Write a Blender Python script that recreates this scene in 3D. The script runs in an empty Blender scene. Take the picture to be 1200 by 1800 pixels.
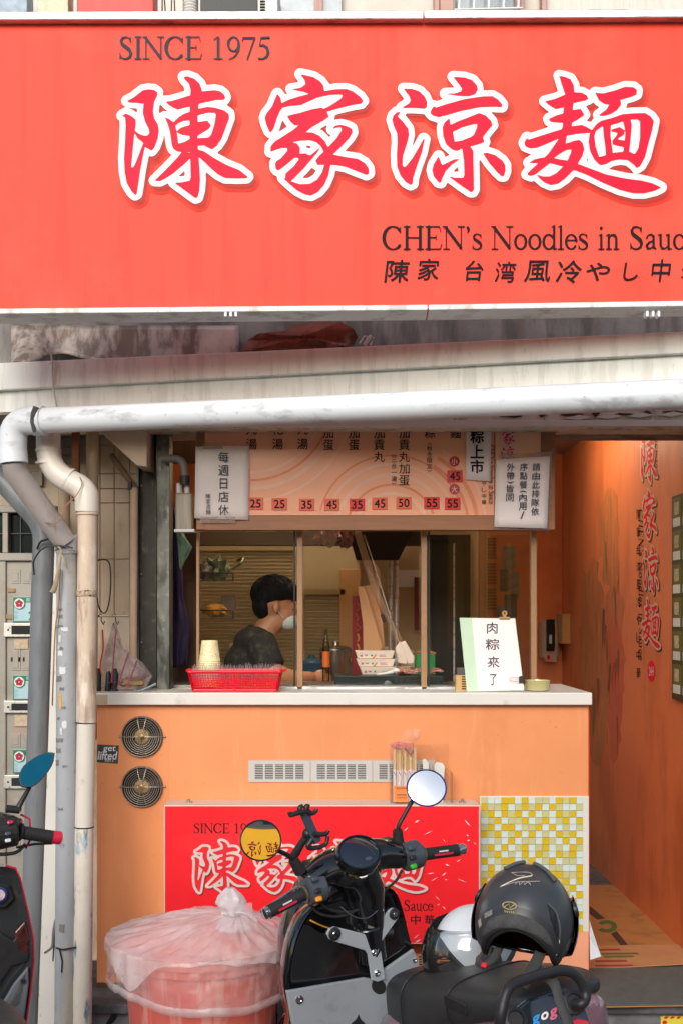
import bpy, bmesh, math, random
import numpy as np
from mathutils import Vector, Matrix, noise
random.seed(7)
scene = bpy.context.scene
COL = scene.collection
R = math.radians
# ------------------------------------------------------------------ camera
H, F, CX, CY = 1.66, 2000.0, 580.0, 1085.0        # eye height, focal length in photo pixels, vanishing point
cam_d = bpy.data.cameras.new('camera')
cam_d.sensor_fit = 'HORIZONTAL'; cam_d.sensor_width = 36
cam_d.lens = F / 1200 * 36
cam_d.shift_x = (600 - CX) / 1200
cam_d.shift_y = (CY - 900) / 1200
cam_d.clip_end = 400
cam = bpy.data.objects.new('camera', cam_d); COL.objects.link(cam)
cam.location = (0, 0, H); cam.rotation_euler = (R(90), 0, 0)
scene.camera = cam
# ------------------------------------------------------------------ sky and sun
SUN_EL, SUN_AZ = 25, 192                          # high, behind the photographer; azimuth from +Y towards +X
world = bpy.data.worlds.new('World'); scene.world = world; world.use_nodes = True
wn = world.node_tree
bg = wn.nodes['Background']; bg.inputs[1].default_value = 0.12
sky = wn.nodes.new('ShaderNodeTexSky'); sky.sky_type = 'NISHITA'; sky.sun_disc = False
sky.sun_elevation = R(SUN_EL); sky.sun_rotation = R(SUN_AZ)
sky.air_density = 1.2; sky.dust_density = 2.0; sky.ozone_density = 1.0
wn.links.new(sky.outputs[0], bg.inputs[0])
sl = bpy.data.lights.new('sun', 'SUN'); sl.energy = 2.2; sl.angle = R(36); sl.color = (1, 0.98, 0.96)
sun = bpy.data.objects.new('sun', sl); COL.objects.link(sun)
sd = Vector((math.sin(R(SUN_AZ)) * math.cos(R(SUN_EL)), math.cos(R(SUN_AZ)) * math.cos(R(SUN_EL)), math.sin(R(SUN_EL))))
sun.rotation_euler = sd.to_track_quat('Z', 'Y').to_euler(); sun.location = (0, -5, 12)
scene.view_settings.view_transform = 'Standard'; scene.view_settings.look = 'None'
scene.view_settings.exposure = 0.38; scene.view_settings.gamma = 1
scene.render.engine = 'CYCLES'
scene.cycles.max_bounces = 10; scene.cycles.transparent_max_bounces = 24
# ------------------------------------------------------------------ helpers
def hexc(h):
    h = h.lstrip('#'); o = []
    for i in (0, 2, 4):
        s = int(h[i:i+2], 16) / 255
        o.append(s / 12.92 if s <= .04045 else ((s + .055) / 1.055) ** 2.4)
    return tuple(o)
def lin(c): return hexc(c) if isinstance(c, str) else tuple(c)
MATS = {}
def mk(name, col, rough=.5, metal=0., var=.10, vs=7., bump=0., bs=60., coat=0., dirt=(), spec=.5, st=(1, 1, 1), bst=(1, 1, 1), sheen=0.):
    """Principled paint with mottling; dirt = list of (colour, amount, scale, stretch, threshold)"""
    if name in MATS: return MATS[name]
    m = bpy.data.materials.new(name); m.use_nodes = True; t = m.node_tree; N = t.nodes; Lk = t.links
    b = N['Principled BSDF']; c = lin(col)
    b.inputs['Roughness'].default_value = rough; b.inputs['Metallic'].default_value = metal
    b.inputs['Specular IOR Level'].default_value = spec
    b.inputs['Coat Weight'].default_value = coat; b.inputs['Coat Roughness'].default_value = .05
    if sheen: b.inputs['Sheen Weight'].default_value = sheen
    tc = N.new('ShaderNodeTexCoord')
    def nz(scale, stv, det=6.):
        mp = N.new('ShaderNodeMapping'); mp.inputs['Scale'].default_value = stv
        Lk.new(tc.outputs['Object'], mp.inputs['Vector'])
        n = N.new('ShaderNodeTexNoise'); n.inputs['Scale'].default_value = scale; n.inputs['Detail'].default_value = det
        n.inputs['Roughness'].default_value = .62
        Lk.new(mp.outputs[0], n.inputs['Vector']); return n
    n = nz(vs, st)
    rp = N.new('ShaderNodeValToRGB'); Lk.new(n.outputs['Fac'], rp.inputs[0])
    rp.color_ramp.elements[0].position = .3; rp.color_ramp.elements[1].position = .7
    rp.color_ramp.elements[0].color = (*[x * (1 - var) for x in c], 1)
    rp.color_ramp.elements[1].color = (*[min(1, x * (1 + var)) for x in c], 1)
    cur = rp.outputs[0]
    for dc, am, sc, stv, th in dirt:
        dn = nz(sc, stv, 8.)
        r2 = N.new('ShaderNodeValToRGB'); Lk.new(dn.outputs['Fac'], r2.inputs[0])
        r2.color_ramp.elements[0].position = th - .05; r2.color_ramp.elements[0].color = (0, 0, 0, 1)
        r2.color_ramp.elements[1].position = min(1, th + .06); r2.color_ramp.elements[1].color = (am, am, am, 1)
        mx = N.new('ShaderNodeMix'); mx.data_type = 'RGBA'
        Lk.new(r2.outputs[0], mx.inputs[0]); Lk.new(cur, mx.inputs[6]); mx.inputs[7].default_value = (*lin(dc), 1)
        cur = mx.outputs[2]
    Lk.new(cur, b.inputs['Base Color'])
    # slight roughness break-up
    rr = N.new('ShaderNodeMapRange'); rr.inputs[3].default_value = max(0, rough - .08 * min(1, rough * 4)); rr.inputs[4].default_value = min(1, rough + .1 * min(1, rough * 4))
    Lk.new(n.outputs['Fac'], rr.inputs[0]); Lk.new(rr.outputs[0], b.inputs['Roughness'])
    if bump:
        bn = nz(bs, bst); bp = N.new('ShaderNodeBump'); bp.inputs['Strength'].default_value = bump; bp.inputs['Distance'].default_value = .01
        Lk.new(bn.outputs['Fac'], bp.inputs['Height']); Lk.new(bp.outputs[0], b.inputs['Normal'])
    MATS[name] = m; return m
def glass_mat(name, tint=(.96, .98, .97), refl=1.0, dusty=0., ior=1.5):
    if name in MATS: return MATS[name]
    m = bpy.data.materials.new(name); m.use_nodes = True; t = m.node_tree; N = t.nodes; Lk = t.links
    N.remove(N['Principled BSDF']); out = N['Material Output']
    tr = N.new('ShaderNodeBsdfTransparent'); tr.inputs[0].default_value = (*tint, 1)
    gl = N.new('ShaderNodeBsdfGlossy'); gl.inputs['Roughness'].default_value = .01
    fr = N.new('ShaderNodeFresnel'); fr.inputs[0].default_value = ior
    mu = N.new('ShaderNodeMath'); mu.operation = 'MULTIPLY'; mu.inputs[1].default_value = refl; Lk.new(fr.outputs[0], mu.inputs[0])
    mx = N.new('ShaderNodeMixShader'); Lk.new(mu.outputs[0], mx.inputs[0]); Lk.new(tr.outputs[0], mx.inputs[1]); Lk.new(gl.outputs[0], mx.inputs[2])
    last = mx
    if dusty:
        df = N.new('ShaderNodeBsdfDiffuse'); df.inputs[0].default_value = (.6, .58, .54, 1)
        nt = N.new('ShaderNodeTexNoise'); nt.inputs['Scale'].default_value = 5; nt.inputs['Detail'].default_value = 6
        m2 = N.new('ShaderNodeMath'); m2.operation = 'MULTIPLY'; m2.inputs[1].default_value = dusty; Lk.new(nt.outputs['Fac'], m2.inputs[0])
        mx2 = N.new('ShaderNodeMixShader'); Lk.new(m2.outputs[0], mx2.inputs[0]); Lk.new(mx.outputs[0], mx2.inputs[1]); Lk.new(df.outputs[0], mx2.inputs[2]); last = mx2
    Lk.new(last.outputs[0], out.inputs[0]); MATS[name] = m; return m
def film_mat(name, col, opacity, rough=.35, vs=9., lo=.6):
    """thin plastic film: see-through diffuse/translucent mix with a sheen"""
    if name in MATS: return MATS[name]
    m = bpy.data.materials.new(name); m.use_nodes = True; t = m.node_tree; N = t.nodes; Lk = t.links
    b = N['Principled BSDF']; out = N['Material Output']
    b.inputs['Base Color'].default_value = (*lin(col), 1); b.inputs['Roughness'].default_value = rough
    tl = N.new('ShaderNodeBsdfTranslucent'); tl.inputs[0].default_value = (*lin(col), 1)
    m0 = N.new('ShaderNodeMixShader'); m0.inputs[0].default_value = .35
    Lk.new(b.outputs[0], m0.inputs[1]); Lk.new(tl.outputs[0], m0.inputs[2])
    tr = N.new('ShaderNodeBsdfTransparent'); mx = N.new('ShaderNodeMixShader')
    nt = N.new('ShaderNodeTexNoise'); nt.inputs['Scale'].default_value = vs; nt.inputs['Detail'].default_value = 5
    tc = N.new('ShaderNodeTexCoord'); Lk.new(tc.outputs['Object'], nt.inputs['Vector'])
    rr = N.new('ShaderNodeMapRange'); rr.inputs[1].default_value = .3; rr.inputs[2].default_value = .7
    rr.inputs[3].default_value = opacity * lo; rr.inputs[4].default_value = min(1, opacity * 1.15)
    Lk.new(nt.outputs['Fac'], rr.inputs[0]); Lk.new(rr.outputs[0], mx.inputs[0])
    Lk.new(tr.outputs[0], mx.inputs[1]); Lk.new(m0.outputs[0], mx.inputs[2]); Lk.new(mx.outputs[0], out.inputs[0])
    bn = N.new('ShaderNodeTexNoise'); bn.noise_type = 'RIDGED_MULTIFRACTAL'; bn.inputs['Scale'].default_value = 18; bn.inputs['Detail'].default_value = 5; bn.inputs['Distortion'].default_value = 1.2
    mp = N.new('ShaderNodeMapping'); mp.inputs['Scale'].default_value = (1, 1, .45); Lk.new(tc.outputs['Object'], mp.inputs['Vector']); Lk.new(mp.outputs[0], bn.inputs['Vector'])
    bp = N.new('ShaderNodeBump'); bp.inputs['Strength'].default_value = .55; bp.inputs['Distance'].default_value = .008
    Lk.new(bn.outputs['Fac'], bp.inputs['Height']); Lk.new(bp.outputs[0], b.inputs['Normal'])
    MATS[name] = m; return m
# pixel -> world
def ray(px, py): return Vector(((px - CX) / F, 1.0, -(py - CY) / F))
def P(px, py, d): return Vector((0, 0, H)) + ray(px, py) * d
def PL(px, py, p0, n, off=0.):
    """the point where the pixel's ray meets the plane through p0 with normal n (off metres along n)"""
    r = ray(px, py); o = Vector((0, 0, H)); q = Vector(p0) + Vector(n) * off
    return o + r * ((q - o).dot(n) / r.dot(n))
def rp(pts, rad, n=6):
    """polyline with rounded corners"""
    pts = [Vector(p) for p in pts]; out = [pts[0]]
    for a, b, c in zip(pts, pts[1:], pts[2:]):
        r = min(rad, (b - a).length * .49, (c - b).length * .49)
        s, e = b + (a - b).normalized() * r, b + (c - b).normalized() * r
        for k in range(n + 1):
            t = k / n; out.append(s * (1 - t) ** 2 + b * 2 * t * (1 - t) + e * t * t)
    out.append(pts[-1]); return out
def spline(pts, n=6):
    pts = [Vector(p) for p in pts]; q = [pts[0]] + pts + [pts[-1]]; out = []
    for i in range(1, len(q) - 2):
        a, b, c, d = q[i-1:i+3]
        for k in range(n):
            t = k / n
            out.append(.5 * ((2 * b) + (c - a) * t + (2 * a - 5 * b + 4 * c - d) * t * t + (3 * b - a - 3 * c + d) * t ** 3))
    out.append(pts[-1]); return out
ORG = {}
class MB:
    def __init__(s): s.v = []; s.f = []; s.T = None
    def add(s, vs, fs):
        k = len(s.v)
        s.v += [(s.T @ Vector(v)) if s.T else Vector(v) for v in vs]
        s.f += [tuple(i + k for i in f) for f in fs]; return s
    def box(s, x0, x1, y0, y1, z0, z1):
        return s.add([(x, y, z) for z in (z0, z1) for y in (y0, y1) for x in (x0, x1)],
                     [(0, 2, 3, 1), (4, 5, 7, 6), (0, 1, 5, 4), (2, 6, 7, 3), (0, 4, 6, 2), (1, 3, 7, 5)])
    def obox(s, c, ax, ay, az, sx, sy, sz):
        c = Vector(c); ax, ay, az = (Vector(a).normalized() for a in (ax, ay, az))
        vs = [c + ax * (x * sx / 2) + ay * (y * sy / 2) + az * (z * sz / 2) for z in (-1, 1) for y in (-1, 1) for x in (-1, 1)]
        return s.add(vs, [(0, 2, 3, 1), (4, 5, 7, 6), (0, 1, 5, 4), (2, 6, 7, 3), (0, 4, 6, 2), (1, 3, 7, 5)])
    def pbox(s, px0, py0, px1, py1, d, th):
        """box whose front face covers a pixel rectangle at depth d"""
        a, b = P(px0, py1, d), P(px1, py0, d)
        return s.box(a.x, b.x, d, d + th, a.z, b.z)
    def tube(s, path, r, n=12, cap=True, flat=1.0, closed=False):
        path = [Vector(p) for p in path]; m = len(path)
        rs = r if isinstance(r, (list, tuple)) else [r] * m
        if len(rs) != m: rs = [rs[0] + (rs[-1] - rs[0]) * i / (m - 1) for i in range(m)]
        tg = []
        for i in range(m):
            a = path[(i - 1) % m] if (closed or i) else path[0]; b = path[(i + 1) % m] if (closed or i < m - 1) else path[-1]
            tg.append((b - a).normalized())
        u = tg[0].orthogonal().normalized(); vs = []
        if abs(tg[0].z) < .9: u = tg[0].cross(Vector((0, 0, 1))).normalized()
        for i in range(m):
            u = (u - tg[i] * u.dot(tg[i])).normalized(); w = tg[i].cross(u)
            for k in range(n):
                a = 2 * math.pi * k / n
                vs.append(path[i] + (u * math.cos(a) + w * math.sin(a) * flat) * rs[i])
        fs = [(i * n + k, i * n + (k + 1) % n, (i + 1) * n + (k + 1) % n, (i + 1) * n + k) for i in range(m - 1) for k in range(n)]
        if closed: fs += [((m - 1) * n + k, (m - 1) * n + (k + 1) % n, (k + 1) % n, k) for k in range(n)]
        elif cap: fs += [tuple(range(n))[::-1], tuple((m - 1) * n + k for k in range(n))]
        return s.add(vs, fs)
    def lathe(s, prof, o=(0, 0, 0), ax=(0, 0, 1), n=24, sx=1., sy=1., cap=True):
        o = Vector(o); ax = Vector(ax).normalized(); u = ax.orthogonal().normalized()
        if abs(ax.z) > .99: u = Vector((1, 0, 0))
        w = ax.cross(u); vs = []
        for r, z in prof:
            for k in range(n):
                a = 2 * math.pi * k / n; vs.append(o + ax * z + u * (math.cos(a) * r * sx) + w * (math.sin(a) * r * sy))
        m = len(prof)
        fs = [(i * n + k, i * n + (k + 1) % n, (i + 1) * n + (k + 1) % n, (i + 1) * n + k) for i in range(m - 1) for k in range(n)]
        if cap: fs += [tuple(range(n))[::-1], tuple((m - 1) * n + k for k in range(n))]
        return s.add(vs, fs)
    def ell(s, c, rx, ry=None, rz=None, n=16, rot=None):
        ry = rx if ry is None else ry; rz = rx if rz is None else rz; c = Vector(c); vs = []; m = n // 2
        for i in range(m + 1):
            t = math.pi * i / m
            for k in range(n):
                a = 2 * math.pi * k / n
                q = Vector((rx * math.sin(t) * math.cos(a), ry * math.sin(t) * math.sin(a), rz * math.cos(t)))
                if rot is not None: q = rot @ q
                vs.append(c + q)
        return s.add(vs, [(i * n + k, (i + 1) * n + k, (i + 1) * n + (k + 1) % n, i * n + (k + 1) % n) for i in range(m) for k in range(n)])
    def prism(s, pts, back):
        """polygon of 3-D points (front) extruded by vector back"""
        pts = [Vector(p) for p in pts]; b = Vector(back); n = len(pts)
        return s.add(pts + [p + b for p in pts], [tuple(range(n)), tuple(range(2 * n - 1, n - 1, -1))] + [(i, i + n, (i + 1) % n + n, (i + 1) % n) for i in range(n)])
    def loft(s, rings, cap=True):
        n = len(rings[0]); vs = [p for r in rings for p in r]; m = len(rings)
        fs = [(i * n + k, i * n + (k + 1) % n, (i + 1) * n + (k + 1) % n, (i + 1) * n + k) for i in range(m - 1) for k in range(n)]
        if cap: fs += [tuple(range(n))[::-1], tuple((m - 1) * n + k for k in range(n))]
        return s.add(vs, fs)
    def grid(s, fn, nu, nv):
        vs = [fn(i / nu, j / nv) for j in range(nv + 1) for i in range(nu + 1)]
        return s.add(vs, [(j * (nu + 1) + i, j * (nu + 1) + i + 1, (j + 1) * (nu + 1) + i + 1, (j + 1) * (nu + 1) + i) for j in range(nv) for i in range(nu)])
    def mesh(s, name, o=None):
        me = bpy.data.meshes.new(name); o = Vector(o) if o is not None else Vector()
        me.from_pydata([tuple(v - o) for v in s.v], [], s.f)
        bm = bmesh.new(); bm.from_mesh(me); bmesh.ops.recalc_face_normals(bm, faces=bm.faces); bm.to_mesh(me); bm.free()
        return me
    def build(s, name, mat, parent=None, smooth=0, bevel=0., seg=2, solid=0., sub=0, keep=False, remesh=0., soft=0):
        o = ORG.get(parent.name) if parent else None
        if parent is None:
            xs = np.array([tuple(v) for v in s.v]); o = Vector(((xs[:, 0].min() + xs[:, 0].max()) / 2, (xs[:, 1].min() + xs[:, 1].max()) / 2, xs[:, 2].min()))
            if keep: o = Vector()
        me = s.mesh(name, o)
        ob = bpy.data.objects.new(name, me); COL.objects.link(ob)
        if parent: ob.parent = parent
        else: ob.location = o
        ORG[ob.name] = o if o is not None else Vector()
        if isinstance(mat, (list, tuple)):
            for q in mat: me.materials.append(q)
        elif mat: me.materials.append(mat)
        if remesh:
            md = ob.modifiers.new('remesh', 'REMESH'); md.mode = 'VOXEL'; md.voxel_size = remesh; md.use_smooth_shade = True
            if soft:
                ms = ob.modifiers.new('soft', 'SMOOTH'); ms.factor = .5; ms.iterations = soft
        if solid:
            md = ob.modifiers.new('solid', 'SOLIDIFY'); md.thickness = solid; md.offset = 0
        if bevel:
            md = ob.modifiers.new('bevel', 'BEVEL'); md.width = bevel; md.segments = seg; md.limit_method = 'ANGLE'; md.angle_limit = R(35)
        if sub:
            md = ob.modifiers.new('sub', 'SUBSURF'); md.levels = sub; md.render_levels = sub
        if smooth or sub:
            for p in me.polygons: p.use_smooth = True
            if smooth and smooth < 180: me.set_sharp_from_angle(angle=R(smooth))
        return ob
def tag(o, label, cat, group=None):
    o['label'] = label; o['category'] = cat
    if group: o['group'] = group
    return o
def struct(o): o['kind'] = 'structure'; return o
def stuff(o): o['kind'] = 'stuff'; return o
def thing(name, label, cat, loc, group=None, local=False, mat4=None):
    o = bpy.data.objects.new(name, None); COL.objects.link(o); o.empty_display_size = .1
    if mat4 is not None: o.matrix_world = mat4; ORG[o.name] = Vector()
    else:
        o.location = loc; ORG[o.name] = Vector() if local else Vector(loc)
    return tag(o, label, cat, group)
# ------------------------------------------------------------------ flat print: traced shapes and lettering
def poly_sdf(polys, X, Y):
    D = np.full(X.shape, 1e9)
    for p in polys:
        p = np.asarray(p, float); q = np.roll(p, -1, 0); ins = np.zeros(X.shape, bool); dm = np.full(X.shape, 1e18)
        for (x0, y0), (x1, y1) in zip(p, q):
            dx, dy = x1 - x0, y1 - y0; l2 = dx * dx + dy * dy + 1e-12
            t = np.clip(((X - x0) * dx + (Y - y0) * dy) / l2, 0, 1)
            dm = np.minimum(dm, (X - x0 - t * dx) ** 2 + (Y - y0 - t * dy) ** 2)
            if y0 != y1:
                c = (y0 > Y) != (y1 > Y); ins ^= c & (X < (Y - y0) * dx / dy + x0)
        d = np.sqrt(dm); D = np.minimum(D, np.where(ins, -d, d))
    return D
def stroke_sdf(strokes, X, Y):
    D = np.full(X.shape, 1e9)
    for st in strokes:
        for a, b in zip(st, st[1:]):
            dx, dy = b[0] - a[0], b[1] - a[1]; l2 = dx * dx + dy * dy + 1e-12
            t = np.clip(((X - a[0]) * dx + (Y - a[1]) * dy) / l2, 0, 1)
            D = np.minimum(D, np.hypot(X - a[0] - t * dx, Y - a[1] - t * dy) - (a[2] + (b[2] - a[2]) * t))
    return D
def march(D, xs, ys, iso=0.):
    """filled contour D < iso as (2-D verts, faces)"""
    V = []; idx = {}; Fs = []; ny, nx = D.shape; S = D - iso
    def cv(i, j):
        k = (i, j)
        if k not in idx: idx[k] = len(V); V.append((xs[j], ys[i]))
        return idx[k]
    def ev(i0, j0, i1, j1):
        k = ((i0, j0), (i1, j1)) if (i0, j0) < (i1, j1) else ((i1, j1), (i0, j0))
        if k not in idx:
            a, b = S[k[0]], S[k[1]]; t = a / (a - b)
            idx[k] = len(V); V.append((xs[k[0][1]] + t * (xs[k[1][1]] - xs[k[0][1]]), ys[k[0][0]] + t * (ys[k[1][0]] - ys[k[0][0]])))
        return idx[k]
    ins = S < 0
    for i in range(ny - 1):
        j = 0
        while j < nx - 1:
            c = [(i, j), (i, j + 1), (i + 1, j + 1), (i + 1, j)]; b = [ins[q] for q in c]
            if all(b):
                Fs.append(tuple(cv(*q) for q in c)); j += 1; continue
            if any(b):
                poly = []
                for k in range(4):
                    p, q = c[k], c[(k + 1) % 4]
                    if b[k]: poly.append(cv(*p))
                    if b[k] != b[(k + 1) % 4]: poly.append(ev(*p, *q))
                if len(poly) > 2: Fs.append(tuple(poly))
            j += 1
    return V, Fs
def shape(polys, off=0., step=2., pad=4.):
    a = np.concatenate([np.asarray(p, float) for p in polys]); lo = a.min(0) - off - pad; hi = a.max(0) + off + pad
    xs = np.arange(lo[0], hi[0] + step, step); ys = np.arange(lo[1], hi[1] + step, step); X, Y = np.meshgrid(xs, ys)
    return march(poly_sdf(polys, X, Y), xs, ys, off)
_tc = {}
def glyphs(s, off=0.):
    k = (s, off)
    if k not in _tc and off:                         # heavier strokes: grow the outline by a distance field
        V, Fc = glyphs(s, 0.); cnt = {}
        for f in Fc:
            for a, b in zip(f, f[1:] + f[:1]): e = (min(a, b), max(a, b)); cnt[e] = cnt.get(e, 0) + 1
        E = [(V[a], V[b]) for (a, b), n in cnt.items() if n == 1]
        a = np.array(V); lo = a.min(0) - .05; hi = a.max(0) + .05; xs = np.arange(lo[0], hi[0], .0135); ys = np.arange(lo[1], hi[1], .0135); X, Y = np.meshgrid(xs, ys)
        ins = np.zeros(X.shape, bool); dm = np.full(X.shape, 1e9)
        for (x0, y0), (x1, y1) in E:
            dx, dy = x1 - x0, y1 - y0; t = np.clip(((X - x0) * dx + (Y - y0) * dy) / (dx * dx + dy * dy + 1e-12), 0, 1)
            dm = np.minimum(dm, (X - x0 - t * dx) ** 2 + (Y - y0 - t * dy) ** 2)
            if y0 != y1: ins ^= ((y0 > Y) != (y1 > Y)) & (X < (Y - y0) * dx / dy + x0)
        d = np.sqrt(dm); _tc[k] = march(np.where(ins, -d, d), xs, ys, off)
    if k not in _tc:
        cu = bpy.data.curves.new('t', 'FONT'); cu.body = s; cu.size = 1; cu.resolution_u = 3
        ob = bpy.data.objects.new('t', cu); COL.objects.link(ob)
        dg = bpy.context.evaluated_depsgraph_get(); me = bpy.data.meshes.new_from_object(ob.evaluated_get(dg))
        _tc[k] = ([(v.co.x, v.co.y) for v in me.vertices], [tuple(p.vertices) for p in me.polygons])
        bpy.data.objects.remove(ob); bpy.data.curves.remove(cu); bpy.data.meshes.remove(me)
    return _tc[k]
def fit(vf, x0, y0, x1, y1, flip=True):
    """fit 2-D glyphs (y up) into a pixel box (y down)"""
    V, Fc = vf; a = np.array(V)
    if len(a) == 0: return [], []
    lo, hi = a.min(0), a.max(0); w, h = np.maximum(hi - lo, 1e-6)
    return [(x0 + (x - lo[0]) / w * (x1 - x0), y1 - (y - lo[1]) / h * (y1 - y0)) for x, y in V], Fc
CELL = 1.0
def put(mb, vf, fn):
    mb.add([fn(x, y) for x, y in vf[0]], vf[1]); return mb
def col_text(mb, s, cx, y0, size, pitch, fn, off=.006, w=1.0):
    """a column of characters, each about size pixels square"""
    y = y0
    for ch in s:
        if ch == ' ': y += pitch * .6; continue
        hh, ww = size, size * w
        if ch in '()':
            V, Fc = glyphs('(' if ch == '(' else ')', off); a = np.array(V); lo, hi = a.min(0), a.max(0); q = (a - lo) / (hi - lo)
            ht = size * .28; top = y + (0 if ch == ')' else size * .1)
            mb.add([fn(cx - ww * .45 + (1 - p[1]) * ww * .9, top + p[0] * ht) for p in q], Fc); y += size * .5; continue
        if ch in '一': hh = size * .12
        if ch in '/': ww *= .5
        if ch in '日': ww *= .72
        if ch in '小丸上了大中市合同皆': ww *= .95
        put(mb, fit(glyphs(ch, off), cx - ww / 2, y + (size - hh) / 2, cx + ww / 2, y + (size + hh) / 2), fn); y += pitch
    return mb
def letters(s, fn, mat, par, boxes, off=.006, ser=False, name='letter'):
    """each character its own flat part; boxes = list of pixel boxes"""
    for ch, bx in zip(s, boxes):
        put(MB(), fit(serif(ch) if ser else glyphs(ch, off), *bx), fn).build(name, mat, par)
def serif_letters(s, x0, y0, x1, y1, fn, mat, par):
    tot = sum(.4 if c == ' ' else SER[c][1] for c in s); x = 0.; k = (x1 - x0) / (tot - .05)
    for c in s:
        if c == ' ': x += .4; continue
        a = np.array(serif(c)[0]); V = [(x0 + (x + p[0]) * k, y1 - p[1] * (y1 - y0)) for p in serif(c)[0]]
        MB().add([fn(*p) for p in V], serif(c)[1]).build('letter', mat, par); x += SER[c][1]
def col_letters(s, cx, y0, size, pitch, fn, mat, par, off=.006):
    y = y0
    for ch in s:
        if ch in '()一/日 ': b = MB(); col_text(b, ch, cx, y, size, pitch, fn, off); 
        else: b = put(MB(), fit(glyphs(ch, off), cx - size / 2, y, cx + size / 2, y + size), fn)
        if b.v: b.build('letter', mat, par)
        y += pitch if ch not in '()' else size * .5
def row_text(mb, s, x0, y0, x1, y1, fn, off=0.):
    return put(mb, fit(glyphs(s, off), x0, y0, x1, y1), fn)
# serif roman letters as variable-width strokes: (x, y, half width), cap height 1
def arc(cx, cy, rx, ry, a0, a1, thin, thick, n=18):
    o = []
    for k in range(n + 1):
        a = R(a0 + (a1 - a0) * k / n); o.append((cx + rx * math.cos(a), cy + ry * math.sin(a), thin + (thick - thin) * abs(math.cos(a)) ** 1.3))
    return o
def ln(x0, y0, x1, y1, r=.026, r1=None): return [(x0, y0, r), (x1, y1, r if r1 is None else r1)]
_S = [(.55, .80, .03), (.50, .93, .03), (.36, .985, .03), (.2, .95, .045), (.12, .82, .06), (.16, .68, .07), (.32, .56, .08), (.5, .43, .08), (.58, .28, .07), (.54, .12, .055), (.40, .03, .035), (.24, .02, .03), (.12, .10, .03), (.07, .25, .025)]
SER = {
 'S': ([_S, ln(.57, .98, .57, .75, .02), ln(.07, .02, .07, .28, .02)], .72),
 'I': ([ln(.2, 0.05, .2, .95, .072), ln(.05, .02, .35, .02), ln(.05, .98, .35, .98)], .42),
 'N': ([ln(.15, 0.03, .15, .95, .028), ln(.85, 0.03, .85, .98, .028), ln(.13, .95, .84, .07, .065), ln(0, .98, .2, .98), ln(.02, .02, .3, .02), ln(.7, .98, 1, .98)], 1.04),
 'C': ([arc(.48, .5, .42, .49, 42, 318, .025, .085), ln(.83, .97, .83, .7, .02)], .93),
 'E': ([ln(.2, 0.03, .2, .97, .072), ln(.05, .98, .7, .98), ln(.7, .98, .74, .78, .022), ln(.2, .52, .54, .52), ln(.54, .63, .54, .41, .02), ln(.05, .02, .74, .02), ln(.74, .02, .8, .24, .022)], .86),
 'H': ([ln(.2, 0.03, .2, .97, .07), ln(.82, 0.03, .82, .97, .07), ln(.2, .51, .82, .51)] + [ln(a - .15, b, a + .15, b) for a in (.2, .82) for b in (.02, .98)], 1.02),
 '1': ([ln(.32, .04, .32, .95, .065), ln(.3, .97, .12, .87), ln(.12, .02, .52, .02)], .7),
 '9': ([arc(.34, .67, .25, .31, 0, 360, .03, .06), [(.59, .62, .065), (.56, .4, .06), (.45, .18, .04), (.3, .06, .03), (.12, .0, .022)]], .72),
 '7': ([ln(.08, .94, .62, .94, .045), ln(.62, .94, .27, 0, .035), ln(.08, .94, .03, .78, .02)], .7),
 '5': ([ln(.22, .94, .6, .96, .045), ln(.22, .94, .14, .6, .02), [(.14, .6, .03), (.32, .62, .05), (.5, .5, .07), (.55, .3, .07), (.48, .12, .05), (.3, .02, .035), (.1, .03, .04)]], .7),
 "'": ([[(.12, .93, .07), (.17, .84, .05), (.1, .72, .02)]], .3),
 'o': ([arc(.32, .335, .25, .31, 0, 360, .028, .062)], .66),
 'd': ([arc(.31, .335, .24, .31, 40, 320, .028, .062), ln(.56, .04, .56, 1.0, .055), ln(.44, .97, .56, 1.01, .02), ln(.56, .03, .68, .03)], .7),
 'l': ([ln(.18, .03, .18, 1.0, .055), ln(.06, .97, .18, 1.01, .02), ln(.05, .02, .31, .02)], .36),
 'e': ([arc(.3, .335, .24, .31, 8, 322, .026, .06), ln(.07, .4, .53, .4)], .6),
 's': ([[(x * .76, y * .68, w * .8) for x, y, w in _S], ln(.43, .66, .43, .5, .018), ln(.05, .02, .05, .2, .018)], .52),
 'i': ([ln(.18, .03, .18, .63, .055), [(.18, .92, .07), (.181, .92, .07)], ln(.06, .6, .18, .65, .02), ln(.05, .02, .31, .02)], .36),
 'n': ([ln(.17, .03, .17, .63, .055), ln(.05, .6, .17, .65, .02), [(.17, .5, .03), (.3, .63, .04), (.45, .62, .055), (.52, .48, .055), (.52, .03, .055)], ln(.05, .02, .3, .02), ln(.4, .02, .65, .02)], .72),
 'a': ([[(.1, .5, .045), (.18, .62, .03), (.32, .65, .035), (.42, .57, .055), (.42, .1, .055), (.54, .03, .025)], [(.42, .4, .025), (.2, .3, .045), (.1, .17, .06), (.15, .05, .05), (.28, .05, .03), (.42, .16, .025)]], .6),
 'u': ([[(.15, .63, .055), (.15, .18, .055), (.22, .05, .045), (.36, .05, .03), (.5, .16, .025)], ln(.52, .63, .52, .03, .055), ln(.03, .63, .15, .63), ln(.4, .63, .52, .63), ln(.52, .03, .66, .03)], .72),
 'c': ([arc(.3, .335, .24, .31, 38, 322, .026, .06), [(.48, .54, .045), (.481, .54, .045)]], .58),
}
_sc = {}
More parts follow.
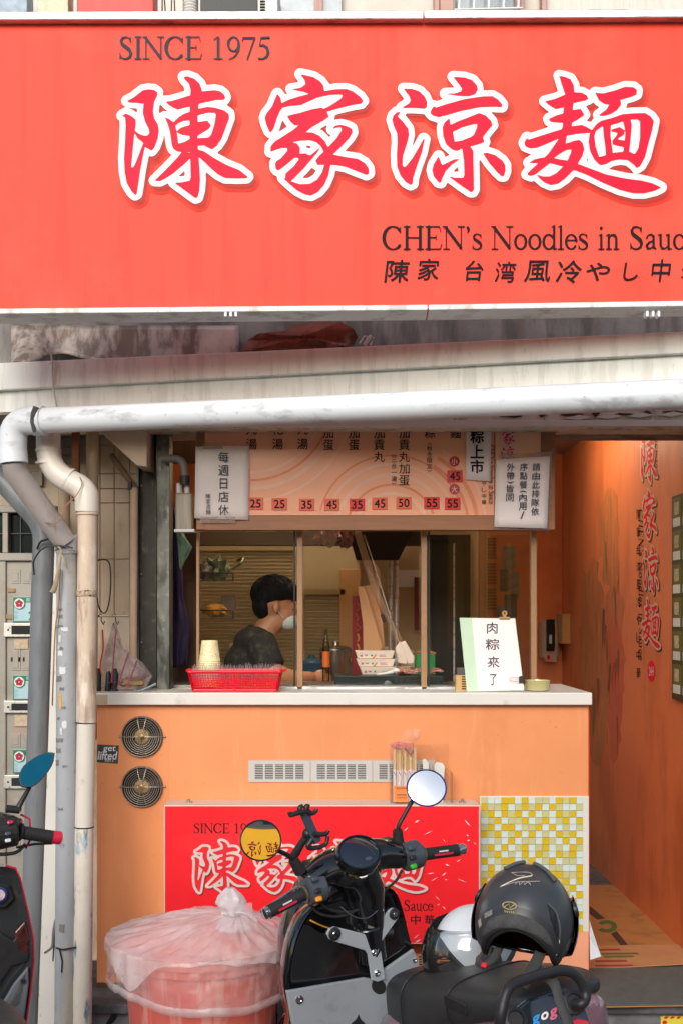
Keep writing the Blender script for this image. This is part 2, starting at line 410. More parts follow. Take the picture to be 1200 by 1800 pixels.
def serif(s, step=.022):
    x = 0.; V = []; Fc = []
    for ch in s:
        if ch == ' ': x += .4; continue
        if ch not in _sc:
            st, adv = SER[ch]; xs = np.arange(-.12, adv + .15, step); ys = np.arange(-.12, 1.12, step); X, Y = np.meshgrid(xs, ys)
            _sc[ch] = march(stroke_sdf(st, X, Y), xs, ys)
        v, f = _sc[ch]; k = len(V); V += [(a + x, b) for a, b in v]; Fc += [tuple(i + k for i in q) for q in f]; x += SER[ch][1]
    return V, Fc
def serif_text(mb, s, x0, y0, x1, y1, fn): return put(mb, fit(serif(s), x0, y0, x1, y1), fn)
# the four brushed characters of the shop sign, traced stroke by stroke (photo pixels)
def tr(ox, oy, k, L): return [[(ox + x / k, oy + y / k) for x, y in p] for p in L]
LOGO = [
 tr(200, 115, 4.8, [
  [(72,420),(100,402),(135,415),(183,450),(185,490),(170,590),(158,720),(146,850),(156,862),(175,840),(215,740),(247,655),(262,680),(245,760),(222,880),(205,1000),(192,1080),(180,1088),(150,1060),(110,990),(92,900),(86,780),(95,640),(100,500),(95,435)],
  [(112,296),(170,265),(245,205),(290,198),(340,202),(368,222),(365,250),(340,300),(330,380),(340,440),(370,490),(380,540),(370,610),(345,680),(318,715),(295,700),(262,680),(240,640),(200,610),(175,565),(180,548),(215,575),(260,590),(285,588),(300,565),(295,530),(265,470),(245,400),(250,330),(258,318),(200,310),(125,305)],
  [(590,92),(625,88),(680,108),(725,150),(742,200),(740,230),(715,330),(708,420),(705,560),(705,640),(715,760),(722,850),(728,960),(722,1050),(705,1110),(690,1115),(660,1095),(600,1050),(510,985),(560,985),(640,970),(650,940),(645,770),(640,600),(640,400),(648,200),(635,150),(600,115)],
  [(437,300),(480,298),(560,275),(640,250),(740,215),(850,205),(900,215),(930,240),(940,265),(930,282),(860,285),(720,315),(640,340),(535,365),(500,350),(460,325)],
  [(505,475),(545,435),(590,405),(640,388),(715,362),(790,346),(850,352),(930,375),(970,405),(973,440),(940,530),(910,610),(870,670),(830,702),(800,690),(760,668),(700,672),(700,612),(800,605),(822,580),(850,490),(862,410),(850,393),(790,392),(700,415),(640,458),(590,460),(545,480),(520,505)],
  [(430,432),(470,450),(505,475),(520,505),(535,580),(545,658),(600,640),(650,612),(650,725),(570,725),(530,718),(503,700),(490,670),(475,560),(455,490)],
  [(530,555),(560,525),(600,510),(650,498),(650,590),(600,582),(560,575)],
  [(700,475),(790,462),(820,500),(800,530),(740,565),(700,592)],
  [(575,725),(650,735),(648,775),(590,830),(500,905),(430,950),(390,970),(345,968),(400,915),(470,845),(540,770)],
  [(705,706),(760,720),(850,780),(950,835),(1060,880),(1130,935),(1120,945),(1050,948),(940,945),(880,915),(820,865),(770,815),(712,762)]]),
 tr(445, 115, 4.8, [
  [(398,70),(440,78),(510,95),(565,130),(592,165),(600,212),(480,237),(420,215),(322,197),(400,185),(442,155),(435,120)],
  [(205,235),(232,270),(240,315),(300,285),(380,260),(480,235),(600,212),(700,197),(785,195),(840,215),(900,260),(925,295),(908,315),(820,330),(720,355),(620,384),(592,365),(660,330),(735,280),(757,248),(735,238),(640,242),(540,265),(450,305),(400,328),(310,335),(250,348),(225,380),(200,440),(175,520),(148,562),(135,550),(110,490),(98,440),(110,405),(160,340),(190,265)],
  [(285,422),(400,395),(500,365),(580,352),(620,384),(638,425),(590,460),(500,510),(435,562),(390,575),(330,547),(390,495),(350,500),(315,470)],
  [(145,725),(148,680),(180,640),(260,590),(330,545),(395,495),(435,560),(500,562),(560,590),(605,635),(632,690),(650,740),(650,840),(635,920),(600,1000),(550,1060),(490,1092),(440,1085),(370,1050),(300,990),(252,945),(270,950),(320,975),(400,1000),(480,995),(540,960),(580,900),(600,835),(600,760),(590,715),(570,675),(530,640),(480,625),(400,628),(320,642),(290,690),(240,690),(190,705)],
  [(310,640),(370,655),(395,690),(392,740),(340,780),(280,830),(230,870),(205,882),(190,865),(185,825),(200,800),(230,785),(290,715),(285,680)],
  [(385,742),(440,738),(475,755),(490,750),(570,682),(540,730),(480,800),(430,860),(370,920),(315,975),(290,965),(270,945),(272,910),(300,885),(340,850),(385,790),(380,775),(350,770),(360,752)],
  [(665,535),(690,505),(740,497),(790,510),(830,530),(835,560),(810,605),(740,680),(670,747),(640,770),(590,740),(632,685),(700,615),(745,545),(740,515),(700,518)],
  [(600,720),(670,748),(780,770),(880,785),(940,820),(972,865),(975,905),(955,918),(880,890),(780,850),(700,835),(540,832),(525,800),(560,755)]]),
 tr(670, 115, 4.8, [
  [(187,192),(260,195),(320,215),(365,260),(385,305),(382,345),(365,358),(280,352),(175,352),(235,315),(245,290),(235,255)],
  [(160,388),(130,392),(100,420),(90,455),(105,510),(132,570),(135,650),(128,750),(132,850),(160,925),(205,980),(245,1003),(262,995),(268,940),(300,840),(340,730),(363,620),(355,615),(320,680),(260,780),(210,845),(190,855),(178,840),(180,760),(215,650),(232,580),(225,530),(180,470),(135,425)],
  [(605,92),(700,98),(765,120),(805,165),(812,200),(790,235),(740,252),(680,252),(540,235),(620,232),(670,215),(680,192),(655,155)],
  [(420,370),(440,340),(460,352),(540,325),(700,280),(850,258),(935,255),(985,285),(1018,325),(1015,345),(940,342),(830,345),(680,375),(560,410),(480,430),(430,415),(412,395)],
  [(575,440),(580,505),(602,555),(617,642),(640,712),(630,715),(590,700),(545,660),(520,590),(515,520),(530,480)],
  [(578,500),(640,470),(730,435),(825,398),(880,420),(925,465),(935,500),(900,540),(855,600),(868,642),(745,607),(780,580),(805,520),(808,488),(770,490),(680,515),(598,557)],
  [(610,642),(680,630),(745,603),(868,640),(830,655),(760,675),(690,690),(630,715),(590,700)],
  [(680,695),(750,682),(775,720),(775,800),(778,920),(780,1040),(768,1062),(750,1062),(680,1015),(565,930),(620,945),(690,945),(698,920),(695,800)],
  [(482,762),(495,800),(512,838),(560,815),(610,790),(660,785),(600,825),(545,880),(515,940),(500,985),(480,980),(440,930),(428,880),(440,830)],
  [(858,740),(890,732),(960,755),(1020,800),(1045,840),(1045,890),(1030,930),(1010,928),(970,890),(910,820)]]),
 tr(910, 115, 4.138, [
  [(300,72),(340,80),(380,95),(405,140),(410,200),(400,300),(395,400),(390,440),(355,500),(345,570),(290,640),(220,715),(130,785),(95,800),(65,790),(80,770),(150,705),(220,640),(300,525),(325,440),(330,330),(345,210),(320,140)],
  [(195,258),(270,240),(340,210),(410,192),(465,195),(500,215),(512,240),(490,248),(405,268),(330,300),(275,312),(235,290)],
  [(225,385),(280,360),(330,345),(400,322),(455,312),(470,335),(482,355),(440,385),(395,410),(320,412),(260,408),(230,400)],
  [(65,522),(75,538),(160,510),(320,460),(390,440),(465,430),(510,450),(540,470),(520,485),(440,490),(355,505),(300,525),(220,560),(140,592),(90,598),(55,585),(45,560)],
  [(350,565),(400,548),(445,538),(470,560),(482,605),(470,650),(432,714),(400,760),(340,820),(290,855),(240,865),(190,845),(155,815),(135,790),(180,805),(230,805),(280,780),(330,730),(360,690),(385,630),(390,605),(350,610),(300,640),(260,670),(270,640),(330,590)],
  [(80,705),(120,680),(175,668),(240,668),(300,680),(362,690),(432,712),(520,745),(640,790),(780,820),(900,835),(980,855),(1040,885),(1000,905),(920,925),(840,925),(740,900),(620,850),(500,790),(405,755),(330,730),(230,705),(160,705)],
  [(562,195),(620,200),(700,180),(780,152),(840,155),(865,175),(862,205),(830,220),(745,245),(750,280),(720,320),(670,350),(620,362),(588,358),(640,320),(665,280),(630,275),(590,250)],
  [(535,470),(575,420),(610,398),(680,380),(760,352),(840,345),(925,343),(965,368),(988,400),(985,420),(900,430),(888,400),(865,386),(815,388),(770,400),(675,430),(620,432),(565,472)],
  [(888,400),(988,400),(975,470),(950,560),(925,660),(890,725),(865,742),(840,715),(795,680),(805,630),(850,642),(875,600),(888,520)],
  [(537,465),(570,462),(555,510),(565,590),(590,662),(610,720),(590,715),(555,680),(525,620),(513,550),(520,500)],
  [(588,664),(650,648),(700,632),(765,625),(812,625),(850,645),(800,684),(740,678),(680,690),(640,712),(605,720),(575,700)],
  [(618,428),(675,425),(672,500),(680,560),(690,640),(640,655),(635,590),(625,520)],
  [(765,398),(818,385),(828,430),(820,520),(808,635),(765,630),(775,560),(782,480)],
  [(675,465),(740,445),(775,470),(770,500),(735,520),(725,535),(778,545),(772,590),(690,570),(685,545),(715,510),(725,485),(680,475)]]),
]
LG = [dict(fill=shape(p, 0, 1.7), out=shape(p, 10.3, 2.2), sh=[shape(p, o, 3.) for o in (16, 14, 12, 10, 8)]) for p in LOGO]
LOGO_C = [(323, 239), (558, 239), (788, 240), (1046, 239)]        # centres in the photo
# ================================================================== the setting
m_asph = mk('asphalt', (.11, .11, .108), .9, var=.25, vs=30, bump=.4, bs=150)
m_conc = mk('grey_concrete', (.24, .23, .22), .9, var=.3, vs=5, bump=.25, bs=40, dirt=[((.09, .085, .08), .7, 3, (3, 3, .5), .53), ((.17, .12, .09), .5, 6, (2, 2, .4), .6)])
m_step = mk('dark_step_stone', (.13, .13, .14), .75, var=.2, vs=12, bump=.1, dirt=[((.05, .05, .05), .7, 5, (1, 1, 1), .5)])
m_white = mk('weathered_white_paint', '#dfe4e4', .45, var=.05, vs=4, bump=.04, dirt=[('#8d8878', .55, 4, (2.2, 2.2, .5), .56), ('#9a6a45', .5, 16, (3, 3, .7), .66)])
m_beam = mk('white_beam_paint', '#eef3ee', .5, var=.05, vs=3, bump=.05, dirt=[('#b5b3a9', .3, 5, (5, 5, .6), .55), ('#9a7a5c', .4, 14, (4, 4, .9), .68)])
m_pvcw = mk('white_pvc', '#d8dee4', .32, var=.05, vs=5, dirt=[('#7c7d7c', .45, 6, (1, 3, 3), .6), ('#4a4744', .8, 40, (1, 1, 1), .70)])
m_pvcg = mk('grey_pvc', '#a3a6ab', .38, var=.06, vs=4, dirt=[('#c9bda0', .5, 3, (3, 3, .5), .57), ('#57534e', .6, 24, (2, 2, 1), .66)])
m_pvcg2 = mk('warm_grey_pvc', '#978f8c', .4, var=.08, vs=4, dirt=[('#7a5537', .6, 5, (4, 4, .8), .6)])
m_pvcd = mk('dark_grey_pvc', '#74787c', .42, var=.07, vs=4, dirt=[('#4d5053', .5, 4, (3, 3, .5), .55)])
m_pvcc = mk('cream_old_pipe', '#cdb9a4', .6, var=.1, vs=6, bump=.15, bs=30, dirt=[('#e4dccf', .8, 9, (2, 2, .6), .54), ('#8c6a52', .6, 9, (3, 3, .5), .58), ('#3f3a36', .8, 18, (2, 2, 1), .68)])
m_pvcb = mk('cream_pipe_blue_flakes', '#ddd5c6', .6, var=.08, vs=6, bump=.2, bs=40, dirt=[('#5b9ab8', .9, 11, (2, 2, .7), .60), ('#4c463e', .7, 12, (2, 2, .6), .61)])
m_pvcw2 = mk('offwhite_pvc', '#d6d0c4', .4, var=.06, vs=5, dirt=[('#9d8570', .5, 7, (1, 1, 1), .6)])
m_alu = mk('aluminium', '#c9ccce', .38, .6, var=.06, dirt=[('#6f6c62', .6, 12, (1, 4, 4), .58)])
m_cream = mk('cream_plaster', '#d9c7b0', .8, var=.1, vs=4, bump=.12, dirt=[('#8c7860', .6, 5, (2, 2, .5), .56)])
m_tile = mk('cream_tile', '#cdb79c', .35, var=.12, vs=3, dirt=[('#8f7358', .5, 6, (2, 2, .5), .58)])
m_dark = mk('dark_gap', (.02, .02, .02), .9, var=.3)
m_wire = mk('black_wire', (.02, .02, .02), .5)
m_cord = mk('tan_cord', '#9c7350', .8, var=.2)
m_orange = mk('orange_paint', '#e5935f', .42, var=.05, vs=2.5, bump=.02, bs=9, dirt=[('#cf7d49', .4, 3, (1, 1, .5), .58), ('#a8602f', .55, 45, (1, 1, 1), .70), ('#eda87c', .4, 6, (3, 1, .4), .6)])
m_owall = mk('orange_wall_paint', '#e28048', .48, var=.08, vs=2., bump=.03, dirt=[('#c05c26', .5, 2.2, (1, 1.5, .6), .55), ('#8a4a24', .4, 9, (1, 2, .4), .66)])
m_red = mk('sign_red_film', '#f74a39', .5, var=.03, vs=160, st=(1, .02, .002), bump=.03, bs=330, bst=(1, 1, .004), spec=.18, dirt=[('#e23a2c', .35, 4, (5, 1, .22), .56), ('#fb6450', .35, 1.3, (1, 1, 1), .54)])
m_blk = mk('black_print', '#1c1d21', .6, var=.1, spec=.1)
m_logo = mk('logo_crimson', '#e80c34', .5, var=.04, spec=.15)
m_logow = mk('logo_white', '#d6dada', .4, var=.03)
SH_M = [mk('logo_shadow_%d' % i, c, .5, var=.02, spec=.15) for i, c in enumerate(('#f0402f', '#e43e30', '#d63c30', '#c63930', '#b53530'))]

struct(MB().box(-120, 120, -120, 120, -.3, 0).build('road', m_asph))
FL = .19
pv = MB().box(-6, 8, 4.36, 9, 0.004, FL).build('pavement', m_step); struct(pv)
for k in range(6):                                   # nosing slabs along the step edge
    MB().box(-2.1 + k * .95, -2.1 + k * .95 + .944, 4.30, 4.50, FL - .032, FL + .004).build('edge_slab', m_step, pv, bevel=.004)
    MB().box(-2.1 + k * .95, -2.1 + k * .95 + .944, 4.335, 4.359, .01, FL - .034).build('riser_slab', mk('riser_stone', (.2, .2, .215), .7, var=.25, vs=9, dirt=[((.08, .08, .085), .6, 4, (1, 1, 1), .55)]), pv, bevel=.004)
t = thing('ceiling_slab', 'beige ceiling over the shop and its side passage', 'ceiling', (0, 6, 2.75)); 
t2 = MB().box(-3.2, 3.2, 4.965, 7.8, 2.75, 2.95).build('slab', mk('ceiling_paint', '#a88f78', .8), t)
# fascia of raw concrete between the shop front and the big sign
fa = MB().box(-3.2, 3.2, 4.72, 4.96, 2.43, 4.0).build('concrete_fascia', m_conc); tag(fa, 'stained bare concrete band above the white beam, under the big red sign', 'concrete band')
up = MB().box(-6, 6, 5.0, 5.2, 3.9, 9).build('upper_wall', mk('upper_wall_paint', '#cfcac2', .8, var=.1)); tag(up, 'pale upper storey wall rising behind the top edge of the sign', 'wall')
# cream lintel strip over the opening
li = thing('lintel', 'cream painted lintel with cracked peeling lower edge over the shop opening', 'lintel', P(760, 748, 4.42))
b = MB(); a0 = P(-200, 748, 4.44); b.box(-1.9, 2.2, 4.44, 4.66, a0.z, 2.56).build('beam', mk('peeling_cream', '#d8cdb9', .7, var=.08, bump=.2, bs=25, dirt=[('#8f8573', .6, 7, (2, 2, 1), .55), ('#4f4438', .7, 20, (1, 1, 1), .66)]), li, bevel=.004)
b = MB(); a0 = P(0, 748, 4.425); b.box(-.72, 2.2, 4.425, 4.4395, a0.z - .002, a0.z + .022).build('edge_strip', mk('strip_white', '#d9d2c6', .6, var=.06), li, bevel=.002)
random.seed(3)
for k in range(7):                                   # dark cracks and flaking rust lumps along the strip
    x = 905 + k * 46 + random.uniform(-10, 10); y = 731 - k * 1.2 + random.uniform(-2, 2)
    pts = []
    for q in range(9):
        an = 2 * math.pi * q / 9; pts.append(P(x + math.cos(an) * (random.uniform(5, 8) if k % 2 else random.uniform(14, 24)), y + math.sin(an) * random.uniform(1.2, 3.2 if k % 2 == 0 else 7), 4.432))
    MB().prism(pts, (0, .012, 0)).build('flaking_crack', mk('rust_dark', '#4a3a2e', .9, var=.3, vs=40), li)
for k in range(4):
    pts = [P(990 + k * 55, 735 - k * 2, 4.428), P(1018 + k * 55, 729 - k * 2, 4.428), P(1040 + k * 55, 733 - k * 2, 4.428), P(1015 + k * 55, 738 - k * 2, 4.428)]
    MB().prism(pts, (0, .008, 0)).build('paint_flake', MATS['strip_white'], li)
# ------------------------------------------------------------------ big sign
SP0, SP1 = P(0, 550, 3.62), P(1200, 537, 3.53)
sn = (SP1 - SP0); sn.z = 0; sn.normalize(); SN = Vector((sn.y, -sn.x, 0))       # towards the camera
def SG(px, py, off=0.): return PL(px, py, SP0, SN, off)
sg = thing('shop_sign', 'huge red light box sign with white outlined brush characters over the shop', 'sign', SG(600, 545))
X0, X1 = -140, 1420
MB().prism([SG(X0, 551), SG(X1, 535), SG(X1, 24), SG(X0, 30)], -SN * .12).build('panel', m_red, sg)
def rail(name, a, b2, y0a, y0b, h, out, dep, mat):
    p = [SG(a, y0a, out), SG(b2, y0b, out)]
    q = [p[0], p[1], p[1] + Vector((0, 0, h)), p[0] + Vector((0, 0, h))]
    return MB().prism(q, -SN * dep).build(name, mat, sg, bevel=.003)
rail('top_rail', X0, 744, 34, 32, .026, .03, .17, m_alu); rail('top_rail', 746, X1, 31.5, 28, .026, .033, .17, m_alu)
rail('bottom_rail', X0, 751, 552.5, 544.5, .017, .012, .125, m_white); rail('bottom_rail', 753, X1, 544.5, 534.5, .017, .0125, .125, m_white)
for x in (398, 407, 416, 1133, 1143, 1153):
    c = SG(x, 548, -.02); MB().box(c.x - .004, c.x + .004, c.y - .03, c.y, c.z - .022, c.z - .004).build('drain_clip', m_white, sg, bevel=.001)
sl4 = lambda x, y: SG(x, y, .004)
serif_letters('SINCE 1975', 208, 63, 475, 103, sl4, mk('slate_print', '#36424d', .6, var=.05, spec=.1), sg)
serif_letters("CHEN's Noodles in Sauce", 672, 397, 1225, 438, sl4, m_blk, sg)
for ch, x0, w, y0, h in (('陳', 677, 42, 456, 40), ('家', 734, 37, 454, 38), ('台', 817, 32, 457, 36), ('湾', 870, 36, 459, 37), ('風', 922, 46, 457, 38), ('冷', 978, 44, 457, 40), ('や', 1030, 42, 461, 32), ('し', 1096, 26, 461, 32), ('中', 1145, 33, 455, 40), ('華', 1198, 42, 454, 40)):
    letters(ch, lambda x, y: SG(x - (y - 475) * .12, y, .004), m_blk, sg, [(x0, y0, x0 + w, y0 + h)], .009)
for i in range(4):
    b = put(MB(), LG[i]['fill'], lambda x, y: SG(x, y, .010)); ch = b.build('character', m_logo, sg)
    put(MB(), LG[i]['out'], lambda x, y: SG(x, y, .008)).build('outline', m_logow, ch)
    for k in range(5):
        put(MB(), LG[i]['sh'][k], lambda x, y: SG(x + 5, y + 8, .002 + .0011 * k)).build('drop_shadow', SH_M[k], ch)
# ------------------------------------------------------------------ white beam under the sign
def BP(px, py, off=0.):
    p0, p1 = P(0, 680, 4.25), P(1200, 640, 3.75); d = p1 - p0; d.z = 0; d.normalize()
    return PL(px, py, p0, (d.y, -d.x, 0), off)
d = BP(1200, 640) - BP(0, 680); d.z = 0; d.normalize(); BN = Vector((d.y, -d.x, 0))
be = thing('roof_beam', 'long weathered white steel beam sagging across below the red sign', 'beam', BP(600, 690))
MB().prism([BP(-250, 736, 0), BP(1450, 658, 0), BP(1450, 606, 0), BP(-250, 698, 0)], -BN * .16).build('web', m_beam, be)
MB().prism([BP(-250, 699, .028), BP(1450, 607, .028), BP(1450, 571, .028), BP(-250, 649, .028)], -BN * .19).build('flange', m_beam, be, bevel=.004)
MB().prism([BP(-250, 741, .012), BP(1450, 662, .012), BP(1450, 659, .012), BP(-250, 737, .012)], -BN * .17).build('lower_lip', mk('lip_grime', '#8b7f70', .8, var=.3, vs=20), be)
tag(MB().tube([BP(88, 612, .05), BP(92, 640, .04), BP(93, 680, .034), BP(100, 718, .02)], .0035, 6).tube(rp([BP(86, 640, .035), BP(94, 634, .05), BP(98, 646, .035), BP(90, 650, .035)], .01), .003, 6).build('string_tie', mk('string', '#d6d0c2', .8), None, smooth=60), 'thin pale string tied round the left end of the white beam', 'string')
# crumpled flashing and rusty sheet on the concrete
def flash(u, v):
    px = 20 + u * 400; py = 572 + v * (66 - 4 * u)
    curl = .10 * math.exp(-((u - .05) / .1) ** 2) * v + .03 * math.sin(u * 21) * v * (1 - u) + .05 * v * v * (1 - u)
    py += 16 * math.exp(-((u - .22) / .1) ** 2) * -v
    return P(px, py, 4.66 - curl)
tag(MB().grid(flash, 40, 8).build('metal_flashing', mk('dull_galvanised', '#b3a99f', .5, .2, var=.3, vs=5, dirt=[('#5c4a40', .8, 4, (3, 3, 1), .5), ('#b9a79a', .6, 7, (4, 4, .6), .6)]), None, smooth=70, solid=.003), 'crumpled dull metal flashing curling away above the left of the white beam', 'flashing')
random.seed(5)
out = [(424, 618), (436, 598), (455, 586), (500, 582), (520, 572), (566, 564), (600, 566), (622, 578), (628, 592), (622, 606), (610, 610)]
mr = mk('rusty_sheet', '#96523f', .85, var=.35, vs=12, bump=.4, bs=40, dirt=[('#b09078', .8, 9, (1, 1, 1), .64), ('#5d2f26', .7, 15, (1, 1, 1), .55)])
b = MB(); c = P(530, 592, 4.52)
ring = [P(x, y, 4.60 + .05 * math.sin(i * 1.7)) for i, (x, y) in enumerate(out + [(530, 618)])]
n = len(ring); rings = [ring] + [[p.lerp(c, k) + Vector((0, noise.noise(p * 9) * .03, 0)) for p in ring] for k in (.3, .6, .9)]
b.loft(rings, cap=False); b.add(rings[-1], [tuple(range(n))])
tag(b.build('rusty_sheet', mr, None, smooth=60, solid=.004), 'torn rust brown metal sheet lying on top of the white beam', 'metal sheet')
b = MB().tube([P(632, 604, 4.3), P(640, 592, 4.3), P(656, 594, 4.3), P(650, 606, 4.3)], .012, 6, flat=.4).tube([P(640, 606, 4.29), P(652, 590, 4.29)], .008, 5)
tag(b.build('crumpled_wrapper', mk('wrapper', '#cfd0c8', .5, var=.3, vs=60)), 'small crumpled white wrapper beside the rusty sheet', 'litter')

# ------------------------------------------------------------------ drain pipes at the left
def dp(px): return 4.02 + (3.36 - 4.02) * (px - 60) / 1140
W_ = .045
t = thing('drain_pipe', 'long white plastic drain pipe crossing under the beam and bending down at left', 'pipe', P(600, 720, 3.7))
hp = [P(1500, 678, dp(1500)), P(1200, 692, dp(1200)), P(600, 718, dp(600)), P(75, 739, dp(75))]
MB().tube(hp, W_, 20).build('straight_run', m_pvcw, t, smooth=50)
el = rp([P(78, 739, 4.012), P(24, 741, 4.04), P(22, 806, 4.05)], .075, 8)
MB().tube(el, W_ + .004, 20).build('elbow', m_pvcw, t, smooth=50)
MB().tube([P(58, 740, 4.02), P(78, 739, 4.01)], W_ + .007, 20).build('collar', m_pvcw, t, smooth=50, bevel=.002)
MB().tube([P(22, 792, 4.05), P(24, 815, 4.05)], W_ + .006, 20).build('collar', m_pvcw, t, smooth=50, bevel=.002)
MB().tube(rp([P(23, 812, 4.05), P(27, 830, 4.06), P(104, 938, 4.12), P(117, 955, 4.13)], .03), .0415, 20).build('slanting_run', m_pvcg2, t, smooth=50)
MB().tube([P(64, 740 - 25, 3.968), P(61, 728, 3.966), P(58, 742, 3.966), P(60, 760, 3.968)], [.012, .016, .012, .006], 7, flat=.3).build('sealant_smear', mk('sealant_black', '#4a4b4b', .8, var=.4, vs=50), t, smooth=60)
t = thing('grey_drain_pipe', 'light grey vertical plastic pipe with torn sticker scraps', 'pipe', P(118, 1790, 4.16))
MB().tube([P(118, 950, 4.15), P(117, 1390, 4.15), P(114, 1860, 4.15)], .0385, 20).build('straight_run', m_pvcg, t, smooth=50)
MB().tube([P(118, 940, 4.14), P(118, 972, 4.15)], .0425, 20).build('collar', m_pvcg, t, smooth=50, bevel=.002)
random.seed(11)
def patch(px, py, w, h, d, mat, name, par, r):
    """a scrap of paper bent round the pipe's front"""
    b = MB(); cxp = 118 - (py - 950) * .0035; c = P(cxp, py, d); s = d / F
    pts = []
    n = 5
    def fn(u, v):
        x = (px - cxp + (u - .5) * w + random.uniform(-1, 1)) * s; z = (-(v - .5) * h + random.uniform(-1.2, 1.2)) * s
        x = max(-r * .95, min(r * .95, x)); return c + Vector((x, -math.sqrt(r * r - x * x) - .001, z))
    return b.grid(fn, n, 3).build(name, mat, par, smooth=60)
mp, mg, my = mk('paper_scrap', '#d5d8d8', .8), mk('grey_residue', '#7a7672', .85, var=.3, vs=80), mk('yellow_print', '#d8a93a', .7)
for px, py, w, h, mm in [(118, 1106, 12, 6, mp), (109, 1122, 4, 12, mp), (107, 1138, 4, 7, mp), (109, 1148, 9, 9, mp), (114, 1178, 11, 12, mp), (117, 1272, 8, 14, mp), (112, 1284, 4, 12, mp), (103, 1095, 4, 14, mp),
                         (108, 1072, 12, 5, mg), (111, 1084, 8, 6, mg), (108, 1101, 14, 4, mg), (110, 1140, 10, 6, mg), (107, 1192, 10, 10, mg), (113, 1210, 8, 5, mg), (115, 1243, 11, 5, mg), (106, 1262, 6, 4, mg), (108, 1300, 14, 7, mg), (106, 1318, 10, 8, mg), (118, 1345, 9, 4, mg), (104, 1340, 8, 10, mg), (110, 1420, 10, 5, mg), (113, 1628, 10, 14, mg)]:
    patch(px, py, w, h, 4.15, mm, 'sticker_scrap', t, .0388)
patch(110, 1233, 3.4, 26, 4.15, my, 'sticker_scrap', t, .039); patch(108, 1222, 7, 4, 4.15, my, 'sticker_scrap', t, .0392)
MB().tube([P(98, 1667, 4.11), P(110, 1670, 4.105), P(134, 1666, 4.11)], .003, 6).tube([P(104, 1668, 4.106), P(109, 1690, 4.106), P(108, 1710, 4.108)], .0025, 5).build('cracked_joint', m_dark, t)

t = thing('dark_drain_pipe', 'dark grey vertical pipe leaning behind the light grey one', 'pipe', P(55, 1790, 4.3))
MB().tube(rp([P(-60, 790, 4.3), P(10, 850, 4.3), P(78, 925, 4.3), P(76, 990, 4.3), P(67, 1300, 4.3), P(50, 1860, 4.3)], .06), .042, 20).build('pipe_run', m_pvcd, t, smooth=50)
tag(MB().prism([P(96, 960, 4.24), P(101, 960, 4.24), P(97, 1860, 4.24), P(64, 1860, 4.24), P(85, 1300, 4.24)], (0, .03, 0)).build('white_board', mk('white_board_paint', '#d6d3cb', .55, var=.05, dirt=[('#6a655b', .7, 15, (2, 2, .8), .66), ('#5b9ab8', .7, 7, (1, 1, .6), .70)])), 'narrow white board standing between the two grey pipes', 'board')
b = MB(); random.seed(2)
b.tube(spline([P(98, 1618, 4.2), P(94, 1640, 4.17), P(91, 1665, 4.15), P(78, 1676, 4.13)]), [.006, .012, .012, .004], 7)
b.tube(spline([P(97, 1625, 4.2), P(95, 1660, 4.16), P(93, 1690, 4.18)]), [.004, .012, .003], 7)
tag(b.build('rag_scrap', mk('grey_rag', '#6f6a62', .95, var=.3, vs=50), None, smooth=60), 'dried grey rag stuck beside the white board low on the pipes', 'rag')
t = thing('cream_drain_pipe', 'old cream pipe stained brown with blue flakes near its foot', 'pipe', P(150, 1790, 4.14))
w2 = rp([P(85, 720, 4.16), P(85, 826, 4.16), P(153, 862, 4.14), P(153, 900, 4.14)], .085, 8)
MB().tube(w2, .044, 20).build('offset_bend', m_pvcw2, t, smooth=50)
for y in (790, 812): MB().tube([P(85, y, 4.16), P(85, y + 4, 4.16)], .047, 20).build('coupling_ring', m_pvcw2, t, smooth=40)
a = P(100, 833, 4.155); MB().tube([P(118, 842, 4.15), P(122, 844.4, 4.15)], .047, 20).build('coupling_ring', m_pvcw2, t, smooth=40)
MB().tube([P(154, 884, 4.14), P(154, 906, 4.14)], .0405, 20).build('collar', m_pvcc, t, smooth=50, bevel=.002)
MB().tube([P(154, 900, 4.14), P(153, 1045, 4.14), P(151.5, 1270, 4.14)], .036, 20).build('straight_run', m_pvcc, t, smooth=50)
MB().tube([P(151.5, 1272, 4.14), P(148, 1454, 4.14)], .034, 20).build('straight_run', m_pvcw2, t, smooth=50)
MB().tube([P(148, 1455.5, 4.14), P(144, 1860, 4.14)], .034, 20).build('straight_run', m_pvcb, t, smooth=50)
MB().lathe([(.034, 0), (.0385, .004), (.0395, .014), (.037, .024), (.034, .03)], P(153, 1050, 4.14), (0, 0, 1), 20).build('crusty_joint', mk('mortar_crust', '#b9a58c', .95, var=.5, vs=90, bump=.8, bs=90, dirt=[('#3a3128', .9, 60, (1, 1, 1), .55)]), t, smooth=50)
for y in (1271, 1455): MB().lathe([(.0345, 0), (.0362, .002), (.0345, .004)], P(150 if y < 1400 else 148, y, 4.14), (0, 0, 1), 20).build('joint_line', m_dark, t, smooth=50)
tag(MB().tube(rp([P(60, 1010, 4.22), P(58, 985, 4.12), P(75, 962, 4.09), P(100, 958, 4.085), P(128, 963, 4.09)], .03), .003, 6).tube(rp([P(65, 965, 4.25), P(70, 952, 4.24), P(90, 946, 4.2), P(98, 940, 4.12)], .02), .004, 6).build('binding_wire', m_wire, None, smooth=60), 'black wire lashed round the tops of the grey pipes', 'wire')
b = MB(); random.seed(4)
def ribbon(pts, w): b.tube(spline([P(*p) for p in pts]), w, 6, flat=.28)
ribbon([(98, 968, 4.08), (104, 962, 4.07), (110, 972, 4.07)], .008)
ribbon([(107, 972, 4.075), (103, 1000, 4.07), (97, 1030, 4.07), (92, 1042, 4.07)], [.005, .008, .011, .013])
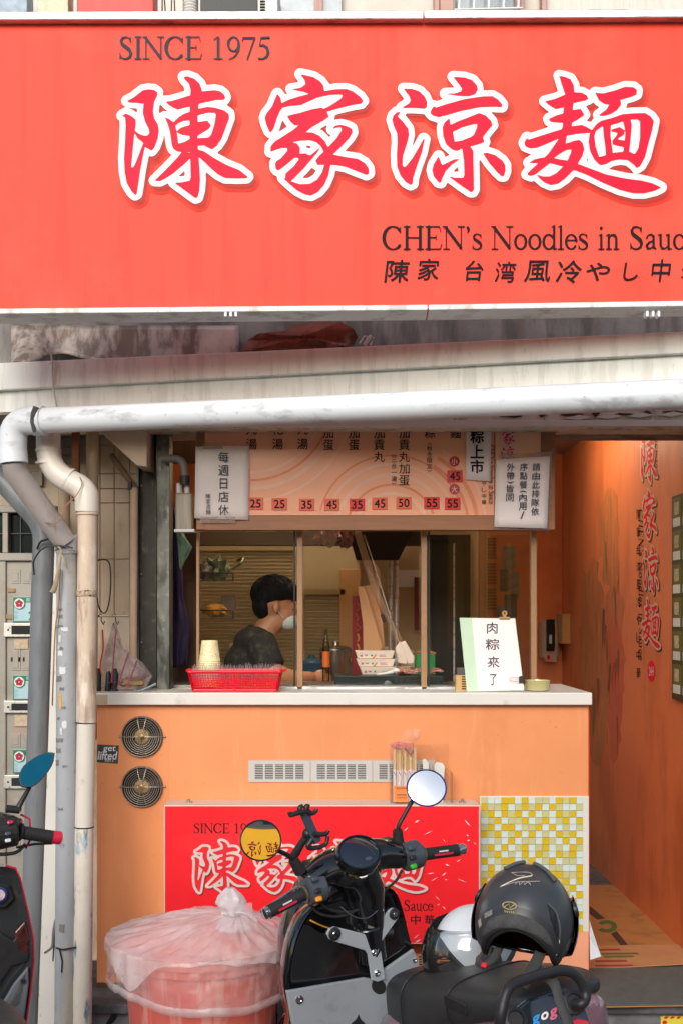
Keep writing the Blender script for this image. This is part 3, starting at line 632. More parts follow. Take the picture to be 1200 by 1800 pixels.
ribbon([(107, 972, 4.075), (113, 985, 4.07), (117, 1000, 4.07)], [.005, .008, .010])
ribbon([(107, 971, 4.078), (120, 967, 4.085), (134, 968, 4.1)], .005); ribbon([(107, 971, 4.078), (116, 977, 4.08), (126, 975, 4.09)], .005)
tag(b.build('tied_rag', mk('beige_rag', '#b7a98f', .95, var=.2, vs=40), None, smooth=60), 'beige rag strip knotted in a bow round the grey pipe', 'rag')
tag(MB().tube(spline([P(106, 1000, 4.10), P(103, 1060, 4.10), P(97, 1110, 4.11), P(94, 1180, 4.12), P(92, 1240, 4.2)]), .003, 6).build('loose_string', m_cord, None, smooth=60), 'thin tan cord trailing down between the pipes from the knotted rag', 'cord')
tag(MB().tube(spline([P(140, 838, 4.09), P(144, 850, 4.09), P(136, 868, 4.08), P(116, 890, 4.05), P(106, 912, 4.04), P(96, 920, 4.04), P(80, 918, 4.06)]), .002, 6).build('loose_wire', m_cord, None, smooth=60), 'loose brown wire looping from the cream bend over the slanting pipe', 'wire')
tag(MB().tube(spline([P(172, 985, 4.5), P(188, 985, 4.45), P(194, 1000, 4.45), P(194, 1040, 4.45), P(189, 1070, 4.45), P(182, 1078, 4.45), P(174, 1068, 4.5), P(171, 1050, 4.5)]), .0028, 6).build('hanging_cable', m_wire, None, smooth=60), 'black cable loop hanging against the cream tiles', 'cable')

# ------------------------------------------------------------------ wall, door and mail slots behind the pipes
tw = thing('tiled_wall', 'cream tiled wall in the recess behind the vertical pipes', 'wall', P(190, 1100, 4.86))
MB().box(-2.6, -.80, 4.87, 5.1, .19, 2.75).build('backing', m_cream, tw)
ys = [740, 782, 833, 859, 884, 983, 1082]; xs = [150, 176, 201, 228, 254]
for y0, y1 in zip(ys, ys[1:]):
    for x0, x1 in zip(xs, xs[1:]): MB().pbox(x0 + .6, y0 + .6, x1 - .6, y1 - .6, 4.86 + random.uniform(-.001, .001), .0095).build('tile', m_tile, tw, bevel=.002)
for y0 in range(752, 812, 16):
    for x0 in range(-6, 140, 27): MB().pbox(x0 + .8, y0 + .8, x0 + 26, y0 + 15, 4.86 + random.uniform(-.001, .001), .0095).build('tile', mk('grey_tile', '#968c7e', .4, var=.15), tw, bevel=.002)
for x0 in range(-6, 60, 27): MB().pbox(x0 + .8, 828, x0 + 26, 854, 4.84, .012).build('tile', MATS['grey_tile'], tw, bevel=.002)
tag(MB().pbox(126, 745, 138, 880, 4.5, .03).build('rusty_flat_bar', mk('rusty_bar', '#7a4a2c', .8, .2, var=.35, vs=18)), 'rusty flat bar standing behind the cream pipe bend', 'metal bar')
tag(MB().tube([P(163, 740, 4.6), P(162, 880, 4.6), P(160, 1300, 4.6)], .025, 14).build('rear_pipe', mk('tan_pipe', '#c2a98c', .6, var=.12), None, smooth=50), 'tan vertical pipe standing just behind the stained cream one', 'pipe')
tag(MB().tube([P(113, 860, 4.5), P(113, 960, 4.5)], .024, 14).build('short_pipe', MATS['tan_pipe'], None, smooth=50), 'short tan pipe showing between the two slanting bends', 'pipe')
t = thing('thin_pipe', 'slim cream conduit pipe beside the galvanised column', 'pipe', P(236, 1160, 4.66))
MB().tube([P(236, 858, 4.68), P(234, 1160, 4.68)], .0165, 14).build('straight_run', mk('thin_cream', '#c7ad92', .6, var=.12, dirt=[('#4b3d31', .7, 6, (3, 3, .5), .58)]), t, smooth=50)
MB().tube(rp([P(240, 860, 4.68), P(226, 842, 4.7), P(196, 800, 4.75)], .02), .012, 10).build('feeder', mk('brown_feeder', '#7d6552', .7, var=.2), t, smooth=50)
MB().pbox(224, 845, 231, 860, 4.66, .03).build('clamp', m_wire, t, bevel=.002)
tag(MB().prism([P(165, 748, 4.55), P(258, 748, 4.55), P(258, 820, 4.55), P(240, 818, 4.55)], (0, .3, 0)).build('boxed_soffit', mk('soffit_cream', '#d8c3ac', .7, var=.06), None, bevel=.004), 'slanting cream boxed duct under the ceiling beside the steel column', 'duct')
dr = thing('steel_door', 'grubby pale embossed steel door with mail slots and a grilled window above', 'door', P(28, 1790, 4.7))
m_door = mk('door_steel', '#989389', .5, .2, var=.1, vs=6, dirt=[('#8b8476', .6, 8, (1, 1, 1), .54), ('#b08c78', .5, 12, (1, 1, .6), .62)])
a0, b0 = P(-160, 0, 4.72), P(98, 0, 4.72)
MB().box(a0.x, b0.x, 4.72, 4.77, .19, P(0, 985, 4.72).z).build('leaf', m_door, dr)
MB().pbox(-160, 972, 98, 986, 4.70, .06).build('transom', m_door, dr, bevel=.004)
MB().pbox(-160, 888, 98, 901, 4.70, .06).build('top_rail', m_door, dr, bevel=.004)
for x in (4, 58): MB().pbox(x, 901, x + 10, 972, 4.705, .05).build('mullion', m_door, dr, bevel=.003)
MB().pbox(-160, 901, 98, 972, 4.745, .008).build('pane', mk('dark_pane', '#14201f', .12, var=.2), dr)
for x in (36,): MB().pbox(x - 1, 901, x + 1, 972, 4.735, .008).build('glazing_bar', m_wire, dr)
MB().pbox(-160, 937, 98, 939, 4.732, .008).build('glazing_bar', m_wire, dr)
MB().pbox(-3, 986, 10, 1800, 4.708, .02).build('door_stile', m_door, dr, bevel=.003)
for py in (1002, 1140, 1155, 1290, 1405, 1440, 1480):
    for px in (19, 40): 
        for i, w in enumerate((17, 11)):
            MB().pbox(px + i * 3, py + i * 4, px + w + i * 2, py + 24 - i * 4, 4.7175 - .0022 * i, .006).build('embossed_square', m_door, dr, bevel=.0015)
for px, py, w, h in ((13, 1034, 13, 7), (4, 1080, 20, 8)): MB().pbox(px, py, px + w, py + h, 4.713, .005).build('tape_scrap', mk('brown_tape', '#9c7b55', .6), dr)
for px, py, w, h in ((25, 1124, 24, 17), (25, 1257, 26, 20)): MB().pbox(px, py, px + w, py + h, 4.7125, .005).build('faded_label', mk('faded_tan', '#bba78c', .7, var=.2, vs=60), dr)
for k, (y0, y1) in enumerate(((1095, 1120), (1232, 1254), (1363, 1387))):
    pl = MB().pbox(6, y0, 72, y1, 4.70, .018).build('mail_slot', mk('slot_steel', '#c9c7be', .4, .5, var=.08, dirt=[('#5d5a52', .6, 30, (1, 1, 1), .6)]), dr, bevel=.003)
    MB().pbox(20, y0 + 5, 70, y1 - 5, 4.698, .006).build('slot_opening', m_dark, pl)
    MB().ell(P(14, (y0 + y1) / 2, 4.698), .004).build('screw', m_wire, pl, smooth=60)
m_pg, m_pb = mk('plate_green', '#12784a', .4, var=.05), mk('plate_pale', '#a5c4cc', .4, var=.04)
for k, (y0, y1) in enumerate(((1049, 1094), (1187, 1231), (1318, 1360))):
    lab = ('green and pale blue house number plate above the topmost mail slot', 'green and pale blue house number plate above the middle mail slot', 'green and pale blue house number plate behind the scooter mirror')[k]
    pt = thing('number_plate', lab, 'number plate', P(44, y1, 4.71))
    MB().pbox(22, y0, 84, y1, 4.705, .006).build('plate', m_pb, pt, bevel=.006, seg=3)
    fn = lambda x, y: P(x, y, 4.7035)
    bb = MB(); bb.pbox(22.8, y0 + .8, 83, y0 + 10, 4.7035, .002); bb.pbox(22.8, y1 - 2.4, 83, y1 - .8, 4.7035, .002); bb.pbox(22.8, y0 + 10, 24.4, y1 - 2.4, 4.7035, .002)
    bb.build('green_border', m_pg, pt)
    c = P(34, y0 + 12, 4.7025); MB().lathe([(.024, 0), (.024, .002)], c, (0, -1, 0), 24).build('green_ring', m_pg, pt)
    MB().lathe([(.021, 0), (.021, .002)], c + Vector((0, -.002, 0)), (0, -1, 0), 24).build('white_disc', m_logow, pt)
    fl = MB()
    for q in range(5):
        an = R(90 + 72 * q); fl.lathe([(.0072, 0), (.0072, .001)], c + Vector((math.cos(an) * .0095, -.0045, math.sin(an) * .0095)), (0, -1, 0), 12, sy=1.)
    fl.build('flower', mk('plate_red', '#b3163a', .5), pt)
    tx = MB(); row_text(tx, '南', 46, y0 + 2, 53, y0 + 9, fn, .01); row_text(tx, '京', 54, y0 + 2, 61, y0 + 9, fn, .01)
    col_text(tx, '市巨', 28, y0 + 24, 6, 8, fn, .0)
    tx2 = MB(); row_text(tx2, '2', 50, y0 + 26, 60, y0 + 41, fn, .02)
    tx.v = [v + Vector((0, -.0012, 0)) for v in tx.v]; stuff(tx.build('lettering', m_pb, pt)); tx2.v = [v + Vector((0, -.0012, 0)) for v in tx2.v]; tx2.build('numeral', m_pg, pt)

# ------------------------------------------------------------------ upper storey bits just above the sign
def UP(x0, x1, d, th, mat, name, par=None, y0=-60, y1=60, bevel=.0):
    return MB().pbox(x0, y0, x1, y1, d, th).build(name, mat, par, bevel=bevel)
tag(UP(135, 270, 4.7, .12, mk('red_crate', '#c0392f', .5, var=.12, st=(8, 1, 1)), 'red_shutter', bevel=.004), 'red slatted panel behind the top edge of the sign', 'panel')
tag(UP(66, 120, 4.72, .1, mk('ivory_grille', '#c9c4a8', .5, var=.2, vs=30), 'ivory_crate', bevel=.004), 'ivory plastic grille box above the sign beside the red panel', 'box')
tag(UP(-30, 48, 4.74, .1, mk('bluish_bundle', '#8fa3b5', .5, var=.3, vs=25), 'blue_bundle', bevel=.004), 'bluish wrapped bundle above the left end of the sign', 'bundle')
b = MB(); cz = P(335, 18, 4.7)
b.tube([cz + Vector((0, 0, -.1 + k * .006)) for k in range(40)], [.029 + .004 * (k % 2) for k in range(40)], 14)
tag(b.build('corrugated_hose', mk('hose_white', '#c9ccc9', .5), None, smooth=30), 'white corrugated hose standing behind the top rail of the sign', 'hose')
b = MB()
for x in (292, 301, 308, 285): b.tube([P(x, 40, 4.7), P(x + random.uniform(-6, 6), -40, 4.72)], .003, 6)
tag(b.build('wire_bunch', m_wire), 'bunch of thin wires beside the white corrugated hose', 'wires')
ac = thing('air_conditioner', 'outdoor air conditioner with dark mesh grille and white slotted side above the sign', 'air conditioner', P(430, 40, 4.66))
UP(352, 452, 4.7, .3, mk('ac_dark', '#2e3234', .5, .3, var=.3, vs=90), 'coil_mesh', ac); UP(453, 488, 4.66, .3, mk('ac_white', '#d3d4d2', .5), 'side_panel', ac, bevel=.004)
for y in range(-40, 44, 5): MB().pbox(457, y, 466, y + 2, 4.655, .01).build('slot', m_dark, ac)
for nm, x0, x1, lab in (('upper_window', 490, 600, 'grey blue window with brown frame beside the air conditioner above the sign'), ('barred_window', 763, 920, 'window with white bars and pinkish brown frame above the sign'), ('curtained_window', 960, 1240, 'window with pale curtain at the right above the sign')):
    w = thing(nm, lab, 'window', P((x0 + x1) / 2, 60, 4.9))
    fm = mk('frame_brown', '#b08a80', .5, var=.08)
    UP(x0, x1, 4.95, .02, mk('upper_glass', '#8b9ba3', .15, var=.25, vs=8) if nm != 'curtained_window' else mk('curtain', '#cfcdc6', .8, var=.1, vs=12, st=(8, 1, 1)), 'pane', w)
    for xx in ([x0 + 62, x1 - 42] if nm == 'upper_window' else [x0, x1 - 8, (x0 + x1) / 2 + 70 - 6] if nm == 'barred_window' else [x0 - 8, x1]): UP(xx, xx + 9, 4.9, .06, fm, 'frame_post', w, bevel=.003)
    if nm == 'barred_window':
        UP(x0 + 10, x0 + 34, 4.89, .06, fm, 'frame_post', w, bevel=.003)
        for xx in range(805, 915, 26): MB().tube([P(xx, 60, 4.87), P(xx + 4, -60, 4.87)], .006, 8).build('bar', m_logow, w, smooth=60)
        for yy in (-10, 14, 38): MB().tube([P(798, yy + 2, 4.86), P(918, yy - 1, 4.86)], .004, 8).build('bar', m_logow, w, smooth=60)
# ================================================================== counter
YC = 4.5
def CP(px, py, off=0.): return P(px, py, YC - off)
ct = thing('serving_counter', 'orange painted serving counter with white top, fan grilles and mosaic corner', 'counter', (.05, 4.75, FL))
xl, xr = CP(170, 0).x, CP(1034, 0).x; zt = CP(0, 1239).z
MB().box(xl, xr, YC, 5.02, FL + .006, zt).build('front_body', m_orange, ct, bevel=.003)
MB().box(xr - .001, xr + .004, YC + .004, 5.02, FL + .008, zt - .002).build('side_edge', mk('red_edge', '#c8301f', .5), ct)
ztop = CP(0, 1217).z
MB().box(CP(166, 0).x, CP(1037, 0).x, 4.465, 5.06, zt + .001, ztop).build('counter_top', mk('countertop_white', '#dcd9d2', .35, var=.03, dirt=[('#9c9486', .4, 9, (1, 1, 1), .64)]), ct, bevel=.004)
MB().pbox(165, 1222, 189, 1238, 4.4645, .01).build('tape_patch', mk('tape_tan', '#b9a88c', .6, var=.15), ct)
MB().pbox(845, 1638, 1034.5, 1735, YC - .006, .006).build('lower_panel', mk('peach_panel', '#eda27e', .45, var=.04), ct, bevel=.002)
MB().pbox(290, 1660, 845, 1677, YC - .004, .004).build('dark_red_strip', mk('brick_red_strip', '#a8451f', .6), ct)  # strip of its own dark red below the light box
for x in (700, 736, 772): 
    for k in range(5): MB().pbox(x, 1682 + k * 4.4, x + 26, 1684 + k * 4.4, YC - .003, .003).build('lower_slot', m_dark, ct)
MB().pbox(170, 1728, 1034, 1742, YC - .0025, .0025).build('toe_strip', mk('toe_brown', '#5a3b28', .7), ct)
# fans
MB().pbox(205, 1254, 296, 1431, YC - .0012, .0012).build('fan_plate', m_orange, ct)
m_fan = mk('fan_wire', '#b5ada0', .35, .8, var=.15); m_hub = mk('fan_hub', '#b79c72', .35, .6, var=.35, vs=60, dirt=[('#4a4036', .9, 60, (1, 1, 1), .55)])
for cy in (1295, 1383):
    c = CP(250, cy, .0035); fr = MB().lathe([(.079, 0), (.082, .002), (.082, .006), (.078, .008), (.076, .003)], c, (0, -1, 0), 40, cap=False).build('vent_fan', mk('fan_ring', '#6f6257', .5, .4), ct, smooth=40)
    MB().lathe([(.0765, 0), (.0765, .0015)], c, (0, -1, 0), 40).build('recess', m_dark, fr)
    MB().lathe([(.028, .002), (.031, .004), (.033, .010), (.028, .014), (.012, .015), (.0105, .019), (.004, .02)], c, (0, -1, 0), 28).build('hub', m_hub, fr, smooth=35)
    bl = MB()
    for k in range(5):
        an = R(72 * k + cy); e = Vector((math.cos(an), 0, math.sin(an))); q = Vector((-math.sin(an), 0, math.cos(an)))
        bl.add([c + e * .033 + q * .012 + Vector((0, -.003, 0)), c + e * .033 - q * .012 + Vector((0, -.009, 0)), c + e * .074 - q * .022 + Vector((0, -.008, 0)), c + e * .074 + q * .016 + Vector((0, -.003, 0))], [(0, 1, 2, 3)])
    bl.build('blades', mk('fan_blade', '#1d1c1a', .5), fr, solid=.0015)
    for r in (.036, .044, .052, .060, .068, .0775):
        cc = c + Vector((0, -.017, 0)); MB().tube([cc + Vector((math.cos(R(a)) * r, 0, math.sin(R(a)) * r)) for a in range(0, 360, 9)], .0015, 6, closed=True).build('grille_ring', m_fan, fr, smooth=60)
    for an in (0, 76, 104, 180, 256, 284):
        e = Vector((math.cos(R(an)), 0, math.sin(R(an)))); MB().tube([c + e * .012 + Vector((0, -.0185, 0)), c + e * .06 + Vector((0, -.0185, 0)), c + e * (.088 if an in (0, 180) else .080) + Vector((0, -.006, 0))], .0013, 6).build('grille_spoke', m_fan, fr, smooth=60)
    for sx in (-1, 1): MB().ell(c + Vector((sx * .089, -.004, 0)), .005, .005, .005, 10).build('screw', m_fan, fr, smooth=60)
# vent panels
m_vent = mk('vent_grey', '#c3c1bd', .45, .1, var=.03)
for x0 in (437, 546, 655):
    pl = MB(); w = 108 if x0 < 655 else 108
    pl.pbox(x0, 1337, x0 + w, 1343, YC - .006, .004); pl.pbox(x0, 1370, x0 + w, 1375, YC - .006, .004)
    cols = [x0 + 11 + 17.8 * k for k in range(5)]
    edges = [x0] + [e for c in cols for e in (c, c + 14.5)] + [x0 + w]
    for a, b2 in zip(edges[::2], edges[1::2]): pl.pbox(a, 1343, b2, 1370, YC - .006, .004)
    for c in cols:
        for k in range(9): pl.pbox(c, 1343 + 3.05 * k, c + 14.5, 1343 + 3.05 * k + 1.35, YC - .006, .0035)
    v = pl.build('vent_panel', m_vent, ct); stuff(v); MB().pbox(x0 + 2, 1339, x0 + w - 2, 1373, YC - .0018, .001).build('vent_backing', m_dark, v)
# mosaic corner
MB().pbox(843, 1400, 1034.2, 1638, YC - .003, .003).build('grout', mk('grout', '#d7d3c8', .8, var=.05), ct)
tiles = {}
s_ = 4.494 / F; a_ = 11.1 * s_ / 2
for nm, col in (('gold', '#d6b41e'), ('pale', '#cfdcd8'), ('olive', '#c6c38a')):
    me = MB().box(-a_, a_, 0, .005, -a_, a_).mesh('tile_' + nm); me.materials.append(mk('glass_tile_' + nm, col, .12, var=.08, vs=14, coat=.6)); tiles[nm] = me
PAT = ['OPPGGPGPOOPGOGPO', 'GOOGPOGOGPGOPPOG', 'OGPGOGPGPOPGOGPO', 'POGPOOGPOGPOGPGO', 'OGPGGPOOGPGPOPOG', 'GOGPOGPGPOPGOGPO', 'PPOPGPOOPGOPGPGO', 'OGPGPOGPOGPOPGOG', 'POGPOPGPGOPGOGPO', 'GPOGGPOGPOGPOOPG']
random.seed(21); hid = {'gold': MB(), 'pale': MB(), 'olive': MB()}
for r in range(20):
    for c in range(16):
        px = 845 + c * 11.97 + 5.4; py = 1402 + r * 11.85 + 5.2
        if px + 5.4 > 1034: continue
        k = {'G': 'gold', 'P': 'pale', 'O': 'olive'}[PAT[r % 10][(c + (5 if r > 9 else 0)) % 16]]
        p = P(px, py, 4.496)
        if ((px - 921) / 76) ** 2 + ((py - 1612) / 78) ** 2 < 1 and py > 1540:
            hid[k].box(p.x - a_, p.x + a_, 4.4915, 4.4965, p.z - a_, p.z + a_); continue
        o = bpy.data.objects.new('tile', tiles[k]); COL.objects.link(o); o.parent = ct
        o.location = Vector((p.x, 4.4917 + random.uniform(-.0008, .0008), p.z)) - ORG[ct.name]; o.rotation_euler = (random.uniform(-.02, .02), 0, random.uniform(-.025, .025))
for k in hid: stuff(hid[k].build('further_tiles', MATS['glass_tile_' + k], ct))
st = thing('sticker', 'black square sticker with white script lettering beside the upper fan grille', 'sticker', CP(190, 1342))
MB().prism([CP(171, 1309, .003), CP(209, 1311, .003), CP(207, 1343, .003), CP(170, 1340, .003)], (0, .003, 0)).build('sheet', mk('sticker_black', '#33373b', .5, var=.25, vs=50), st, bevel=.002)
fn = lambda x, y: CP(x + (y - 1325) * -.18, y, .0042)
b = MB(); row_text(b, 'get', 180, 1312, 202, 1324, fn, .01); row_text(b, 'lifted', 173, 1321, 206, 1336, fn, .012); row_text(b, 'PORT A', 187, 1336, 202, 1340, fn); stuff(b.build('lettering', m_logow, st))
# lit box on the counter front
YL = 4.36
LP_ = lambda x, y, o=.003: P(x, y, YL - o)
lb = thing('red_light_box', 'small red light box sign with brush characters screwed to the counter front', 'sign', P(565, 1660, 4.43))
MB().pbox(288, 1416, 843, 1660, YL, .135).build('housing', mk('box_cream', '#dcc8b8', .5, var=.05), lb, bevel=.002)
MB().pbox(290, 1418, 841, 1658, YL - .003, .0028).build('panel', mk('counter_red', '#f3232c', .3, var=.03, coat=.3), lb)
m_lo2 = mk('logo_cream', '#d9c6bf', .4); q = .43
serif_letters('SINCE 1975', 340, 1448, 456, 1465, lambda x, y: LP_(x, y, .0045), m_blk, lb)
serif_letters("CHEN's Noodles in Sauce", 527, 1583, 760, 1602, lambda x, y: LP_(x, y, .0045), m_blk, lb)
letters('陳家台湾風冷やし中華', lambda x, y: LP_(x, y, .0045), m_blk, lb, [(528 + k * 24.2 - (12 if k < 2 else 0), 1609, 545 + k * 24.2 - (12 if k < 2 else 0), 1626) for k in range(10)])
for i in range(4):
    mp_ = lambda o: (lambda x, y: LP_(337 + (x - 207) * q, 1474 + (y - 122) * q, o))
    ch = put(MB(), LG[i]['fill'], mp_(.009)).build('character', mk('logo_red2', '#e2202e', .4), lb)
    put(MB(), LG[i]['out'], mp_(.007)).build('outline', m_lo2, ch)
    put(MB(), LG[i]['sh'][3], lambda x, y: LP_(337 + (x - 202) * q, 1474 + (y - 116) * q, .005)).build('drop_shadow', mk('shadow_red', '#9e1a22', .5), ch)
random.seed(8)
for k in range(26):                                   # flakes of torn sticker on the red face
    x, y = random.uniform(700, 838), random.uniform(1440, 1655); an = random.uniform(-.9, .9); l = random.uniform(1.5, 9); w = random.uniform(.4, 1.6)
    dx, dy = math.cos(an) * l, math.sin(an) * l
    MB().prism([LP_(x - dx, y - dy, .0054), LP_(x, y - w, .0054), LP_(x + dx, y + dy, .0054), LP_(x, y + w, .0054)], (0, .0008, 0)).build('white_scuff', m_logow, lb)
for px in (332, 812): 
    b = MB(); c = P(px, 1406, 4.42); b.box(c.x - .012, c.x + .012, 4.40, 4.44, c.z - .014, c.z - .008).lathe([(.006, 0), (.006, .012)], c + Vector((0, -.005, -.008)), (0, 0, 1), 10); b.build('bracket_bolt', m_fan, lb)
# chopstick pocket standing on the light box
cb = thing('chopstick_holder', 'clear acrylic pocket holding paper wrapped chopsticks and white spoons', 'holder', P(730, 1412, 4.44))
acr = glass_mat('acrylic', (.99, .99, .985), .7, .02)
b = MB(); a0, b0 = P(686, 1412, 4.37), P(792, 1308, 4.37); zt_, zb_ = P(0, 1308, 4.47).z, P(0, 1411, 4.40).z; zm_ = P(0, 1370, 4.37).z
b.box(a0.x, b0.x, 4.468, 4.471, zb_, zt_); b.build('back_sheet', acr, cb)
MB().prism([P(686, 1411, 4.385), P(794, 1411, 4.385), P(794, 1372, 4.385), P(786, 1364, 4.385), P(756, 1310, 4.385), P(686, 1310, 4.385)], (0, .003, 0)).build('front_sheet', acr, cb)
for px in (686, 793): x = P(px, 0, 4.42).x; MB().box(x - .0015, x + .0015, 4.389, 4.467, zb_, zm_ + .02).build('side_sheet', acr, cb)
random.seed(9); mw = mk('bamboo', '#d9b98a', .6, var=.1, st=(20, 20, 1)); mpap = mk('chopstick_paper', '#e8dfdc', .7, var=.06)
for k in range(9):
    x = 691 + k * 4.6; zz = random.uniform(-2, 2); pk = thing('chopstick_pair', 'paper wrapped wooden chopsticks standing in the clear pocket', 'chopsticks', P(x, 1410, 4.42), 'chopsticks in the clear pocket') 
    dd = 4.40 + (k % 2) * .022; x2 = x + random.uniform(-1, 1)
    MB().prism([P(x, 1410, dd), P(x + 4, 1410, dd), P(x2 + 4, 1316 + zz, dd), P(x2, 1316 + zz, dd)], (0, .006, 0)).build('sticks', mw, pk)
    MB().prism([P(x - .2, 1410.5, dd - .001), P(x + 4.2, 1410.5, dd - .001), P(x2 + 4.2, 1352 + (k % 3) * 2, dd - .001), P(x2 - .2, 1354, dd - .001)], (0, .008, 0)).build('sleeve', mpap, pk)
    if k % 2 == 0: MB().prism([P(x, 1356, dd - .0022), P(x + 3.5, 1362, dd - .0022), P(x + 3.5, 1364, dd - .0022), P(x, 1358, dd - .0022)], (0, .0006, 0)).build('purple_mark', mk('purple_print', '#9a2f8c', .6), pk)
m_or = mk('orange_card', '#ee8a45', .6); c1 = thing('orange_card', 'small orange printed card at the foot of the clear chopstick pocket', 'card', P(710, 1411, 4.38))
MB().pbox(692, 1382, 716, 1410.5, 4.379, .002).build('card', m_or, c1); b = MB()
for k in range(5): row_text(b, '筷', 696 + k * 4, 1384, 699 + k * 4, 1388, lambda x, y: P(x, y, 4.3775)); 
for k in range(6): row_text(b, '請', 697 + k * 3, 1396, 699.4 + k * 3, 1399, lambda x, y: P(x, y, 4.3775)); row_text(b, '食', 697 + k * 3, 1401, 699.4 + k * 3, 1404, lambda x, y: P(x, y, 4.3775))
stuff(b.build('lettering', mk('card_ink', '#7a3a1c', .6), c1))
fl = film_mat('clear_wrap', '#e9dfe6', .35, .12, 30, .1); fp = film_mat('purple_wrap', '#b04fa0', .6, .15, 40, .2)
def wrap(name, lab, pts, mat, d, amp, grp=None):
    pts3 = [P(x, y, d) for x, y in pts]; c = sum(pts3, Vector()) / len(pts3); n = len(pts3)
    rings = [[p.lerp(c, k) + Vector((0, -amp * k + amp * .8 * noise.noise(p * 60 + Vector((k * 3, 0, 0))), 0)) for p in pts3] for k in (0, .25, .5, .75, .97)]
    b = MB().loft(rings, cap=False); return tag(b.build(name, mat, None, smooth=50), lab, 'plastic wrap')
wrap('clear_wrapper', 'crumpled clear plastic wrapper sticking up from the chopstick pocket', [(705, 1308), (704, 1296), (712, 1285), (728, 1280), (740, 1284), (738, 1297), (724, 1308)], fl, 4.42, .03)
wrap('purple_wrapper', 'torn purple printed wrapper round the tops of the chopsticks', [(685, 1308), (700, 1304), (716, 1308), (727, 1306), (727, 1322), (722, 1330), (714, 1316), (700, 1318), (688, 1316)], fp, 4.392, .02)
for k, (pts, lab) in enumerate((([(742, 1336), (747, 1334), (753, 1342), (755, 1410), (748, 1410)], 'narrow white plastic spoon handle leaning in the clear pocket'), ([(763, 1344), (766, 1340), (777, 1342), (781, 1348), (778, 1410), (762, 1410)], 'wide white plastic spoon standing in the clear pocket'))):
    tag(MB().prism([P(x, y, 4.44) for x, y in pts], (0, .004, 0)).build('plastic_spoon', mk('white_plastic', '#e8e8e4', .35), None, bevel=.0015), lab, 'spoon')

# ================================================================== window over the counter
YG = 4.70
m_wood = mk('tan_frame', '#a07a58', .45, var=.08, st=(1, 1, 6)); m_wood2 = mk('wood_trim', '#9c6a48', .5, var=.15, vs=5, st=(1.2, 8, 14))
wi = thing('shop_window', 'glazed front of the stall above the counter with tan frame posts', 'window', P(645, 1213, YG))
gz = glass_mat('window_glass', (.98, .985, .98), .28, .002)
post = lambda x0, x1, d=YG, th=.035, m=m_wood, nm='post': MB().pbox(x0, 931, x1, 1212, d, th).build(nm, m, wi, bevel=.002)
post(345, 350); post(522, 532, YG); post(516, 519, YG + .004, .02, m_wire, 'rubber_seal'); post(740, 750); post(752, 755, YG + .004, .02, m_wire, 'rubber_seal'); post(933, 943)
MB().pbox(345, 1207.5, 944, 1212.5, YG, .035).build('sill_track', m_alu, wi, bevel=.002)
for a, b2 in ((350, 516), (532, 740), (755, 933)): MB().pbox(a, 931, b2, 1207.5, YG + .014, .005).build('pane', gz, wi)
xg = P(937, 0, YG).x
MB().box(xg - .003, xg + .003, YG + .04, 6.3, P(0, 1212, YG).z, 2.74).build('side_pane', gz, wi)
MB().box(xg - .02, xg + .02, 6.25, 6.29, P(0, 1212, YG).z - .3, 2.74).build('rear_post', m_wood, wi)
MB().box(xg - .02, xg + .02, YG + .037, 6.29, FL + .006, P(0, 1212, YG).z - .001).build('side_dado', m_owall, wi)
# menu board
YM = 4.60
MP = lambda x, y, o=.001: P(x, y, YM - o)
mn = thing('menu_board', 'peach menu board with vertical dish names and red price tags above the window', 'menu', P(640, 932, 4.64))
MB().pbox(345, 690, 975, 931, YM + .004, .085).build('box', m_wood2, mn, bevel=.002)
m_peach = mk('menu_peach', '#fcb48e', .4, var=.03, coat=.2)
MB().pbox(360, 690, 868, 906, YM, .0038).build('panel', m_peach, mn, bevel=.001)
MB().pbox(870, 690, 950, 906, YM, .0038).build('logo_panel', mk('menu_peach_pale', '#fbc3a4', .4, var=.03), mn, bevel=.001)
MB().pbox(360, 907, 868, 931.5, YM - .004, .0078).build('lower_trim', m_wood2, mn, bevel=.0015)
MB().pbox(950.5, 690, 976, 803, YM - .004, .0078).build('end_trim', m_wood2, mn, bevel=.0015)
mrg = mk('menu_swirl', '#fdc3a2', .4); mrd = mk('menu_swirl_dark', '#ee8f62', .4)
def swirl(cx, cy, r, w, a0, a1, mm):
    b = MB(); pts = [(R(a0 + (a1 - a0) * k / 40)) for k in range(41)]; vs = []; fs = []
    for a in pts:
        for rr in (r, r + w):
            x, y = cx + rr * math.cos(a), cy - rr * math.sin(a); vs.append(MP(min(867, max(361, x)), min(905, max(700, y)), .0012))
    fs = [(2 * k, 2 * k + 1, 2 * k + 3, 2 * k + 2) for k in range(40)]
    b.add(vs, fs).build('printed_swirl', mm, mn)
for r, w, mm in ((128, 5, mrg), (142, 4, mrd), (155, 7, mrg), (178, 4, mrg)): swirl(440, 700, r, w, 270, 345, mm)
for r, w, mm in ((60, 6, mrg), (76, 4, mrd), (92, 7, mrg), (112, 5, mrg), (128, 3, mrd)): swirl(688, 930, r, w, 20, 165, mm)
for r, w, mm in ((120, 5, mrd), (135, 7, mrd), (152, 4, mrg)): swirl(700, 925, r, w, 5, 60, mm)
mfn = lambda x, y: MP(x, y, .0024)
COLS = [(442, ['貢', '丸', '湯'], 724), (488, ['花', '湯'], 746), (532, ['丸', '湯'], 746), (577, '加蛋', 752), (622, '加蛋', 752), (666, '加貢丸', 752), (710, '加貢丸加蛋', 752), (755, '粽', 752), (800, '麵', 752)]
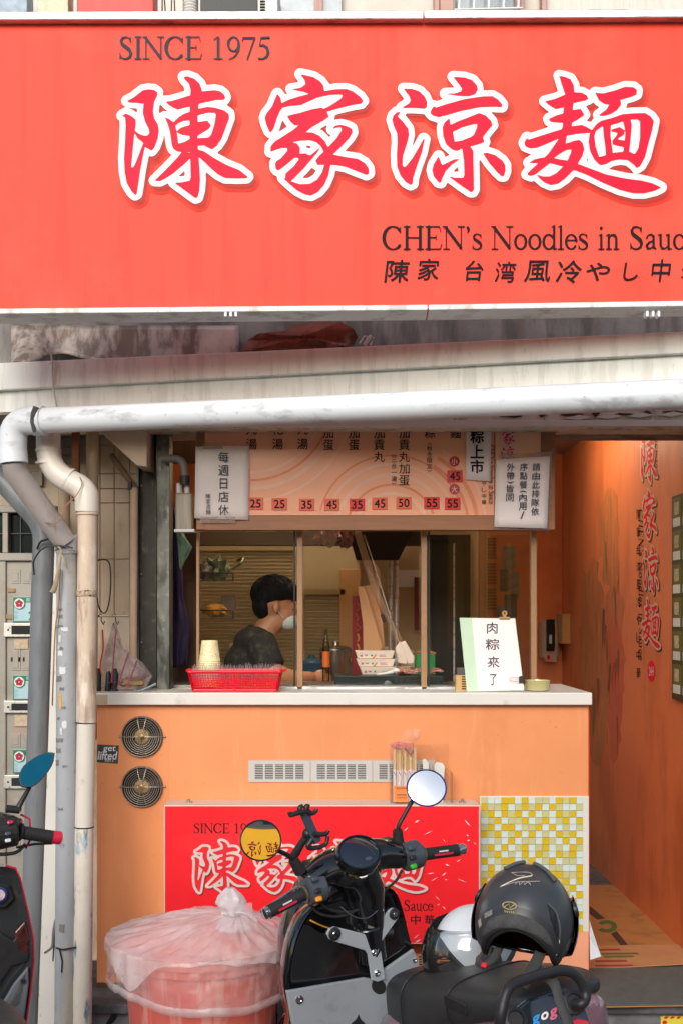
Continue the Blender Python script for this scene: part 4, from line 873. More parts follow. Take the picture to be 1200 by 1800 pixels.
for k, (x, s, y) in enumerate(COLS):
    y0 = y
    if k < 3: 
        for j, chh in enumerate(s): letters(chh, mfn, m_blk, mn, [(x - 9.5, 771 - (len(s) - 1 - j) * 26, x + 9.5, 790 - (len(s) - 1 - j) * 26)])
    else: col_letters(s, x, y0, 18.5, 20.8, mfn, m_blk, mn)
b = MB(); col_text(b, '(秋冬限定)', 754.5, 778, 9.5, 10.8, mfn, .004); stuff(b.build('small_lettering', m_blk, mn))
b = MB(); col_text(b, '(三合一湯)', 692, 798, 9.5, 11.4, mfn, .004); stuff(b.build('small_lettering', m_blk, mn))
mred = mk('price_red', '#e2231f', .4); mtag = mk('price_orange', '#ee6a4a', .45)
PR = [(449, 885, '25', mtag), (491, 886, '25', mtag), (539, 887, '35', mtag), (583, 887, '45', mtag), (627.5, 887, '35', mred), (667, 885, '45', mtag), (709.5, 884, '50', mtag), (758.5, 884, '55', mred), (795, 885, '55', mred), (799, 837, '45', mred)]
for x, y, s, mm in PR:
    tgp = MB().pbox(x - 13.5, y - 10.5, x + 13.5, y + 10.5, YM - .006, .005).build('price_tag', mm, mn, bevel=.0008)
    stuff(row_text(MB(), s, x - 9.5, y - 7.5, x + 9.5, y + 7.5, lambda a, c: MP(a, c, .0072), .012).build('numerals', m_blk, tgp))
for y, s in ((811, '小'), (860, '大')):
    d_ = MB().lathe([(.0212, 0), (.0212, .002)], MP(798, y, .001), (0, -1, 0), 28).build('round_badge', mk('badge_red', '#c8202e', .4), mn)
    letters(s, lambda a, c: MP(a, c, .0045), m_logow, d_, [(793, y - 5.5, 803, y + 5.5)])
for i in (1, 2):
    f2 = (lambda i: lambda x, y: ((x - LOGO_C[i][0]) * .125 + (894 if i == 1 else 892), (y - LOGO_C[i][1]) * .132 + (768 if i == 1 else 798)))(i)
    cch = put(MB(), LG[i]['fill'], lambda x, y: MP(*f2(x, y), .006)).build('character', m_logo, mn); put(MB(), LG[i]['out'], lambda x, y: MP(*f2(x, y), .0045)).build('outline', m_logow, cch)
b = serif_text(MB(), "CHEN's Noodles in Sauce", 0, 0, 104, 11, lambda x, y: MP(869 - y, 782 + x, .0046)); stuff(b.build('small_lettering', m_blk, mn))
b = MB(); col_text(b, 'やし中華', 850, 846, 8, 11, mfn, .002); stuff(b.build('small_lettering', m_blk, mn))
# paper notices
m_pap = mk('notice_paper', '#f3e9e6', .6, var=.04, vs=4); m_ink = mk('notice_ink', '#3a3d45', .6)
def sheet(pts, d, bend, mat, name, par):
    (x0, y0), (x1, y1), (x2, y2), (x3, y3) = pts
    def fn(u, v):
        x = (x0 * (1 - u) + x1 * u) * (1 - v) + (x3 * (1 - u) + x2 * u) * v; y = (y0 * (1 - u) + y1 * u) * (1 - v) + (y3 * (1 - u) + y2 * u) * v
        return P(x, y, d - bend * math.sin(u * math.pi) * (.4 + .6 * v))
    return MB().grid(fn, 8, 8).build(name, mat, par, smooth=60, solid=.0008)
nt = thing('paper_notice', 'white laminated notice with one column of handwritten characters left of the menu', 'notice', P(391, 914, 4.58))
sheet([(344, 785), (438, 783), (437, 914), (342, 911)], 4.588, .008, m_pap, 'sheet', nt)
nfn = lambda x, y: P(x, y, 4.576); col_letters('每週日店休', 393, 794, 18.5, 23.3, nfn, m_ink, nt, .004)
b = MB(); col_text(b, '陳家涼麵', 366, 868, 8.5, 9.2, nfn, .002); stuff(b.build('small_lettering', m_ink, nt))
MB().pbox(356, 778, 392, 789, 4.5795, .0005).build('tape', film_mat('clear_tape', '#cdb9ac', .4), nt); MB().pbox(352, 908, 414, 919, 4.5795, .0005).build('tape', MATS['clear_tape'], nt)
nt = thing('paper_notice', 'white notice with three columns of bold characters at the right end of the menu', 'notice', P(916, 928, 4.57))
sheet([(872, 808), (966, 802), (961, 929), (868, 926)], 4.575, .01, m_pap, 'sheet', nt)
sheet([(876, 800), (970, 793), (962, 932), (868, 931)], 4.584, .004, film_mat('sleeve_film', '#e3d3cc', .4, .1), 'plastic_sleeve', nt)
nfn = lambda x, y: P(x - (y - 860) * .03, y, 4.560)
for x, s in ((941, '請由此排隊依'), (919, '序點餐(內用/'), (896, '外帶)皆同')): col_letters(s, x, 814, 13.5, 15.6, nfn, m_ink, nt, .012)
nt = thing('paper_notice', 'narrow white strip with three bold characters stuck over the menu', 'notice', P(841, 845, 4.58))
sheet([(820, 690), (863, 690), (862, 846), (818, 843)], 4.592, .004, m_pap, 'sheet', nt)
col_letters('粽上市', 838, 755, 24, 26.5, lambda x, y: P(x, y, 4.584), m_blk, nt, .02)
# ================================================================== kitchen behind the glass
KB = 6.35
m_kw = mk('kitchen_wall', '#b5a27c', .7, var=.1, vs=2)
kw = tag(MB().box(-1.5, P(850, 0, KB).x + .02, KB, KB + .12, FL, 2.75).build('kitchen_wall', m_kw), 'dim tan rear wall of the kitchen seen through the glass', 'wall')
tag(MB().box(-1.5, -1.38, 5.15, KB - .001, FL, 2.75).build('kitchen_side_wall', m_kw), 'dim tan left side wall of the kitchen', 'wall')
bl = thing('window_blind', 'cream horizontal slat blind on the rear kitchen wall', 'blind', P(430, 1180, KB - .05))
b = MB(); random.seed(1)
for k in range(34):
    y = 968 + k * 6.4; a = P(330, y, KB - .03); c = P(515, y, KB - .03); b.obox((a + c) / 2, (1, 0, 0), (0, .8, -.6), (0, .6, .8), (c - a).length, .021, .0012)
stuff(b.build('slats', mk('blind_cream', '#d9d0b0', .5, var=.06), bl)); MB().pbox(328, 958, 518, 968, KB - .05, .04).build('headrail', mk('blind_head', '#a08a5c', .5), bl)
b = MB()
bl2 = thing('window_blind', 'cream slat blind behind the worker to the right of the tan window post', 'blind', P(580, 1180, KB - .05))
for k in range(22):
    y = 1045 + k * 6.4; a = P(536, y, KB - .03); c = P(604, y, KB - .03); b.obox((a + c) / 2, (1, 0, 0), (0, .8, -.6), (0, .6, .8), (c - a).length, .021, .0012)
stuff(b.build('slats', MATS['blind_cream'], bl2)); MB().pbox(534, 1036, 606, 1045, KB - .05, .04).build('headrail', MATS['blind_head'], bl2)
tag(MB().pbox(345, 934, 740, 958, 5.9, .1).build('dark_cross_beam', mk('dark_brown', '#4a3824', .6, var=.15)), 'dark brown beam across the top of the kitchen behind the glass', 'beam')
d = thing('dark_doorway', 'dark green black door at the rear right of the kitchen', 'door', P(790, 1350, KB - .02))
MB().pbox(757, 950, 818, 1520, KB - .03, .025).build('leaf', mk('door_dark', '#1c1f1a', .35, var=.25, st=(6, 1, .5)), d); MB().pbox(818, 945, 826, 1520, KB - .05, .045).build('jamb', mk('jamb_black', '#0c0d0c', .5), d); MB().pbox(748, 940, 826, 950, KB - .05, .045).build('head', MATS['jamb_black'], d)
MB().pbox(796, 955, 799, 1520, KB - .034, .004).build('bright_edge', m_alu, d)
h = thing('range_hood', 'dark metal extractor hood hanging at the top of the kitchen', 'hood', P(660, 985, 5.9))
MB().loft([[P(x, y, dd) for x, y, dd in ((626, 985, 5.7), (700, 985, 5.7), (700, 985, 6.2), (626, 985, 6.2))], [P(x, y, dd) for x, y, dd in ((610, 930, 5.6), (728, 930, 5.6), (728, 930, 6.25), (610, 930, 6.25))]]).build('canopy', mk('hood_steel', '#3e3a32', .35, .7, var=.15), h, bevel=.004)
MB().pbox(640, 800, 700, 931, 5.75, .3).build('duct', MATS['hood_steel'], h)
t = thing('steel_post', 'thin steel post standing behind the leaning rods in the kitchen', 'post', P(693, 1350, 5.9)); MB().tube([P(686, 960, 5.9), P(686, 1500, 5.9)], .012, 10).build('tube', m_alu, t, smooth=60); MB().tube([P(696, 960, 5.92), P(696, 1500, 5.92)], .014, 10).build('tube', m_alu, t, smooth=60)
tag(MB().pbox(700, 1002, 736, 1032, 6.28, .01).build('white_notice', m_logow), 'pale sheet on the wall left of the dark door', 'paper')
tag(MB().pbox(728, 1015, 741, 1108, 6.25, .012).build('red_scroll', mk('dark_red_scroll', '#6e1418', .6)), 'dark red hanging strip beside the tan window post', 'banner')
tag(MB().pbox(596, 1000, 634, 1180, 6.3, .04).build('tan_cupboard', mk('cupboard_tan', '#b98d57', .5), None, bevel=.004), 'tan cupboard at the rear of the kitchen beside the red banner', 'cupboard')
# red banner, boards, rods
t = thing('red_banner', 'dark red banner with yellow brush strokes standing behind the cartons', 'banner', P(628, 1200, 5.35))
MB().pbox(619, 1048, 637, 1210, 5.35, .004).build('cloth', mk('banner_red', '#7d1018', .7, var=.1), t)
b = MB(); random.seed(6)
for k in range(5): b.tube([P(625 + random.uniform(-2, 5), 1060 + k * 18, 5.345), P(631 + random.uniform(-2, 4), 1068 + k * 18, 5.345), P(624 + random.uniform(0, 6), 1074 + k * 18, 5.345)], .006, 6, flat=.2)
stuff(b.build('brush_print', mk('banner_yellow', '#c79a2a', .6), t))
for pts, dd, lab in (([(629, 1031), (640, 1031), (672, 1136), (640, 1210), (638, 1100)], 5.25, 'tall narrow tan cardboard sheet leaning behind the cartons'), ([(641, 1030), (652, 1027), (672, 1090), (681, 1210), (668, 1150)], 5.3, 'second tan cardboard sheet leaning beside the clear rods'), ([(657, 990), (667, 1000), (668, 1090), (662, 1060)], 5.45, 'small orange lit board edge above the leaning sheets')):
    tag(MB().prism([P(x, y, dd) for x, y in pts], (0, .006, 0)).build('cardboard_sheet', mk('tan_board', '#cf9a6b', .7, var=.05)), lab, 'cardboard')
t = thing('clear_tube', 'long clear plastic tube leaning across the window towards the serving scoops', 'tube', P(700, 1130, 5.0))
MB().tube([P(628, 935, 5.05), P(660, 1040, 5.02), P(703, 1130, 5.0)], .017, 14).build('tube_wall', film_mat('clear_tube_film', '#c9a583', .38, .08, 3, .6), t, smooth=60)
MB().tube([P(640, 940, 5.03), P(700, 1128, 4.99)], .003, 6).build('bright_rod', m_alu, t, smooth=60); MB().tube([P(671, 1080, 4.99), P(676, 1094, 4.985)], .008, 8).build('black_clip', m_wire, t)
# stuff on the kitchen worktop, seen just behind the glass
zc = P(0, 1212, YG).z
wt = tag(MB().box(-.75, .78, 4.78, 5.06 - .002, ztop + .001, ztop + .012).build('steel_worktop', mk('worktop_steel', '#8f8c84', .3, .8, var=.1)), 'narrow steel tray strip behind the glass on the counter', 'worktop')
zw = ztop + .013
def zof(py, d): return P(0, py, d).z
bx = thing('cash_box', 'flat dark green black box with a round stud, cartons stacked on top', 'box', (P(690, 0, 4.82).x, 4.9, zw))
MB().prism([P(588, 1211, 4.8), P(780, 1211, 4.8), P(780, 1188, 4.8), P(588, 1188, 4.8)], (0, .2, 0)).build('case', mk('box_green_black', '#10201c', .25, var=.15, coat=.3), bx, bevel=.004)
MB().lathe([(.015, 0), (.015, .004), (.012, .005)], P(681, 1203, 4.8), (0, -1, 0), 20).build('stud', mk('stud_grey', '#5d6660', .3), bx, smooth=40)
zb = zof(1188, 4.8) + .001
for k, (x0, x1, xo) in enumerate(((632, 697, 0), (626, 695, 0), (624, 694, 0))):
    yb = zb + k * .0345; t = thing('food_carton', ('lowest white paper food carton with pink print in the stack of three', 'middle white paper food carton with pink print in the stack of three', 'topmost white paper food carton with red stripe in the stack of three')[k], 'carton', (P(660, 0, 4.87).x, 4.89, yb), 'paper cartons stacked on the dark box')
    a, c = P(x0, 0, 4.85).x, P(x1, 0, 4.85).x; i = .012; r1 = [(a + i, 4.855 + i, yb), (c - i, 4.855 + i, yb), (c - i, 4.96 - i, yb), (a + i, 4.96 - i, yb)]; r2 = [(a, 4.85, yb + .033), (c, 4.85, yb + .033), (c, 4.965, yb + .033), (a, 4.965, yb + .033)]
    MB().loft([r1, r2]).build('box_body', mk('carton_white', '#e9dccb', .5, var=.04), t, bevel=.002)
    b = MB(); 
    fnc = lambda u, v: Vector((a + i + (c - a - 2 * i) * u, 4.855 + i - i * v - .0016 - .001, yb + .033 * v))
    for u0, u1, v0, v1 in ((.06, .13, .25, .7), (.19, .28, .35, .7), (.62, .86, .6, .68), (.62, .8, .42, .5), (.62, .84, .25, .32)): b.add([fnc(u0, v0), fnc(u1, v0), fnc(u1, v1), fnc(u0, v1)], [(0, 1, 2, 3)])
    stuff(b.build('pink_print', mk('pink_ink', '#d4508a' if k < 2 else '#d04a3a', .6), t))
    b = MB(); b.add([fnc(.37, .3), fnc(.43, .3), fnc(.43, .7), fnc(.37, .7)], [(0, 1, 2, 3)]); b.build('green_print', mk('green_ink', '#3f8a5a', .6), t)
    if k: b = MB(); b.add([fnc(.42, .02), fnc(.46, .02), fnc(.64, .98), fnc(.6, .98)], [(0, 1, 2, 3)]); b.build('stripe', mk('stripe_red', '#cf3a34', .6), t)
t = thing('soup_spoon', 'white soup spoon lying on the dark box before the cartons', 'spoon', P(685, 1187, 4.83))
b = MB(); b.ell(P(696, 1179, 4.83) , .019, .016, .011, 14); b.tube([P(690, 1181, 4.83), P(676, 1184, 4.83), P(661, 1186, 4.83)], [.008, .006, .003], 8); b.build('bowl_and_handle', mk('spoon_white', '#e6e3de', .2), t, remesh=.0025, soft=4)
t = thing('noodle_bowl', 'small cream paper bowl with speckled print holding white scoops', 'bowl', (P(712, 0, 4.9).x, 4.92, zb))
MB().lathe([(.026, 0), (.034, .03), (.036, .032), (.034, .033), (.025, .004)], (P(712, 0, 4.9).x, 4.92, zb), n=24).build('bowl_body', mk('bowl_cream', '#d9b878', .5, var=.1, dirt=[('#4a3a22', .8, 60, (1, 1, 1), .6)]), t, smooth=40)
for pts, lab in (([(694, 1140), (703, 1127), (716, 1160), (714, 1168), (699, 1166)], 'white plastic serving scoop leaning in the cream bowl'), ([(703, 1130), (712, 1126), (728, 1155), (727, 1167), (716, 1167)], 'second white serving scoop nearer the green box')):
    tag(MB().prism([P(x, y, 4.91) for x, y in pts], (0, .012, 0)).build('serving_scoop', mk('scoop_white', '#e2cfc0', .3), None, bevel=.005, seg=3), lab, 'scoop')
t = thing('green_box', 'small bright green box with crumpled brown lid behind the meat packs', 'box', P(747, 1180, 4.95))
MB().pbox(731, 1150, 764, 1186, 4.93, .08).build('box_body', mk('bright_green', '#0f8a42', .4), t, bevel=.002); b = MB()
for k in range(6): b.ell(P(736 + k * 5, 1147 + (k % 2) * 2, 4.95), .016, .02, .008, 8)
b.build('crumpled_lid', mk('brown_paper', '#9c6242', .7, var=.2, vs=30), t, remesh=.004)
random.seed(13)
for k in range(5):
    x = 700 + k * 15; b = MB(); c = P(x + 6, 1180 + (k % 2) * 3, 4.85)
    b.grid(lambda u, v: c + Vector(((u - .5) * .06, (v - .5) * .07, .014 * math.sin(u * math.pi) * math.sin(v * math.pi) + .006 * noise.noise(Vector((u * 7, v * 7, k * 5))))), 12, 10)
    tag(b.build('sauce_sachet', mk('sachet_pink', '#b5746c', .12, var=.3, vs=50, coat=.7), None, smooth=70, solid=.003), 'shiny pink brown sachet in the heap on the dark box', 'sachet', 'sachets heaped on the dark box')
# worker
yp = 5.32
pn = thing('person', 'worker in a black t-shirt and pale face mask looking down at the worktop', 'person', (P(455, 0, yp).x, yp, FL))
m_skin = mk('skin', '#b9825e', .5, var=.06, vs=12); m_shirt = mk('black_shirt', '#1d1c1a', .85, var=.3, vs=20, dirt=[('#4a4638', .7, 26, (1, 1, 1), .58)])
b = MB(); V3 = Vector
b.ell(P(484, 1055, yp), .092, .074, .098, 18); b.ell(P(499, 1077, yp), .062, .058, .075, 16); b.ell(P(508, 1096, yp), .036, .042, .032, 12)
b.ell(P(522, 1083, yp), .016, .013, .018, 10); b.ell(P(516, 1068, yp), .028, .045, .02, 10)
b.tube([P(488, 1085, yp), P(470, 1104, yp), P(458, 1124, yp)], [.052, .056, .066], 14)
b.ell(P(485, 1069, yp - .082), .016, .014, .028, 10); b.ell(P(483, 1069, yp + .074), .014, .012, .026, 10)
b.tube([P(440, 1130, yp), P(440, 1300, yp)], [.10, .12], 12)
for s in (-1, 1):
    d0 = yp + s * .17
    b.tube(spline([P(457, 1126, yp + s * .13), P(470, 1160, d0), P(482, 1196, yp + s * .2), P(520, 1203, yp + s * .15), P(548, 1199, yp + s * .08), P(560, 1201, yp + s * .06)]), [.055, .052, .05, .048, .046, .045, .044, .043, .042, .04, .039, .038, .037, .036, .035, .034, .033, .032, .031, .03, .029, .028, .027, .028, .03, .032, .034, .034, .033, .032, .03][:31], 12) if False else b.tube(spline([P(457, 1126, yp + s * .13), P(470, 1160, d0), P(484, 1182, yp + s * .2), P(520, 1192, yp + s * .15), P(548, 1191, yp + s * .08)], 5), [.058 - .0015 * q for q in range(21)], 12)
    hx = P(557, 1191, yp + s * .07); b.ell(hx, .042, .022, .028, 12)
    for q in range(4): b.tube([hx + V3((.028, 0, .018 - q * .012)), hx + V3((.058 - .004 * abs(q - 1.5), 0, .012 - q * .012)), hx + V3((.07 - .005 * abs(q - 1.5), -s * .012, .002 - q * .012))], [.010, .009, .007], 8)
    b.tube([hx + V3((-.005, -s * .018, .022)), hx + V3((.025, -s * .03, .03)), hx + V3((.045, -s * .028, .022))], [.011, .010, .008], 8)
b.build('body', m_skin, pn, remesh=.008, soft=4)
b = MB(); b.ell(P(481, 1043, yp), .104, .084, .084, 20); b.ell(P(500, 1041, yp), .075, .07, .055, 16); b.ell(P(464, 1064, yp), .058, .072, .07, 14); b.ell(P(514, 1049, yp), .032, .048, .03, 12)
b.build('hair', mk('black_hair', (.004, .004, .004), .6, var=.4, vs=60, st=(1, 1, .3), bump=.3, bs=120, spec=.15), pn, remesh=.006, soft=2)
random.seed(77); b2 = MB()
for k in range(420):                                 # short strands lying over the hair
    th_, ph_ = random.uniform(0, 2 * math.pi), math.acos(random.uniform(-.35, 1)); nv = Vector((math.sin(ph_) * math.cos(th_), math.sin(ph_) * math.sin(th_), math.cos(ph_)))
    c_ = P(481, 1043, yp) + Vector((nv.x * .106, nv.y * .086, nv.z * .086)); tv = Vector((.5, random.uniform(-.5, .5), -1)); tv = (tv - nv * tv.dot(nv)).normalized(); l_ = random.uniform(.02, .045)
    b2.tube([c_ - tv * l_ * .5 - nv * .004, c_ + nv * .003, c_ + tv * l_ * .5 + nv * random.uniform(-.003, .005)], [.0018, .0026, .0008], 4)
stuff(b2.build('hair_strands', MATS['black_hair'], pn, smooth=60))
b = MB(); b.ell(P(508, 1092, yp), .047, .056, .045, 16); b.build('face_mask', mk('mask_pale', '#c4cfc9', .6, var=.05), pn, remesh=.006, soft=3)
MB().tube([P(498, 1086, yp - .058), P(490, 1076, yp - .07), P(484, 1062, yp - .08)], .0025, 6).build('mask_loop', m_logow, pn)
for s in (-1, 1): MB().ell(P(514, 1072, yp + s * .036), .008, .006, .005, 10).build('eye', m_wire, pn, smooth=60)
b = MB(); b.ell(P(448, 1128, yp), .10, .17, .075, 18); b.ell(P(440, 1170, yp), .125, .185, .14, 18); b.ell(P(436, 1230, yp), .135, .175, .2, 18); b.tube([P(462, 1108, yp), P(455, 1122, yp)], [.066, .09], 14)
for s in (-1, 1): b.tube([P(457, 1126, yp + s * .13), P(470, 1160, yp + s * .185), P(480, 1176, yp + s * .2)], [.075, .07, .064], 12)
b.build('shirt', m_shirt, pn, remesh=.009, soft=5)
b = MB(); x_ = P(437, 0, yp).x; b.ell((x_, yp, 1.02), .14, .17, .16, 16)
for s in (-1, 1): b.tube([(x_, yp + s * .09, 1.0), (x_ + .03, yp + s * .1, .62), (x_, yp + s * .1, .26)], [.095, .075, .055], 12); b.ell((x_ + .06, yp + s * .1, FL + .04), .13, .045, .038, 12)
b.build('trousers', mk('dark_trousers', '#23262e', .85), pn, remesh=.012, soft=3)
# shelf with bags, at the left inside the glass
def wire_shelf(y, lab, x0=346, x1=410):
    s = thing('wire_shelf', lab, 'shelf', P(378, y, 5.2))
    for k in range(7): MB().tube([P(x0, y, 5.1 + k * .04), P(x1, y, 5.1 + k * .04)], .003, 6).build('rod', m_wire, s, smooth=60)
    for x in (x0, x1): MB().tube([P(x, y, 5.1), P(x, y, 5.34)], .004, 6).build('rod', m_wire, s, smooth=60)
    MB().tube([P(x0, y - 14, 5.1), P(x1, y - 14, 5.1)], .004, 6).build('front_rail', m_wire, s, smooth=60)
    for x in (x0, x1): MB().tube([P(x, y, 5.1), P(x, y - 14, 5.1)], .004, 6).build('upright', m_wire, s, smooth=60)
wire_shelf(1021, 'upper black wire shelf holding leafy plastic bags inside the window'); wire_shelf(1087, 'lower black wire shelf with a yellow cloth inside the window')
def crumple(name, lab, cat, cpx, cpy, d, rx, ry, rz, mat, seed, amp=.35):
    c = P(cpx, cpy, d); b = MB(); b.ell((0, 0, 0), 1, 1, 1, 20); b.v = [c + Vector((v.x * rx, v.y * ry, v.z * rz)) * (1 + amp * noise.noise(v * 2.2 + Vector((seed, 0, 0))) + amp * .5 * noise.noise(v * 5 + Vector((0, seed, 0)))) for v in b.v]
    return tag(b.build(name, mat, None, smooth=40), lab, cat)
crumple('plastic_bag', 'crumpled white and green plastic bag on the upper wire shelf', 'bag', 380, 1000, 5.22, .055, .06, .05, mk('bag_green_white', '#6f7d5e', .25, var=.6, vs=18), 1, .6)
crumple('plastic_bag', 'folded pale plastic bag at the left of the upper wire shelf', 'bag', 360, 1004, 5.2, .035, .06, .04, mk('bag_pale', '#8c8478', .25, var=.4, vs=18), 7, .6)
crumple('yellow_cloth', 'crumpled yellow cloth on the lower wire shelf', 'cloth', 378, 1074, 5.2, .05, .06, .03, mk('cloth_yellow', '#b9801c', .8, var=.2, vs=30), 3, .5)
tag(MB().pbox(389, 1046, 412, 1074, 5.33, .1).build('small_carton', mk('carton_grey', '#6d5b48', .7), None, bevel=.002), 'small grey brown carton behind the yellow cloth', 'box')
tag(MB().tube(rp([P(418, 985, 5.3), P(428, 980, 5.25), P(424, 990, 5.2), P(408, 1000, 5.2)], .02), .007, 8).build('tongs', mk('green_tongs', '#4f5a34', .4)), 'greenish handle sticking out of the bags on the upper shelf', 'tongs')
for k, (x, y, s, lab) in enumerate(((572, 940, 1., 'pale plastic bag hanging from the kitchen beam'), (606, 945, .8, 'pinkish plastic scoop bag hanging beside the pale one'))):
    crumple('hanging_bag', lab, 'bag', x, y, 5.1, .045 * s, .04, .05 * s, mk('hang_pale', '#c9a893', .3, var=.2) if k == 0 else mk('hang_pink', '#8a5a50', .3, var=.2), 20 + k, .7)
bn2 = thing('kitchen_bench', 'steel bench along the rear of the kitchen', 'bench', P(600, 1300, 6.0))
MB().box(-.55, .62, 5.9, 6.28, 1.24, 1.28).build('bench_top', m_alu, bn2, bevel=.004)
for x in (-.5, .57):
    for y in (5.93, 6.24): MB().box(x - .015, x + .015, y - .015, y + .015, FL, 1.24).build('leg', m_alu, bn2)
for lab, nm, cat, px, r, h_, mm in (('tall steel stock pot on the rear kitchen bench', 'stock_pot', 'pot', 590, .085, .2, mk('pot_steel', '#a9a69e', .25, .9, var=.1)), ('blue plastic tub on the rear kitchen bench', 'plastic_tub', 'tub', 548, .06, .13, mk('tub_blue', '#3f6a8a', .4)), ('white plastic tub beside the steel pot on the rear bench', 'plastic_tub', 'tub', 720, .06, .15, mk('tub_white', '#cfccc0', .4))):
    q = P(px, 0, 6.05); tt = thing(nm, lab, cat, (q.x, 6.05, 1.281)); MB().lathe([(r * .92, 0), (r, .02), (r, h_), (r * 1.05, h_ + .004), (r * .96, h_ + .006), (r * .9, .02)], (q.x, 6.05, 1.281), n=24).build('wall', mm, tt, smooth=40)
    MB().lathe([(r * 1.04, h_ + .006), (r * .9, h_ + .02), (.02, h_ + .03), (.018, h_ + .05), (.001, h_ + .052)], (q.x, 6.05, 1.281), n=24).build('lid', mm, tt, smooth=40)
for k in range(4): tag(MB().box(P(640, 0, 6.1).x + k * .004, P(640, 0, 6.1).x + .16 - k * .006, 6.0, 6.18, 1.282 + k * .056, 1.282 + k * .056 + .054).build('paper_box', mk('paper_box_%d' % (k % 2), ('#c9b08c', '#d8cfc0')[k % 2], .7), None, bevel=.002), ('lowest box of the pile on the rear bench', 'second box up in the pile on the rear bench', 'third box up in the pile on the rear bench', 'topmost box of the pile on the rear bench')[k], 'box', 'boxes piled on the rear bench')
# warm heat lamp tube: glass candle shape, its glow painted as an orange band
t = thing('heat_lamp_tube', 'tall narrow bottle with an orange label standing behind the glass', 'bottle', P(573, 1210, 5.1)); MB().lathe([(.016, 0), (.017, .1), (.015, .2), (.008, .24), (.007, .27)], P(573, 1212, 5.1) , n=16).build('glass_body', glass_mat('lamp_tube_glass', (.8, .75, .6), 1.), t, smooth=50); MB().lathe([(.0175, .1), (.0175, .17)], P(573, 1212, 5.1), n=16, cap=False).build('glow_band', mk('glow_orange', '#e06a28', .4), t, smooth=50)

# unseen ceiling tubes added to brighten kitchen and passage, after hints of warm glow
def lamp(lab, x, y, z, w, l, em):
    t = thing('added_ceiling_lamp', lab, 'lamp', (x, y, z))
    MB().box(x - w / 2 - .02, x + w / 2 + .02, y - l / 2, y + l / 2, z + .035, z + .06).build('fitting', m_logow, t, bevel=.004)
    m = bpy.data.materials.new('lamp_glow'); m.use_nodes = True; nt_ = m.node_tree; nt_.nodes.remove(nt_.nodes['Principled BSDF']); q = nt_.nodes.new('ShaderNodeEmission'); q.inputs[0].default_value = (1, .78, .55, 1); q.inputs[1].default_value = em; nt_.links.new(q.outputs[0], nt_.nodes['Material Output'].inputs[0])
    MB().tube([(x, y - l / 2 + .02, z + .016), (x, y + l / 2 - .02, z + .016)], .016, 12).build('tube', m, t, smooth=60)
lamp('warm tube lamp on the kitchen ceiling behind the menu board', -.1, 5.45, 2.66, .06, 1.0, 62)
lamp('warm tube lamp on the ceiling of the orange passage', 1.15, 6.2, 2.66, .06, .8, 34)
# ================================================================== ledge things in front of the glass
zl = ztop + .0008
rb = thing('red_basket', 'bright red plastic basket full of clear cup lids on the counter', 'basket', (P(413, 0, 4.56).x, 4.565, zl))
m_rb = mk('basket_red', '#f0142c', .3, var=.03)
X0, X1 = P(333, 0, 4.52).x, P(493, 0, 4.52).x; zr = P(0, 1181, 4.5).z; y0, y1 = 4.495, 4.655
def bk(f, dz): ins = .016 * (1 - f); return [(X0 + ins, y0 + ins, dz), (X1 - ins, y0 + ins, dz), (X1 - ins, y1 - ins, dz), (X0 + ins, y1 - ins, dz)]
MB().loft([bk(0, zl), bk(.08, zl + .006)]).build('base', m_rb, rb, bevel=.003)
b = MB()                                             # perforated walls: real bars
hh = zr - zl
def wall(pa, pb, qa, qb, n, nm):
    b = MB(); pa, pb, qa, qb = map(Vector, (pa, pb, qa, qb))
    for k in range(n + 1): u = k / n; b.tube([pa.lerp(pb, u), qa.lerp(qb, u)], .0017, 5)
    for j in range(8): v = .08 + .84 * j / 7; b.tube([pa.lerp(qa, v), pb.lerp(qb, v)], .0016, 5)
    for v in (.0, .04, .95, 1.0): b.tube([pa.lerp(qa, v), pb.lerp(qb, v)], .0034, 6)
    for u in (0, .5, 1): b.tube([pa.lerp(pb, u), qa.lerp(qb, u)], .005, 6)
    b.build(nm, m_rb, rb, smooth=60)
B, T = bk(0, zl + .004), bk(1, zr)
wall(B[0], B[1], T[0], T[1], 34, 'front_wall'); wall(B[1], B[2], T[1], T[2], 16, 'side_wall'); wall(B[2], B[3], T[2], T[3], 34, 'back_wall'); wall(B[3], B[0], T[3], T[0], 16, 'side_wall')
rim = [Vector(p) for p in T]; MB().tube(rp([rim[0].lerp(rim[1], .5), rim[1], rim[2], rim[3], rim[0], rim[0].lerp(rim[1], .5)], .02), .0055, 8).build('rim', m_rb, rb, smooth=60)
for s, x in ((-1, X0), (1, X1)): MB().tube([(x, 4.54, zr), (x + s * .012, 4.545, zr + .002), (x + s * .014, 4.60, zr + .002), (x, 4.61, zr)], .006, 8).build('handle', m_rb, rb, smooth=60)
lidm = film_mat('lid_clear', '#efe6ea', .42, .1, 20, .6)
lid_me = None; random.seed(31)
for k in range(52):
    x = X0 + .008 + (X1 - X0 - .016) * k / 51; yc_ = 4.575; zc_ = zr - .022 + random.uniform(-.003, .006) + (.004 if k > 30 else 0)
    if lid_me is None:
        mbl = MB(); mbl.lathe([(.046, 0), (.047, .0012), (.042, .0016), (.04, .0004), (.0, .0004)], (0, 0, 0), (1, 0, 0), 22, cap=False); lid_me = mbl.mesh('cup_lid'); lid_me.materials.append(lidm)
    o = bpy.data.objects.new('cup_lid', lid_me); COL.objects.link(o); o.location = (x, yc_, zc_); o.rotation_euler = (0, random.uniform(-.05, .05), random.uniform(-.04, .04))
    tag(o, 'clear plastic cup lid standing on edge in the red basket', 'cup lid', 'clear lids in the red basket')
cps = thing
cxp = P(368, 0, 4.66).x
m_cup = mk('cup_cream', '#ece0b0', .45, var=.03)
n_c = 13
